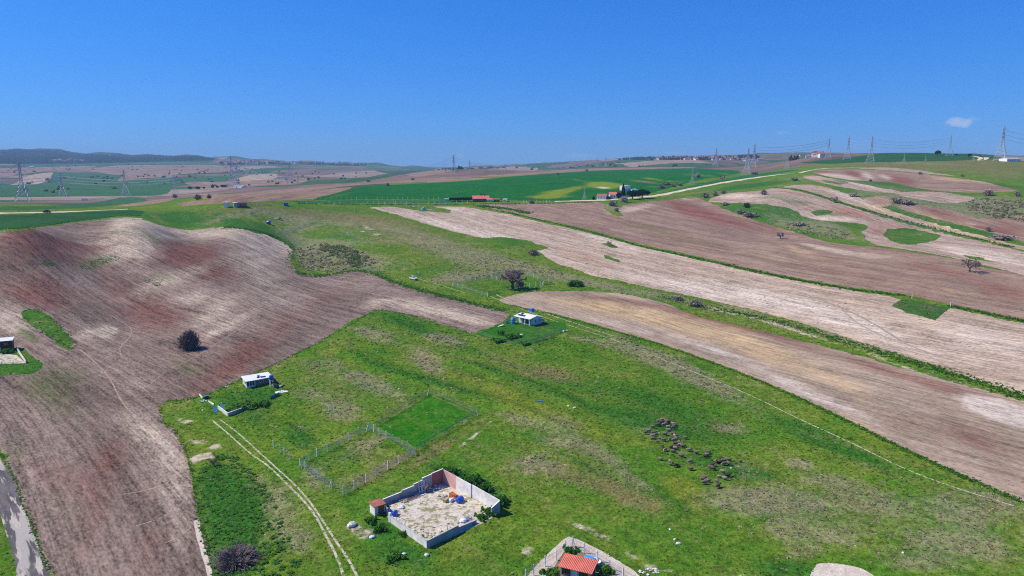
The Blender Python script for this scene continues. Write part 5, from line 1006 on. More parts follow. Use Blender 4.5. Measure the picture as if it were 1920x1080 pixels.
fence('orchard_fence', 'white post fence around the plot with the spreading bare tree', [
    Z([(540, 275), (600, 258), (663, 246), (728, 228), (790, 213), (855, 195), (920, 182), (1022, 155), (1090, 150), (1145, 137), (1258, 124), (1328, 150), (1385, 167), (1443, 183), (1493, 204), (1552, 224), (1613, 240), (1665, 258)], *K2),
    Z([(540, 275), (585, 288), (640, 303), (698, 323), (747, 340), (800, 362), (862, 378), (925, 396)], *K2), Z([(1400, 290), (1467, 280), (1520, 270), (1553, 270)], *K2), Z([(968, 192), (1030, 212), (1085, 222)], *K2)], PM, NET,
    [(850, 535.8, -3, 2), (914, 556, -3, -1), (1018.8, 535, -3, 1), (970, 511, 3, 1)])
def farm_gate(label, a, b):
    a, b = at(*a), at(*b); t = thing('farm_gate', label, 'gate', a); d = b - a
    for k in range(9): q = d * (k / 8); MB().tube(q, q + Vector((0, 0, 1.5)), .05, n=5).build('bar', DARK, t)
    for z in (.15, .8, 1.5): MB().tube(Vector((0, 0, z)), d + Vector((0, 0, z)), .05, n=5).build('rail', DARK, t)
farm_gate('dark barred gate at the lower left of the bare tree plot', (915, 555.5), (935.5, 549))
farm_gate('dark barred gate at the right end of the bare tree plot', (1020, 534.5), (1035.5, 532.5))
fence('house_fence', 'white post fence around the red sheet roof house', [[(985, 1088), (1001, 1079), (1022, 1062), (1043, 1050), (1061, 1034), (1074, 1024.5), (1096, 1037), (1120, 1053), (1143, 1069), (1168, 1084), (1190, 1098)]], PM, NET, [(1074, 1024.5, 5, 4), (1074, 1024.5, -3, 2)])
fence('garden_fence', 'faint wire fence below the bungalow lawn', [[(895, 627), (915, 634), (940, 642), (985, 646), (1010, 640), (1038, 629), (1060, 622)]], PG, NETG)
K3 = (480, 260, 4)
fence('meadow_pen', 'row of pale posts below the blue barrel in the far meadow', [Z([(222, 692), (248, 688), (278, 682), (310, 675), (345, 667), (386, 657), (415, 645), (440, 640)], *K3)], PM, NET)
fence('corner_pen', 'pale fence corner with a braced post above the scrubby gully', [Z([(540, 748), (570, 742), (605, 736), (643, 729), (683, 722), (703, 724), (720, 729), (746, 742), (770, 752), (800, 770)], *K3)], PM, NET, [(650.7, 440.5, -4, .6), (650.7, 440.5, 3, 1)])
fence('hut_fence', 'line of posts running right from the brown sheds on the far meadow edge', [[(467, 386), (474, 386.5), (481, 385.5), (490, 385), (499, 385), (512, 384.5)], [(437, 403), (450, 398), (467, 400), (480, 396), (495, 393)]], PM, NET)
fence('crop_fence', 'upper row of white posts between the two green crops', [[(592 + 9.6 * k, 374.0) for k in range(29)]], PM, None, scale=1.15)
fence('crop_fence', 'lower row of white posts along the near edge of the crop strip', [[(565 + 10.4 * k, 381.8) for k in range(31)]], PM, None, scale=1.15)
fence('roadside_fence', 'close set posts along the road right of the red tiled farmhouse', [[(938 + 6.2 * k, 379.0 + .3 * math.sin(k)) for k in range(16)]], PM, None, scale=1.1)
SM = MB().box(-.09, -.09, -.2, .09, .09, 1.7).mesh('survey_stake', POSTW)
for k, (x, y) in enumerate(((535, 557), (672, 603), (757, 628), (542, 670), (739, 538), (878, 575), (962, 600), (909, 671), (1118, 646), (1282, 693), (1224, 753), (1434, 740), (995, 813), (1407, 818), (1626, 798), (1180, 863), (1606, 883), (1478, 951), (1717, 918), (925, 928), (1127, 988), (1222, 1018), (301, 725), (1030, 480), (1765, 1030))):
    o = bpy.data.objects.new('survey_stake', SM); col.objects.link(o); o.location = at(480 + x / 4, 260 + y / 4); o.rotation_euler = (random.uniform(-.08, .08), random.uniform(-.08, .08), random.uniform(0, 1.5))
    tag(o, 'thin white boundary stake standing alone in the open far meadow', 'stake', 'boundary stakes in the far meadow')
for u, v, lb in ((1782.5, 575, 'white stake at the upper right corner of the green square plot'), (1710, 560, 'white stake on the upper edge of the green square plot')):
    o = bpy.data.objects.new('corner_stake', SM); col.objects.link(o); o.location = at(u, v); tag(o, lb, 'stake')
# ------------------------------------------------------------------ vehicles
def car_mesh(prof, cab, w, mats):
    """body from a side profile, cabin from a second profile narrowed upwards"""
    mb = MB(); n = len(prof)
    L = [(x, -w / 2 * (1 - .05 * (z > .7)), z) for x, z in prof]; Rr_ = [(x, w / 2 * (1 - .05 * (z > .7)), z) for x, z in prof]
    mb.add(L + Rr_, [tuple(range(n)), tuple(range(2 * n - 1, n - 1, -1))] + [(i, n + i, n + (i + 1) % n, (i + 1) % n) for i in range(n)])
    return mb
def vehicle(name, label, cat, p, rz, paint, kind='suv'):
    t = thing(name, label, cat, p, rz); w = 1.8
    if kind == 'pickup':
        body = [(-2.6, .45), (2.6, .45), (2.6, .95), (2.4, 1.05), (1.2, 1.1), (1.1, 1.05), (-2.6, 1.05)]; cab = [(-.9, 1.06), (1.15, 1.06), (.45, 1.75), (-.75, 1.78)]
    else:
        body = [(-2.15, .4), (2.15, .4), (2.2, .8), (1.9, .95), (1.0, 1.05), (-2.1, 1.08), (-2.22, .8)]; cab = [(-2.0, 1.08), (1.0, 1.06), (.35, 1.55), (-1.6, 1.58)]
    car_mesh(body, None, w, paint).build('body', paint, t)
    c = MB(); k = len(cab)
    c.add([(x, s * (.84 if z < 1.2 else .68), z) for s in (-1, 1) for x, z in cab], [tuple(range(k)), tuple(range(2 * k - 1, k - 1, -1))] + [(i, k + i, k + (i + 1) % k, (i + 1) % k) for i in range(k)]); cb = c.build('cabin', GLASS, t)
    x0, x1 = cab[3][0], cab[2][0]; MB().box(x0, -.70, cab[2][1] + .0, x1, .70, cab[2][1] + .07).build('roof', paint, t)
    for s in (-1, 1):
        for (xa, za), (xb, zb) in zip(cab[:2], (cab[3], cab[2])): MB().tube((xa, s * .85, za), (xb, s * .69, zb), .05, n=5).build('pillar', paint, t)
        for x in (-1.35, 1.4): o = MB().tube((x, s * .70, .35), (x, s * .93, .35), .36, n=14).build('wheel', BLACK, t); MB().tube((x, s * .931, .35), (x, s * .94, .35), .2, n=10).build('rim', STEEL, o)
        MB().box(body[1][0] - .03, s * .62 - .18, .62, body[1][0] + .04, s * .62 + .18, .80).build('headlight', WHITE, t)
        MB().box(body[0][0] - .06, s * .66 - .14, .62, body[0][0] + .02, s * .66 + .14, .85).build('tail_light', REDR, t)
    if kind == 'pickup':
        for s in (-1, 1): MB().box(-2.58, s * .86 - .04, 1.05, -1.0, s * .86 + .04, 1.3).build('bed_side', paint, t)
    return t
CARW = mat('white_car_paint', (.82, .82, .82), .25, spec=.5, var=.02); CARB = mat('black_car_paint', (.02, .02, .025), .3, spec=.5, var=.05)
def facing(a, b): a, b = at(*a), at(*b); return math.atan2(b.y - a.y, b.x - a.x)
vehicle('parked_car', 'white car parked on the track in the middle meadow', 'car', at(775.5, 524), facing((768, 520), (784, 525)), CARW)
vehicle('pickup_truck', 'black pickup driving on the pale lane at the left', 'pickup', at(88, 398.6), facing((80, 398.6), (97, 397.8)), CARB, 'pickup')
t = thing('delivery_van', 'tiny white van on the dark valley road', 'van', at(159, 376), 0)
MB().box(-3.5, -1.1, .5, 2.2, 1.1, 3.0).build('cargo_box', CARW, t); MB().box(2.25, -1.0, .5, 3.6, 1.0, 2.3).build('cab', CARW, t); MB().box(3.605, -.8, 1.4, 3.63, .8, 2.1).build('windscreen', GLASS, t)
for x in (-2.2, 2.6):
    for s in (-1, 1): MB().tube((x, s * .8, .45), (x, s * 1.12, .45), .45, n=10).build('wheel', BLACK, t)

# ------------------------------------------------------------------ houses and sheds in the middle distance
def gable(name, label, u0, u1, vb, depth, eave, ridge, wm, rm, cat='house', turn=0.0, wins=3, chim=False, along=True, group=None):
    """house standing between photo columns u0,u1 on the ground row vb; front faces the viewer"""
    a, b = at(u0, vb), at(u1, vb); c = gnd((a + b) / 2); L = (b - a).length; rz = math.atan2(b.y - a.y, b.x - a.x) + turn
    t = thing(name, label, cat, c, rz, group); x = L / 2; y = depth; th = .15
    MB().box(-x, 0, -1, x, th, eave).build('wall', wm, t); MB().box(-x, y - th, -1, x, y, eave).build('wall', wm, t)
    for s in (-1, 1):
        xs = sorted((s * x, s * (x - th)))
        if along:
            vs = [(xx, yy, zz) for xx in xs for yy, zz in ((th + .003, -1), (y - th - .003, -1), (y - th - .003, eave), (y / 2, ridge - .12), (th + .003, eave))]
            MB().add(vs, [(4, 3, 2, 1, 0), (5, 6, 7, 8, 9)] + [(i, (i + 1) % 5, 5 + (i + 1) % 5, 5 + i) for i in range(5)]).build('gable_wall', wm, t)
        else: MB().box(xs[0], th + .003, -1, xs[1], y - th - .003, eave).build('wall', wm, t)
    o = .4
    if along:
        rf = roof_panel(t, [(-x - o, -o, eave - .1), (x + o, -o, eave - .1), (x + o, y / 2, ridge), (-x - o, y / 2, ridge)], .1, rm); roof_panel(t, [(-x - o, y / 2, ridge), (x + o, y / 2, ridge), (x + o, y + o, eave - .1), (-x - o, y + o, eave - .1)], .1, rm)
    else: rf = roof_panel(t, [(-x - o, -o, eave + .05), (x + o, -o, eave + .05), (x + o, y + o, ridge), (-x - o, y + o, ridge)], .1, rm)
    for k in range(wins):
        cx = -x + (k + .5) * 2 * x / wins; opening(t, cx - .5, 1.0, cx + .5, 2.0, 0, bars=1)
    if chim: MB().box(x * .4, y * .5 - .3, ridge - .4, x * .4 + .6, y * .5 + .3, ridge + .8).build('chimney', CONC, rf)
    return t
gable('farmhouse', 'farmhouse with wide red tiled roof beside the dark hedge on the lane', 887, 917, 378.5, 8, 3.0, 5.6, BROWN, REDR, turn=.25, chim=True)
gable('farm_annex', 'small pink roofed annex at the right end of the red tiled farmhouse', 913, 923, 378.5, 4, 2.2, 3.2, WALLW, REDR, 'shed', wins=1)
gable('brown_shed', 'low brown shed between the red farmhouse and the road posts', 926, 936, 378.5, 4, 2.3, 3.0, BROWN, REDR2, 'shed', wins=1)
gable('white_shed', 'little white shed right of the brown shed by the road', 943, 950, 378.5, 4, 2.2, 2.6, WHITE, ROOFW, 'shed', along=False, wins=1)
gable('white_cabin', 'low white box left of the dark hedge on the crop strip', 834, 840, 376, 3, 1.4, 1.6, WHITE, ROOFW, 'shed', along=False, wins=0)
gable('roadside_house', 'long white house with brown red roof on the road bend', 1119, 1136, 374.5, 7, 3.2, 5.0, WHITE, REDR2, wins=3, chim=True)
gable('roadside_house', 'red fronted white cottage left of the cypress', 1143, 1156, 372, 7, 3.4, 5.4, WHITE, REDR, wins=2)
gable('roadside_shed', 'small dark shed between the two roadside houses', 1137, 1142, 373.5, 4, 2.2, 2.8, DARK, CONC, 'shed', along=False, wins=0)
gable('flat_roof_villa', 'white flat roofed villa rising behind the round dark trees', 1172, 1181, 359, 8, 5.5, 5.8, WHITE, ROOFW, along=False, wins=2)
gable('flat_roof_villa', 'lower white wing to the right of the flat roofed villa', 1185, 1196, 360, 6, 2.6, 2.9, WHITE, ROOFW, along=False, wins=2)
gable('white_cabin', 'tall narrow white cabin at the left of the brown sheds', 420.5, 426, 389, 3, 3.6, 3.8, WHITE, ROOFW, 'cabin', along=False, wins=0)
gable('grey_shed', 'grey box shed standing between the white cabin and brown shed', 438.5, 445.5, 388.5, 3, 3.0, 3.2, mat('grey_sheet', (.40, .46, .55), .5), ROOFW, 'shed', along=False, wins=1)
gable('brown_shed', 'dark brown shed with low white base on the far meadow edge', 446, 463, 388.5, 5, 2.8, 3.6, BROWN, BROWN, 'shed', wins=3)
gable('warehouse', 'long white warehouse beside the tallest pylon on the right skyline', 1888, 1913, 303, 14, 4.2, 5.0, WHITE, ROOFW, 'warehouse', wins=6)
gable('far_shed', 'long low white shed in the valley below the double pylon', 437, 453, 352, 12, 3.2, 4.2, WHITE, ROOFW, 'shed', wins=4)
gable('hill_shed', 'small white shed on the hillside track at the far left', 57, 64, 315, 10, 6, 8, WHITE, ROOFW, 'shed', wins=0)
t = thing('water_barrel', 'blue barrel lying in the grass of the far meadow', 'barrel', at(504, 420), .3); MB().lathe([(.8, 0), (1.1, .2), (1.1, 1.2), (1.15, 1.25), (1.1, 1.3), (1.1, 2.4), (.8, 2.6)], 14, M4=Matrix.Translation((-1.3, 0, 1.05)) @ Matrix.Rotation(R(90), 4, 'Y')).build('body', BLUE, t, True); MB().lathe([(.3, 2.6), (.3, 2.7)], 8, M4=Matrix.Translation((-1.3, 0, 1.05)) @ Matrix.Rotation(R(90), 4, 'Y')).build('cap', BLUE, t)
t = thing('blue_tank', 'bright blue tank at the corner of the crop strip', 'water tank', at(536.5, 386), 0); MB().box(-1.4, -1, .3, 1.4, 1, 2.3).build('body', BLUE, t); MB().box(-1.5, -1.1, -.5, 1.5, 1.1, .297).build('stand', DARK, t); MB().box(-.5, -.4, 2.303, .5, .4, 2.5).build('lid', BLUE2, t)
t = thing('tarp_tent', 'turquoise tarpaulin heap among litter at the top of the pale field', 'tarp', at(794, 394), .2)
mb = MB(); pts_t = [(-2, -1.4, 0), (2, -1.4, 0), (2.1, 1.4, 0), (-2, 1.5, 0), (-1.1, -.2, 2.4), (1.0, 0, 3.0), (.2, -.9, 1.9)]; mb.add(pts_t, [(0, 1, 6), (0, 6, 4), (1, 5, 6), (4, 6, 5), (1, 2, 5), (2, 3, 4, 5), (3, 0, 4)]); mb.build('cover', TEALT, t)
for x in (-1.5, 1.5): MB().tube((x, -1.7, 0), (x * .6, -.2, 2.3), .05).build('pole', WOOD, t)
heap('litter_heap', 'scattered white litter to the left of the turquoise tarpaulin', 'litter', at(772, 388), [WHITE, CONCW, BROWN], 16, 7, 4, .2, .5)
heap('litter_heap', 'scattered white litter to the right of the turquoise tarpaulin', 'litter', at(812, 393), [WHITE, CONCW, TEALT], 12, 5, 2.5, .2, .45)
heap('white_rubble', 'pale heap of rubbish just above the blue barrel in the far meadow', 'rubbish', at(518, 410), [WHITE, BROWN, CONCW], 12, 3, 1.6, .4, .7)
heap('straw_heap', 'yellow straw scattered in the far meadow, largest patch', 'straw', at(700, 431), [mat('yellow_straw', (.55, .42, .16), .95)], 14, 5, 3, .1, .6)
heap('straw_heap', 'yellow straw scattered in a long low line under the largest patch', 'straw', at(703, 449), [mat('yellow_straw_low', (.55, .42, .16), .95)], 9, 5, 1.5, .1, .5)

# ------------------------------------------------------------------ pylons and power lines
def pylon_mesh():
    mb = MB(); b = .022
    def w(z): return .125 * (1 - z / .5) + .03 if z < .5 else .03 - .02 * (z - .5) / .5
    lv = [0, .12, .23, .33, .42, .50, .57, .63, .70, .76, .82, .88, .94, 1.0]
    for z0, z1 in zip(lv[:-1], lv[1:]):
        w0, w1 = w(z0), w(z1); c0 = [(sx * w0, sy * w0, z0) for sx, sy in ((-1, -1), (1, -1), (1, 1), (-1, 1))]; c1 = [(sx * w1, sy * w1, z1) for sx, sy in ((-1, -1), (1, -1), (1, 1), (-1, 1))]
        for i in range(4):
            mb.tube(c0[i], c1[i], .005, n=4, cap=False); j = (i + 1) % 4
            mb.tube(c0[i], c1[j], .0028, n=3, cap=False); mb.tube(c0[j], c1[i], .0028, n=3, cap=False); mb.tube(c1[i], c1[j], .0026, n=3, cap=False)
    return mb.mesh('tower_frame', STEELP)
def arm_mesh(z, r):
    mb = MB()
    for s in (-1, 1):
        for y in (-.02, .02): mb.tube((s * .02, y, z), (s * r, 0, z + .008), .0045, n=3, cap=False); mb.tube((s * .02, y, z + .04), (s * r, 0, z + .008), .004, n=3, cap=False)
        mb.tube((s * r, 0, z + .008), (s * r, 0, z - .035), .004, n=4)
    return mb.mesh('crossarm', STEELP)
PYM = pylon_mesh(); ARMS = [(arm_mesh(.66, .13), .66, .13), (arm_mesh(.78, .11), .78, .11), (arm_mesh(.90, .09), .90, .09)]
PYL = {}
def pylon(key, u, vb, vt, rz, label, wide=1.0):
    p = at(u, vb); hgt = (vb - vt) * mpp(p) * 1.0; t = thing('power_pylon', label, 'pylon', p - Vector((0, 0, .3)), rz, 'lattice power pylons'); sx = hgt * wide
    part('tower_frame', PYM, t, scale=(sx, sx, hgt))
    for me, z, r in ARMS: part('crossarm', me, t, scale=(sx * 1.1, sx, hgt))
    PYL[key] = (t, hgt, sx * 1.1, rz); return t
for args in (('a', 44, 378, 318, .3, 'leftmost tall pylon standing on the valley road'), ('b', 118, 369, 332, .3, 'pylon in the valley crop, second from the left edge'), ('c', 236, 369, 325, .3, 'pylon at the right part of the valley crop'),
             ('d', 329, 364, 331, .3, 'faint pylon right of the valley crop beside bare trees'), ('e', 436, 352, 298, .2, 'tall pylon left of the double pair above the long low shed'), ('f', 446, 351, 312, .2, 'shorter pylon just right of the tall one above the long low shed'), ('g', 544, 345, 307, .2, 'faint pylon below the left hill village'), ('h', 559, 346, 330, .2, 'squat pylon over the reddish field right of the valley'),
             ('i', 749, 336, 320, .2, 'tiny pylon on the brown slope in the centre'), ('j', 851, 326, 290.5, 1.2, 'tall skyline pylon left of centre above the green field'), ('k', 881, 325, 301, 1.2, 'second skyline pylon right of the tall centre one'), ('l', 948, 322, 307, 1.2, 'third and smallest skyline pylon left of the green crest'),
             ('m', 1096, 375, 350, .9, 'slim pylon rising from the green field by the road bend'), ('n', 1298, 344, 317, .9, 'slim pylon in the green field below the right village'), ('o', 1342, 313, 280, .9, 'pylon in front of the right hill village'), ('p', 1401, 327, 281, .9, 'large pylon by the scrub right of the right village'),
             ('q', 1413, 314, 273, .9, 'tall pylon in front of the dark wood right of the village'), ('r', 1476, 317, 288, .9, 'pylon over the brown plot left of the green crest'), ('s', 1553, 296, 262, .9, 'leftmost of the three skyline pylons on the green crest'), ('t', 1589, 299, 261, .9, 'middle of the three skyline pylons on the green crest'),
             ('u', 1632, 306, 262, .9, 'rightmost of the three skyline pylons on the green crest'), ('v', 1695, 304, 288, .9, 'small pylon on the green crest right of the group of three'), ('w', 1735, 303, 291, .9, 'smallest pylon in the middle of the green crest'), ('x', 1780, 292, 260, .9, 'pylon on the right skyline beside a lone tree'),
             ('y', 1825, 302.5, 287, .9, 'small pylon at the bend of the hilltop road'), ('z', 1876, 301, 249, .7, 'largest pylon at the far right next to the white warehouse'), ('aa', 1119, 314, 296, .9, 'left of the two far pylons on the centre right skyline'), ('ab', 1136, 313, 294, .9, 'right of the two far pylons on the centre right skyline'), ('ac', 1108, 309, 299, .9, 'tiny far pylon left of the pair on the skyline')):
    pylon(*args)
PYL_BIG = {'z': 1.15}
def wires(label, a, b, n=3, sag=.03, r=.11, end=None, m=None):
    ta, ha, sa, ra = PYL[a]
    if b: tb, hb, sb, rb = PYL[b]
    t = None
    for k, (me, z, rr) in enumerate(ARMS[:n]):
        for s in (-1, 1):
            pa = ta.location + Vector((math.cos(ra) * s * rr * sa, math.sin(ra) * s * rr * sa, ha * (z - .03)))
            pb = (tb.location + Vector((math.cos(rb) * s * rr * sb, math.sin(rb) * s * rr * sb, hb * (z - .03)))) if b else pa + Vector(end)
            if t is None: t = thing('power_line', label, 'power line', pa, 0, 'power lines between pylons'); O = pa
            mb = MB(); N = 14; L = (pb - pa).length; prev = None
            for i in range(N + 1):
                f_ = i / N; q = pa.lerp(pb, f_) - O; q.z -= 4 * sag * L * f_ * (1 - f_)
                if prev is not None: mb.tube(prev, q, r, n=3, cap=False)
                prev = q
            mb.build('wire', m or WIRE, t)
WIRED = mat('far_cable', (.30, .32, .36), .5, var=.03)
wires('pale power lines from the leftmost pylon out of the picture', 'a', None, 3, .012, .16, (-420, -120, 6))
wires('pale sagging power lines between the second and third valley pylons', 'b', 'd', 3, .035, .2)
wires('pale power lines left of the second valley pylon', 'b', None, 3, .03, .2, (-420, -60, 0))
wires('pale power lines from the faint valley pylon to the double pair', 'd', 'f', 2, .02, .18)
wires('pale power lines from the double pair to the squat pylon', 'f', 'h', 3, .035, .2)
wires('thin lines from the tall centre skyline pylon to the second', 'j', 'k', 3, .03, .07, m=WIRED); wires('thin lines from the second centre skyline pylon to the third', 'k', 'l', 3, .03, .08, m=WIRED)
wires('thin lines falling left from the tall centre skyline pylon', 'j', 'i', 3, .03, .08, m=WIRED)
wires('thin lines across the sky left of the three crest pylons', 's', 'q', 3, .03, .12, m=WIRED); wires('thin lines across the sky from the crest group to the right pylon', 'u', 'x', 3, .03, .07, m=WIRED)
wires('thin lines from the largest right pylon out of the picture', 'z', None, 3, .03, .07, (300, 60, -25), m=WIRED); wires('thin lines from the middle crest pylon to the right one', 't', 'u', 3, .03, .07, m=WIRED)
t = thing('power_pole', 'slim white power pole behind the brown sheds', 'pole', at(451, 378), 0); hp = 20 * mpp(at(451, 378))
MB().tube((0, 0, 0), (0, 0, hp), .16, .1, n=6).build('pole', WHITE, t)
for z in (.7, .85, .98): MB().tube((-1.3, 0, hp * z), (1.3, 0, hp * z), .09, n=5).build('crossarm', WHITE, t)

# ------------------------------------------------------------------ hill villages
HW = mat_rnd('village_wall', [(.72, .70, .66), (.60, .52, .45), (.66, .60, .52), (.75, .74, .72)]); HR = mat_rnd('village_roof', [(.30, .12, .09), (.36, .17, .12), (.27, .11, .09), (.34, .24, .19)])
def hmesh(w, d, e, r):
    mb = MB(); mb.box(-w / 2, -d / 2, -3, w / 2, d / 2, e, 0); o = .5
    mb.add([(-w / 2 - o, -d / 2 - o, e - .2), (w / 2 + o, -d / 2 - o, e - .2), (w / 2 + o, d / 2 + o, e - .2), (-w / 2 - o, d / 2 + o, e - .2), (-w / 2 - o, 0, r), (w / 2 + o, 0, r)], [(0, 1, 5, 4), (2, 3, 4, 5), (1, 2, 5), (3, 0, 4), (3, 2, 1, 0)], 1)
    for k in range(3):
        x = -w / 2 + (k + .5) * w / 3; mb.box(x - .7, -d / 2 - .05, e - 2.4, x + .7, -d / 2 - .003, e - .9, 2)
    return mb.mesh('village_house', [HW, HR, GLASS])
HM = [hmesh(14, 10, 5, 8.5), hmesh(10, 9, 7, 10), hmesh(18, 10, 4.5, 8), hmesh(12, 9, 8, 11)]
def village(n, us, vs, label, group, sc_=1.0):
    uv = np.stack([rng.uniform(us[0], us[1], n), np.zeros(n)], 1); w_ = rng.random(n)
    for i in range(n):
        lo, hi = np.interp(uv[i, 0], vs[0], vs[1]), np.interp(uv[i, 0], vs[0], vs[2]); uv[i, 1] = lo + (hi - lo) * w_[i]
    for g in ground(uv):
        o = bpy.data.objects.new('village_house', HM[rng.integers(4)]); col.objects.link(o); o.location = g; o.rotation_euler = (0, 0, rng.uniform(-.8, .8)); k = sc_ * rng.uniform(.8, 1.25); o.scale = (k, k, k)
        tag(o, label, 'house', group)
village(120, (1232, 1398), ([1232, 1280, 1340, 1400], [296.5, 294.5, 293.8, 294.5], [299, 300, 301, 300]), 'tiny red roofed house packed in the hill village right of centre', 'houses of the right hill village', .72)
village(7, (1395, 1425), ([1395, 1425], [300, 300], [303, 302]), 'tiny white building below the right hill village', 'white buildings below the right hill village', 1.0)
village(95, (415, 535), ([415, 440, 480, 535], [303, 301.8, 302, 303.5], [308, 308, 308, 308]), 'tiny pale house packed in the hill village on the left', 'houses of the left hill village', 1.05)
village(26, (535, 680), ([535, 600, 680], [304.6, 305.2, 308.2], [306.5, 306.5, 309.5]), 'tiny pale house strung along the ridge right of the left village', 'houses along the far ridge', 1.2)
village(34, (95, 160), ([95, 160], [302, 300], [305.5, 304.5]), 'tiny pale house at the foot of the wooded hills', 'houses below the wooded hills', 1.2)
village(9, (1500, 1545), ([1500, 1545], [293, 294], [295, 295.5]), 'tiny pale house on the brown ridge left of the green crest', 'houses on the brown ridge', .8)
# ------------------------------------------------------------------ trees and shrubs
def rvec(s=1.0): return Vector((random.gauss(0, s), random.gauss(0, s), random.gauss(0, s)))
def grow(mb, a, d, L, r, lev, droop, out=None, minr=.012, kids=(3, 4)):
    b = a + d * L; mid = a.lerp(b, .5) + rvec(L * .05)
    mb.tube(a, mid, r, r * .85, n=4 if lev > 2 else 3, cap=False); mb.tube(mid, b, r * .85, r * .68, n=4 if lev > 2 else 3, cap=False)
    if lev <= 0: return
    tgt = out if out is not None and lev <= 3 else mb
    for k in range(random.randint(*kids)):
        nd = (d + rvec(.52) + Vector((0, 0, -droop * random.random()))).normalized()
        grow(tgt, a.lerp(b, random.uniform(.55, 1.0)), nd, L * random.uniform(.62, .86), max(r * .58, minr), lev - 1, droop, out, minr, kids)
def norm_scale(mbs):
    v = np.array([p for m in mbs for p in m.v]); w = max(np.percentile(np.abs(v[:, 0]), 97), np.percentile(np.abs(v[:, 1]), 97)) * 2; h = np.percentile(v[:, 2], 98)
    for m in mbs: m.v = [(x / w, y / w, z / h) for x, y, z in m.v]
def proto_tree(seed, trunkL=.3, lev=4, droop=.12, minr=.006, kids=(3, 4), r=.055, leaf=None, nleaf=0, lsize=.02):
    random.seed(seed); tr, cr = MB(), MB()
    top = Vector((random.uniform(-.03, .03), random.uniform(-.03, .03), trunkL)); tr.tube((0, 0, -.06), top * .5, r * 1.3, r, n=8, cap=False); tr.tube(top * .5, top, r, r * .9, n=8, cap=False)
    for k in range(5):
        a = k * 1.256 + random.uniform(-.4, .4); d = Vector((math.cos(a) * .75, math.sin(a) * .75, random.uniform(.45, 1.0))).normalized()
        grow(tr, top - Vector((0, 0, random.uniform(0, trunkL * .2))), d, .24 + random.random() * .06, r * .6, lev, droop, cr, minr, kids)
    if nleaf:
        vs = np.array(cr.v); idx = rng.integers(0, len(vs), nleaf)
        for i in idx:
            c = Vector(vs[i]) + rvec(lsize); p, q = rvec(lsize), rvec(lsize); cr.add([c - p - q, c + p - q, c + p + q, c - p + q], [(0, 1, 2, 3)], 1)
    norm_scale([tr, cr]); return tr, cr
def proto_bush(seed, n=70, leaf=0, lsize=.06, spread=1.0):
    random.seed(seed); cr, tr = MB(), MB()
    for k in range(n):
        a = random.uniform(0, 6.283); el = random.uniform(.25, 1.45); d = Vector((math.cos(a) * math.cos(el), math.sin(a) * math.cos(el), math.sin(el)))
        o = Vector((random.gauss(0, .12), random.gauss(0, .12), 0)) * spread; L = random.uniform(.35, .5); m_ = tr if k % 9 == 0 else cr
        b = o + d * L; m_.tube(o - Vector((0, 0, .05)), b, .012, .008, n=3, cap=False)
        for j in range(4):
            e = (d + rvec(.5)).normalized(); cr.tube(o.lerp(b, random.uniform(.4, 1)), b + e * random.uniform(.1, .25), .008, .005, n=3, cap=False)
    vs = np.array(cr.v)
    for i in range(leaf):
        c = Vector(vs[random.randrange(len(vs))]) + rvec(lsize * .7); p, q = rvec(lsize), rvec(lsize); cr.add([c - p - q, c + p - q, c + p + q, c - p + q], [(0, 1, 2, 3)], 1)
    norm_scale([tr, cr]); return tr, cr
def proto_round(seed, n=1500, lumps=9, cyp=False, ls=.035):
    random.seed(seed); tr, cr = MB(), MB(); tr.tube((0, 0, -.05), (0, 0, .5), .05, .03, n=6, cap=False)
    L = [(random.uniform(-.26, .26), random.uniform(-.26, .26), random.uniform(.4, .72), random.uniform(.18, .3)) for _ in range(lumps)]
    for x, y, z, _ in L: tr.tube((0, 0, .25), (x, y, z), .02, .008, n=4, cap=False)
    for k in range(n):
        if cyp:
            z = random.random() ** .8; rr = .5 * (1 - z) ** .6 * min(1, z * 6 + .3) * random.uniform(.75, 1.05); a = random.uniform(0, 6.283); c = Vector((rr * math.cos(a), rr * math.sin(a), z * .97 + .03)); s = ls * .9
        else:
            x, y, z, r = random.choice(L); d = rvec().normalized() * r * random.uniform(.7, 1.05); c = Vector((x, y, z)) + Vector((d.x, d.y, d.z * .85)); s = ls
        p, q = rvec(s), rvec(s); cr.add([c - p - q, c + p - q, c + p + q, c - p + q], [(0, 1, 2, 3)], 0)
    norm_scale([tr, cr]); return tr, cr
PROTO = {}
def reg(key, tc_, tm, cm): PROTO[key] = (tc_[0].mesh('trunk', tm), tc_[1].mesh('crown', cm))
reg('spread', proto_tree(11, .30, 4, .28, .007, (3, 4), .07, True, 3800, .011), BARK, [mat('brown_twigs', (.30, .23, .20), .95, var=.3), BLOSS])
reg('bare', proto_tree(5, .22, 4, .05, .007, (3, 3), .05, True, 500, .012), BARK, [TWIG, TWIG])
reg('bare2', proto_tree(23, .25, 3, .05, .009, (3, 4), .05, True, 400, .02), BARK, [TWIG, TWIGP])
reg('shrubtree', proto_bush(31, 260, 500, .018), BARK, [mat('dark_twigs', (.17, .13, .115), .95, var=.3), mat('dark_buds', (.21, .165, .145), .95, var=.3)]); reg('brush', proto_bush(12, 420, 0), TWIG, [mat('dead_brush', (.22, .175, .155), .95, var=.35)]); reg('twig', proto_bush(3, 120, 260, .03), TWIG, [TWIG, TWIGP]); reg('mauve', proto_bush(8, 120, 420, .035), TWIG, [TWIGP, TWIGP])
reg('leafy', proto_bush(4, 60, 1100, .05), TWIG, [TWIG, LEAF]); reg('weed', proto_bush(6, 40, 900, .06, 2.0), TWIG, [LEAFB, LEAF]); reg('olive', proto_bush(9, 90, 700, .04), TWIG, [TWIG, leaf_mat('olive_brown', (.06, .06, .03), (.09, .085, .05))])
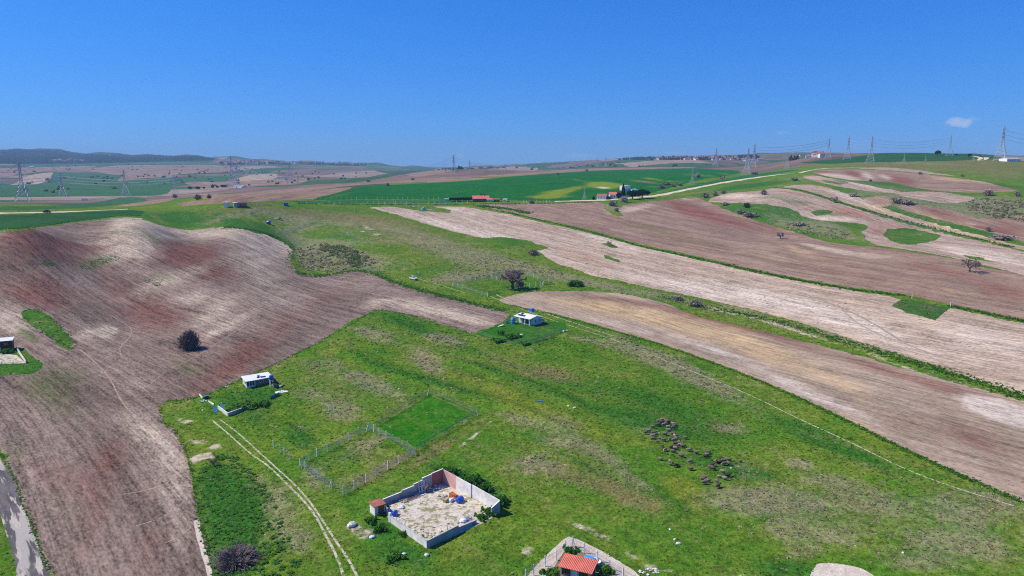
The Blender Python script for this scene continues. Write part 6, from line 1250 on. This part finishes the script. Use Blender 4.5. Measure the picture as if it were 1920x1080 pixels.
reg('white', proto_bush(10, 90, 600, .035), TWIG, [TWIGP, leaf_mat('pale_blossom', (.45, .42, .40), (.55, .52, .5))]); reg('dome', proto_round(2), BARK, [LEAFD]); reg('cypress', proto_round(7, 1300, 3, True), BARK, [LEAFD])
random.seed(99)
def plant(kind, u, vb, hpx, wpx, label, name='bare_shrub', cat='shrub', group=None):
    p = at(u, vb); k = mpp(p); t = thing(name, label, cat, p - Vector((0, 0, .05)), random.uniform(0, 6.28), group); tm, cm = PROTO[kind]
    f_ = .68 if kind in ('twig', 'mauve', 'bare2', 'olive') and hpx < 20 else .9 if kind == 'weed' else 1.0
    for nm, me in (('trunk', tm), ('crown', cm)): part(nm, me, t, scale=(wpx * k * f_, wpx * k * f_, hpx * k * f_))
    return t
plant('spread', 961, 542.5, 36, 40, 'spreading bare tree with drooping brown twigs inside the white post plot', 'bare_tree', 'tree')
plant('shrubtree', 356, 655, 31, 29, 'dark bare tree alone on the lower slope of the left ploughed hill', 'bare_tree', 'tree')
plant('bare2', 1463, 448, 17, 18, 'small bare tree alone on the brown field right of centre', 'bare_tree', 'tree')
plant('bare', 1818, 510, 20, 28, 'wide bare bush at the upper edge of the right brown field', 'bare_tree', 'tree')
plant('bare2', 1142, 460, 11, 12, 'little bare tree on a green patch in the pale field', 'bare_tree', 'tree')
plant('bare2', 1565, 380, 14, 15, 'bare tree on the pale strip of the right patchwork hill', 'bare_tree', 'tree')
plant('bare2', 402, 874, 18, 14, 'small grey bare shrub at the meadow edge by the bottom left field', 'bare_tree', 'tree')
plant('bare2', 1354, 338, 11, 14, 'bare tree in the light green crop near the pale road', 'bare_tree', 'tree')
plant('white', 1308, 333, 8, 8, 'pale blossoming shrub in the green field left of the slim pylon', 'blossom_shrub')
for a in ((1853, 367, 13, 20, 'round dark shrub at the foot of the upper right brown field'), (1432, 365, 12, 15, 'dark bush at the top of the pale contour field'), (1322, 371, 13, 19, 'leftmost dark bush below the pale road'), (1341, 367, 11, 13, 'middle dark bush below the pale road'), (1357, 363, 9, 12, 'right and smallest dark bush below the pale road'),
          (1853, 434, 11, 10, 'round bush on the reddish strip near the right edge'), (1907, 368, 10, 12, 'dark bush near the right edge above the scrub'), (1725, 327, 6, 9, 'small dark bush above the upper right brown field'), (1804, 331, 5, 8, 'tiny dark bush on the grassy slope near the right'), (1415, 327, 6, 18, 'low dark scrub by the large pylon foot'),
          (997, 381, 9, 15, 'dark bush beside the road posts right of the farmhouse'), (1000, 478, 13, 28, 'dark low thicket at the notch of the pale field'), (1305, 573, 15, 34, 'grey thicket on the bank between the two right fields'), (1272, 562, 10, 30, 'greenish thicket left of the grey one between the fields'),
          (371, 374, 12, 16, 'biggest bare bush on the plateau edge at the left'), (392, 372, 9, 11, 'bare bush right of the biggest one on the plateau edge'), (328, 371, 9, 11, 'bare bush left of the biggest one on the plateau edge'), (727, 349, 8, 9, 'dark bush on the upper edge of the deep green field'),
          (1100, 321, 5, 8, 'small bush on the far edge of the deep green field'), (1046, 327, 5, 8, 'small bush left on the far edge of the deep green field'), (997, 319, 7, 8, 'dark bush on the brown strip beyond the green field'), (774, 338, 6, 9, 'mauve bush on the brown slope in the centre'), (690, 341, 6, 10, 'mauve bush left on the brown slope in the centre'), (1632, 340, 5, 7, 'small bush below the upper right brown field')):
    plant('twig' if a[0] not in (774, 690) else 'mauve', *a)
for a in ((1170, 379, 10, 13, 'round grey shrub on the verge below the cypress'),): plant('white', *a)
for a in ((1148, 386, 13, 22, 'mauve thicket in the notch between the brown fields'), (1156, 396, 9, 12, 'pale thicket low in the notch between the brown fields'), (1600, 369, 8, 22, 'mauve thicket among the right patchwork strips'), (1680, 380, 12, 22, 'mauve thicket left of the pale tongue on the right hill'), (1700, 382, 8, 30, 'low mauve thicket under the pale tongue on the right hill'), (1490, 339, 8, 16, 'mauve thicket below the pale road bend'), (1390, 400, 9, 22, 'mauve thicket in the green gully, left end'), (1405, 406, 11, 32, 'broad mauve thicket in the green gully'), (1360, 385, 8, 18, 'small mauve thicket at the head of the green gully'), (1500, 423, 8, 30, 'grey thicket in the lower green gully'), (1880, 450, 10, 44, 'dark thicket on the right edge between the strips')):
    plant('mauve', *a, name='thicket')
plant('olive', 1400, 389, 11, 15, 'olive green bush in the green gully'); plant('leafy', 1077, 536, 10, 26, 'leafy green shrub right of the bare tree plot', 'leafy_shrub')
plant('bare2', 905, 371, 13, 16, 'brown budding tree behind the red tiled farmhouse roof', 'bare_tree', 'tree')
plant('cypress', 1168.5, 373, 26, 7.5, 'tall dark cypress between the roadside cottages', 'cypress_tree', 'tree'); plant('dome', 1186, 373, 14, 21, 'left dark round tree beside the cypress', 'round_tree', 'tree'); plant('dome', 1204, 371, 14, 22, 'right dark round tree beside the cypress', 'round_tree', 'tree'); plant('dome', 1160, 374, 11, 9, 'small dark tree left of the cypress', 'round_tree', 'tree'); plant('cypress', 1113, 374.5, 6, 5, 'small conifer left of the long roadside house', 'conifer', 'tree'); plant('bare', 1160, 369, 12, 12, 'grey bare tree behind the red fronted cottage', 'bare_tree', 'tree')
plant('dome', 1758, 291.5, 7, 7, 'lone round tree on the skyline left of a pylon', 'round_tree', 'tree'); plant('dome', 1793, 292, 3, 4, 'tiny tree on the skyline right of a pylon', 'round_tree', 'tree'); plant('dome', 1818, 295, 5, 4, 'dark tree at the top of the hilltop road', 'round_tree', 'tree')
for k, a in enumerate(((356, 356, 5, 6), (371, 356, 5, 7), (383, 355, 4, 4), (399, 354, 5, 5), (408, 353, 4, 4), (417, 352.5, 5, 6), (423, 352.5, 5, 6))): plant('dome', *a, 'dark tree in the valley row left of the long low shed', 'valley_tree', 'tree', 'row of dark valley trees')
for k, a in enumerate(((1240, 353, 8, 20), (1262, 350, 7, 14), (1275, 348, 6, 14), (1250, 346, 6, 26))): plant('twig', *a, 'dark scrub bush in the dip of the deep green field', 'bare_shrub', 'shrub', 'scrub bushes in the green field dip')
hd = [(846 + 4.6 * k, 377.5 + random.uniform(-.4, .4), 6.5, 8) for k in range(10)]
for a in hd: plant('dome', *a, 'dark evergreen bush of the hedge left of the red tiled farmhouse', 'hedge_bush', 'hedge', 'dark hedge by the farmhouse')
for a, lb in (((828, 888, 12, 26), 'leafy weeds behind the back corner of the walled yard'), ((850, 890, 12, 28), 'leafy weeds behind the pink wall of the yard'), ((888, 908, 16, 34), 'biggest leafy weeds behind the white wall of the yard'), ((908, 918, 13, 28), 'leafy weeds behind the right half of the white wall'), ((940, 945, 15, 26), 'leafy weeds at the right corner of the walled yard'), ((924, 962, 11, 30), 'weeds on the bank outside the right corner of the yard'), ((905, 972, 8, 24), 'weeds at the gap in the low wall of the yard'), ((694, 980, 10, 20), 'leafy weeds in front of the red roofed tool shed'), ((712, 994, 11, 22), 'leafy weeds before the gate of the walled yard'), ((738, 1046, 8, 32), 'leafy weeds in the meadow below the walled yard'), ((787, 1010, 6, 14), 'weeds inside the front corner of the yard'), ((756, 1004, 8, 14), 'weeds outside the front wall of the yard'),
              ((943, 628, 9, 14), 'dark bush in the garden left of the bungalow'), ((960, 634, 9, 30), 'leafy weeds in the garden below the bungalow'), ((935, 640, 7, 26), 'leafy weeds at the lower left of the bungalow garden'), ((985, 646, 6, 20), 'leafy weeds at the bottom of the bungalow garden'), ((1070, 1036, 9, 26), 'leafy weeds in the top corner of the red roof house yard'), ((1134, 1072, 10, 26), 'leafy weeds right of the red sheet roof'), ((1032, 1076, 10, 30), 'leafy weeds left of the red sheet roof'), ((456, 766, 9, 40), 'leafy weeds along the garden wall of the porch hut'), ((492, 760, 9, 26), 'leafy weeds at the right end of the garden wall'), ((440, 772, 8, 24), 'leafy weeds behind the teal sheet'), ((14, 662, 7, 16), 'small bush in front of the dark hut')):
    plant('weed', *a, lb, 'weed_clump', 'weeds')
plant('brush', 445, 1052, 17, 66, 'grey mound of dead brush at the bottom left of the meadow', 'brush_heap', 'brush')

# ------------------------------------------------------------------ masses of vegetation nobody could count
def owner(xy):
    o_ = np.full(len(xy), -1)
    for k, (nm, g, *_) in enumerate(LAND):
        bb = np.where((xy >= g.min(0)).all(1) & (xy <= g.max(0)).all(1))[0]
        if len(bb): o_[bb[inside(xy[bb], g)]] = k
    return o_
def colour_mat(name, rough=.85):
    t = NT(name, rough, .05); return translucent(t, t.attrc('tint'), .4)
TUFT = colour_mat('grass_blades'); 
def tufts(name, label, xy, hgt, wid, colr, blades=3, lean=.5):
    n = len(xy); z = H(xy[:, 0], xy[:, 1]); base = np.column_stack([xy, z - .03])
    V_ = np.empty((n, blades, 3, 3)); a = rng.uniform(0, 6.283, (n, blades)); ln = rng.uniform(.1, lean * 2, (n, blades)) * hgt[:, None]
    off = rng.normal(0, .25, (n, blades, 2)) * wid[:, None, None]; d = np.stack([np.cos(a), np.sin(a)], 2); pp = np.stack([-np.sin(a), np.cos(a)], 2) * (wid[:, None, None] / 2)
    b3 = base[:, None, :]; 
    for j, s in ((0, -1), (1, 1)): V_[:, :, j, :2] = b3[..., :2] + off + s * pp; V_[:, :, j, 2] = base[:, None, 2]
    V_[:, :, 2, :2] = b3[..., :2] + off + d * ln[..., None]; V_[:, :, 2, 2] = base[:, None, 2] + hgt[:, None] * rng.uniform(.7, 1.15, (n, blades))
    up_ = np.cross(V_[:, :, 1] - V_[:, :, 0], V_[:, :, 2] - V_[:, :, 0])[..., 2] < 0; sw = V_[:, :, 0].copy(); V_[:, :, 0] = np.where(up_[..., None], V_[:, :, 1], V_[:, :, 0]); V_[:, :, 1] = np.where(up_[..., None], sw, V_[:, :, 1])
    nt_ = n * blades; me = bpy.data.meshes.new(name); me.vertices.add(nt_ * 3); me.vertices.foreach_set('co', V_.astype('f').ravel()); me.loops.add(nt_ * 3); me.loops.foreach_set('vertex_index', np.arange(nt_ * 3)); me.polygons.add(nt_)
    me.polygons.foreach_set('loop_start', np.arange(nt_) * 3); me.polygons.foreach_set('loop_total', np.full(nt_, 3)); me.update()
    ca = me.color_attributes.new('tint', 'FLOAT_COLOR', 'POINT'); c4 = np.ones((n, blades, 3, 4)); c4[..., :3] = colr[:, None, None, :] * rng.uniform(.8, 1.2, (n, blades, 1, 1)); ca.data.foreach_set('color', c4.astype('f').ravel())
    nv = np.cross(V_[:, :, 1] - V_[:, :, 0], V_[:, :, 2] - V_[:, :, 0]); nv /= np.linalg.norm(nv, axis=2)[..., None] + 1e-9; nv *= np.where(nv[..., 2:] < 0, -1, 1); nv = nv * .5 + np.array([0, 0, 1.0]); nv /= np.linalg.norm(nv, axis=2)[..., None]
    me.normals_split_custom_set_from_vertices(np.repeat(nv.reshape(-1, 3), 3, 0).tolist())
    me.materials.append(TUFT); o = bpy.data.objects.new(name, me); col.objects.link(o); o['kind'] = 'stuff'; o['label'] = label; return o
keys = [l[2] for l in LAND]
def grass_points(n, d0, d1):
    d = np.exp(rng.uniform(math.log(d0), math.log(d1), n)); a = rng.uniform(-.68, .68, n); return np.stack([d * np.sin(a), d * np.cos(a)], 1)
xy = grass_points(120000, 80, 420); ow = owner(xy); ok_ = (ow == -1) | np.isin(ow, [k for k, q in enumerate(keys) if q in ('grassgreen', 'plot')]); xy = xy[ok_]
at_ = eval_patches(xy, PATCH['grass'], GRASSCH); dry_, lush_, yel_, bare_ = at_['dry'] + at_['brown'] * .8, at_['lush'], at_['yellow'], at_['bare']
keepm = rng.random(len(xy)) > np.clip(bare_ * 1.2, 0, .95); xy = xy[keepm]; dry_, lush_, yel_ = dry_[keepm], lush_[keepm], yel_[keepm]
dd_ = np.linalg.norm(xy, axis=1); isdry = rng.random(len(xy)) < np.clip(dry_ * .38 + .015, 0, .45); islush = (~isdry) & (rng.random(len(xy)) < np.clip(lush_ * .8 + .12, 0, .9))
cl_ = np.where(isdry[:, None], np.array([[.36, .29, .21]]), np.where(islush[:, None], np.array([[.055, .19, .016]]), np.array([[.115, .195, .018]]) + yel_[:, None] * np.array([[.06, .03, 0]]))) * rng.uniform(.65, 1.3, (len(xy), 1))
hg = np.where(isdry, rng.uniform(.15, .38, len(xy)), np.where(islush, rng.uniform(.12, .28, len(xy)), rng.uniform(.06, .17, len(xy)))) * np.clip(dd_ / 170, .7, 1.5)
tufts('meadow_grass', 'uneven green grass with dead stems covering the meadow', xy, hg, hg * rng.uniform(1.3, 2.6, len(xy)), cl_, 3, .8)
# lush weeds in the lower left meadow and on the banks
def along(pts_, n, spread):
    g = ground(spline(pts_, False, 6))[:, :2]; i = rng.integers(0, len(g) - 1, n); t_ = rng.random(n)[:, None]; return g[i] * (1 - t_) + g[i + 1] * t_ + rng.normal(0, spread, (n, 2))
def inpoly(pts_, n):
    g = ground(spline(pts_, True, 8))[:, :2]; q = rng.uniform(g.min(0), g.max(0), (n * 3, 2)); return q[inside(q, g)][:n]
def veg(name, label, xy, h0, h1, cols, wk=1.3, blades=5, clump=0):
    if clump:
        xy = np.repeat(xy, clump, 0) + rng.normal(0, h1 * .55, (len(xy) * clump, 2))
    n = len(xy); c = np.array(cols)[rng.integers(0, len(cols), n)] * rng.uniform(.7, 1.3, (n, 1)); hh = rng.uniform(h0, h1, n); return tufts(name, label, xy, hh, hh * wk * rng.uniform(.7, 1.3, n), c, blades, .6)
GRN = [(.055, .19, .015), (.075, .21, .02), (.10, .22, .02), (.06, .18, .035)]; DRY = [(.42, .35, .28), (.34, .28, .23), (.50, .43, .34), (.20, .24, .10)]; DK = [(.035, .13, .014), (.045, .15, .018)]
veg('lush_weeds', 'broad leaved green weeds carpeting the meadow at the lower left', inpoly([(372, 890), (420, 850), (470, 880), (520, 950), (540, 1000), (560, 1080), (410, 1090), (385, 1000)], 420), .12, .36, [(.06, .20, .02), (.08, .23, .03), (.10, .24, .05), (.12, .24, .08)], 1.6, 5, 5)
for pts_, n, sp, h1 in (([(890, 386), (950, 398), (1000, 410), (1100, 433), (1200, 461), (1300, 483), (1400, 505), (1500, 526), (1600, 543), (1690, 554)], 1500, .9, 1.0), ([(1782, 574), (1850, 588), (1930, 604)], 300, .8, .8), ([(1240, 555), (1300, 573), (1400, 590), (1500, 615), (1600, 645), (1700, 676), (1800, 706), (1920, 745)], 1500, 1.3, .7),
                        ([(1450, 352), (1500, 357), (1560, 375), (1600, 388), (1660, 404), (1720, 420), (1800, 440), (1900, 464)], 900, 1.0, .9), ([(262, 405), (232, 404), (200, 408), (130, 416), (60, 426), (0, 430)], 500, .8, .8), ([(420, 426), (480, 432), (520, 446), (546, 465), (543, 492), (560, 512), (600, 518), (660, 508), (700, 514), (760, 536), (850, 560), (940, 582)], 1800, 1.2, .8), ([(310, 753), (350, 749), (400, 736), (440, 717), (480, 699), (560, 661), (630, 623), (690, 589), (712, 581), (800, 598), (880, 624)], 1200, .5, .4),
                        ([(44, 584), (58, 580), (80, 588), (104, 604), (126, 626), (140, 648), (136, 655), (92, 630), (58, 606), (45, 594)], 350, .5, .5), ([(300, 766), (306, 790), (330, 810), (346, 840), (356, 870), (363, 905), (369, 945), (379, 990), (392, 1040)], 700, .3, .35), ([(0, 850), (24, 890), (46, 948), (68, 1008), (92, 1068)], 500, .25, .35), ([(960, 573), (1040, 591), (1100, 607), (1200, 635), (1300, 668), (1400, 705), (1500, 748), (1600, 795), (1700, 845), (1800, 891), (1920, 943)], 2200, .45, .45), ([(560, 382), (640, 383), (760, 384), (880, 383), (1000, 382), (1110, 379)], 700, 1.2, 1.2), ([(900, 386), (950, 392), (990, 400)], 400, 2.0, 1.6)):
    veg('verge_growth', 'rank green growth along the field edges', along(pts_, n, sp), h1 * .25, h1 * .7, GRN + DK, 1.3, 4)
for pts_, n in (([(556, 470), (600, 458), (660, 465), (705, 490), (690, 502), (640, 506), (600, 512), (565, 500)], 260), ([(840, 500), (920, 480), (1000, 495), (1060, 515), (960, 512), (880, 525)], 200), ([(1820, 375), (1930, 378), (1930, 412), (1860, 408), (1815, 395)], 220), ([(1440, 415), (1540, 425), (1600, 440), (1560, 450), (1480, 430)], 60)):
    veg('dry_scrub', 'grey mauve dead scrub filling the rough ground', inpoly(pts_, n), .3, 1.1 if pts_[0][0] != 840 else .5, DRY + [(.27, .22, .19), (.10, .16, .04)], 1.0, 5, 5)
veg('gully_shrubs', 'dark green low shrubs in the gully below the far meadow', np.concatenate([inpoly([(600, 462), (640, 462), (690, 484), (670, 490), (620, 478)], 130), inpoly([(645, 492), (680, 492), (680, 498), (650, 500)], 30)]), .5, 1.2, [(.06, .15, .03), (.09, .18, .05), (.22, .20, .13)], 1.1, 5, 4)
for pts_, n in (([(1390, 925), (1480, 918), (1560, 950), (1480, 1000), (1400, 960)], 300), ([(1760, 930), (1900, 930), (1930, 980), (1850, 990)], 300), ([(770, 665), (810, 675), (825, 700), (790, 690)], 120), ([(1200, 650), (1300, 690), (1330, 720), (1230, 680)], 260)):
    veg('dead_grass', 'bleached dead grass lying in patches on the meadow', inpoly(pts_, n // 3), .08, .2, [(.42, .35, .28), (.50, .43, .34)], 2.0, 4, 4)
veg('yard_weeds', 'low weeds scattered over the bare yard', inpoly([(745, 968), (800, 990), (880, 968), (905, 968), (860, 990), (800, 1018), (750, 985)], 70), .06, .16, [(.10, .17, .03), (.16, .2, .05)], 1.6, 4, 4)
veg('bush_grass', 'green grass at the foot of the dark bush on the left hill', inpoly([(340, 640), (352, 655), (372, 664), (378, 655), (362, 645), (345, 632)], 120), .1, .3, GRN, 1.5, 4, 3)
veg('field_weeds', 'green weeds sprouting on the left ploughed hill', np.concatenate([inpoly([(150, 500), (170, 490), (215, 480), (230, 484), (190, 498), (165, 506)], 120), inpoly([(72, 494), (95, 492), (102, 498), (80, 499)], 40), inpoly([(280, 520), (305, 525), (302, 537), (270, 528)], 40)]), .1, .3, GRN + DK, 1.5, 4, 3)
# woodland specks on the far ridges
def far_wood(name, label, areas, n, h):
    q = np.concatenate([inpoly(a, k) for a, k in zip(areas, n)]); veg(name, label, q, h * .6, h, [(.025, .035, .02), (.03, .045, .02), (.04, .045, .03)], 1.2, 5)
far_wood('distant_wood', 'dark trees scattered over the far ridge and its villages', [[(1160, 300), (1240, 296), (1400, 294), (1425, 295), (1400, 300), (1240, 300)], [(1385, 295), (1420, 294), (1420, 297), (1388, 297)], [(410, 302), (540, 304), (690, 308), (690, 311), (540, 309), (415, 309)], [(1480, 298), (1540, 297), (1540, 301), (1480, 302)], [(800, 317), (860, 316), (1000, 313), (1000, 314.5), (860, 319)]], [260, 120, 420, 60, 120], 11)
far_wood('valley_trees', 'dark hedge trees dotted over the left valley fields', [[(0, 345), (200, 330), (420, 322), (560, 320), (700, 325), (560, 345), (330, 352), (0, 366)], [(0, 312), (300, 308), (500, 314), (420, 322), (100, 322), (0, 326)], [(1000, 312), (1160, 305), (1330, 303), (1330, 312), (1160, 313), (1000, 317)]], [110, 70, 40], 6)
far_wood('hill_forest', 'continuous dark forest covering the far left hills', [[(0, 284), (110, 285), (160, 291), (330, 294), (400, 298), (400, 301), (240, 304), (0, 306)]], [2600], 16)

# ------------------------------------------------------------------ the flock
def sheep_mesh(head_down, seed):
    random.seed(seed); mb = MB(); rings = [(-.58, .10, .12, .60), (-.52, .22, .25, .58), (-.35, .29, .31, .56), (-.1, .31, .33, .55), (.15, .30, .32, .56), (.35, .27, .29, .58), (.48, .20, .22, .60), (.55, .10, .12, .62)]; n = 12
    vs = [(x, ry * math.cos(2 * math.pi * j / n), z + rz_ * math.sin(2 * math.pi * j / n)) for x, ry, rz_, z in rings for j in range(n)]
    mb.add(vs, [(k * n + j, k * n + (j + 1) % n, (k + 1) * n + (j + 1) % n, (k + 1) * n + j) for k in range(len(rings) - 1) for j in range(n)] + [tuple(range(n))[::-1], tuple(range((len(rings) - 1) * n, len(rings) * n))])
    if head_down: nk, hd_, ms = (.45, 0, .62), (.72, .0, .32), (.86, .0, .12)
    else: nk, hd_, ms = (.45, 0, .66), (.68, .05, .86), (.88, .08, .78)
    mb.tube(nk, hd_, .17, .11, n=10); mb.tube(hd_, ms, .11, .065, n=10); mb.ball(hd_, .12, .115, .12); mb.ball(ms, .06, .055, .06)
    for s in (-1, 1): mb.tube((hd_[0] - .02, hd_[1] + s * .08, hd_[2] + .06), (hd_[0] - .05, hd_[1] + s * .22, hd_[2] + .04), .045, .02, n=6)
    for x, y in ((.36, .15), (.33, -.15), (-.38, .15), (-.42, -.15)):
        mb.tube((x, y, .52), (x + .02, y, .27), .10, .055, n=8); mb.tube((x + .02, y, .28), (x - .01, y, .05), .05, .036, n=8); mb.tube((x - .01, y, .06), (x + .015, y, 0), .045, .05, n=8)
    mb.tube((-.56, 0, .62), (-.66, 0, .40), .06, .04, n=6)
    me = mb.mesh('sheep', []); o = bpy.data.objects.new('sheep_form', me); col.objects.link(o); m_ = o.modifiers.new('fuse', 'REMESH'); m_.mode = 'VOXEL'; m_.voxel_size = .042; m_.use_smooth_shade = True
    dg = bpy.context.evaluated_depsgraph_get(); dg.update(); out = bpy.data.meshes.new_from_object(o.evaluated_get(dg)); bpy.data.objects.remove(o)
    out.name = 'sheep'; return out
def wool_mat(name, wool, face):
    t = NT(name, .95, .02); ob = t.obj(); sx = t.n('SeparateXYZ'); t.set(sx.inputs[0], ob); n = t.noise(ob, 9, 3, .7)
    w_ = t.mul(wool, t.ss(n, .3, .7, .75, 1.25)); f_ = t.math('MAXIMUM', t.ss(sx.outputs[0], .60, .66), t.ss(sx.outputs[2], .30, .22)); t.bump(n, .05, .8); return t.out(t.mix(f_, w_, face))
WOOL = [wool_mat('grey_brown_wool', (.20, .15, .115), (.34, .28, .23)), wool_mat('pale_wool', (.31, .24, .185), (.44, .38, .32)), wool_mat('dark_brown_wool', (.085, .05, .035), (.05, .035, .03)), wool_mat('dusty_wool', (.12, .09, .072), (.09, .07, .06))]
SHEEP = []
for hd_ in (True, True, False):
    base = sheep_mesh(hd_, 1 + len(SHEEP)); row = []
    for w_ in WOOL: m2 = base.copy(); m2.materials.clear(); m2.materials.append(w_); row.append(m2)
    SHEEP.append(row)
FA = [(485, 245), (575, 225), (660, 250), (715, 275), (550, 285), (480, 325), (450, 355), (600, 345), (655, 325), (715, 405), (325, 395), (830, 325), (868, 370), (845, 420), (730, 490), (215, 500), (145, 550), (345, 552), (370, 605), (310, 645), (325, 695), (425, 775), (625, 578), (530, 690), (592, 735), (840, 578), (876, 630), (780, 710), (850, 735), (915, 695), (1140, 685), (565, 878), (900, 828), (950, 830), (1000, 795), (1012, 860), (1085, 895), (925, 893), (895, 945), (790, 925), (640, 980), (835, 1025), (1235, 990), (1425, 1055)]
FB = [(40, 335), (60, 525), (500, 98), (490, 165), (445, 210), (840, 250), (705, 348), (800, 365), (900, 315), (1030, 285), (915, 400), (1015, 390), (600, 425), (582, 485), (622, 515), (880, 595), (780, 710), (995, 695), (930, 770), (405, 745), (370, 790), (500, 825), (412, 875), (725, 835), (755, 968), (1330, 330)]
FC = [(345, 655), (478, 678), (482, 718), (560, 740), (628, 603)]
flock = [(1200 + x / 13.5, 770 + y / 13.5, 'A', (x, y)) for x, y in FA] + [(1290 + x / 13.5, 840 + y / 13.5, 'B', (x, y)) for x, y in FB] + [(1190 + x / 7.2, 770 + y / 7.2, 'C', (x, y)) for x, y in FC]
ONE = {('A', (1140, 685)): 'lone sheep at the right of the upper flock', ('A', (565, 878)): 'small lone lamb at the left below the upper flock', ('A', (325, 395)): 'sheep standing apart at the upper left of the flock', ('A', (730, 490)): 'single sheep just below the crowded upper bunch', ('A', (625, 578)): 'single sheep in the centre of the upper flock', ('A', (425, 775)): 'small sheep at the lower edge of the left cluster', ('A', (1235, 990)): 'sheep alone between the middle bunch and the right pair', ('A', (1425, 1055)): 'sheep with turned head left of the stacked right pair', ('A', (640, 980)): 'sheep at the left end of the middle row', ('A', (835, 1025)): 'pale sheep below the middle bunch',
       ('B', (40, 335)): 'pale sheep standing alone below the middle bunch, seen from behind', ('B', (60, 525)): 'sheep alone at the bottom centre of the flock', ('B', (840, 250)): 'dark brown sheep at the top of the right cluster', ('B', (800, 365)): 'dark brown sheep in the middle of the right cluster', ('B', (445, 210)): 'dark sheep in front of the stacked right pair', ('B', (995, 695)): 'dark sheep at the right of the lower group', ('B', (880, 595)): 'pale sheep between the right cluster and the lower group', ('B', (755, 968)): 'lowest sheep of the whole flock', ('B', (725, 835)): 'pale sheep with lowered neck above the lowest one', ('B', (1330, 330)): 'lone small sheep farthest right', ('B', (930, 770)): 'pale sheep under the dark one in the lower group', ('B', (780, 710)): 'small sheep left of the dark one in the lower group',
       ('C', (345, 655)): 'dark bellied sheep standing alone at the far left bottom', ('C', (560, 740)): 'dark brown sheep at the lower left of the flock', ('C', (628, 603)): 'dark sheep grazing between the middle bunch and the bottom', ('C', (478, 678)): 'upper of two small sheep at the lower left', ('C', (482, 718)): 'lower of two small sheep at the lower left'}
random.seed(4)
for i, (u, v, s, xy0) in enumerate(flock):
    dk = (s, xy0) in (('B', (840, 250)), ('B', (800, 365)), ('B', (445, 210)), ('B', (995, 695)), ('C', (560, 740)))
    k = 2 if dk else random.choice((0, 0, 0, 1, 1, 3)); me = SHEEP[random.randrange(3)][k]; o = bpy.data.objects.new('sheep', me); col.objects.link(o)
    sz = random.uniform(.82, .95) * (.75 if 'small' in ONE.get((s, xy0), '') else 1.0); p = at(u, v + 3.0); o.location = p; o.scale = (sz,) * 3
    o.rotation_euler = (0, 0, random.gauss(-.35, .45) + (math.pi if random.random() < .22 else 0))
    lb = ONE.get((s, xy0))
    if not lb:
        lb = ('sheep in the crowded bunch at the upper left of the flock' if xy0[1] < 440 and s == 'A' else 'sheep in the loose left cluster of the upper flock' if s == 'A' and xy0[0] < 600 else 'sheep in the crowded bunch in the middle of the flock' if s == 'A' and xy0[1] > 780 else 'sheep in the string leading down to the middle bunch' if s == 'A' else
              'sheep of the stacked pair right of the middle bunch' if xy0[1] < 200 else 'sheep in the tight cluster at the right of the flock' if xy0[1] < 560 else 'sheep in the close knot at the lower edge of the flock')
    tag(o, 'grey-brown ' + lb if not any(w in lb for w in ('dark', 'pale', 'small', 'lamb')) else lb, 'sheep', 'flock of sheep grazing in the meadow')

# ------------------------------------------------------------------ stones and litter in the meadow
def rocks(lst):
    for u, v, wpx, lb, m_ in lst:
        p = at(u, v); k = mpp(p) * wpx / 2; t = MB().ball((0, 0, k * .25), k, k * .75, k * .5, n=9, k=6, wob=.3).build('stone', m_, None); t.location = p; t.rotation_euler = (0, 0, random.uniform(0, 3)); tag(t, lb, 'stone')
rocks([(660, 986, 19, 'large flat pale stone left of the tool shed', STONE), (698, 1008, 11, 'white block in the bare patch before the yard gate', WHITE), (757, 1040, 9, 'white lump in the grass below the front wall', WHITE), (800, 1042, 11, 'pale stone under the front corner of the yard', STONE), (1256, 993, 5, 'small white scrap in the grass below the flock', WHITE), (1078, 765, 7, 'pale stone in the open meadow, right of the blue strip', STONE), (1066, 762, 6, 'smaller pale stone left of the other in the open meadow', STONE), (1272, 1020, 9, 'pale stone in the stony streak at the bottom', STONE), (1265, 1012, 6, 'lesser pale stone in the stony streak at the bottom', STONE), (1371, 878, 4, 'white speck of litter right of the flock', WHITE), (1693, 1037, 5, 'white litter at the lower right of the meadow', WHITE), (415, 756, 5, 'pale stone in the grass left of the garden wall', STONE), (380, 770, 5, 'white stone outside the garden corner', STONE), (748, 730, 5, 'white stone in the terraced meadow above the lawn', STONE)])
heap('white_rock_pile', 'white broken rocks at the bottom edge of the meadow', 'rocks', at(1218, 1072), [STONE, WHITE, CONCW], 26, 2.0, 1.0, .2, .2, pname='rock')
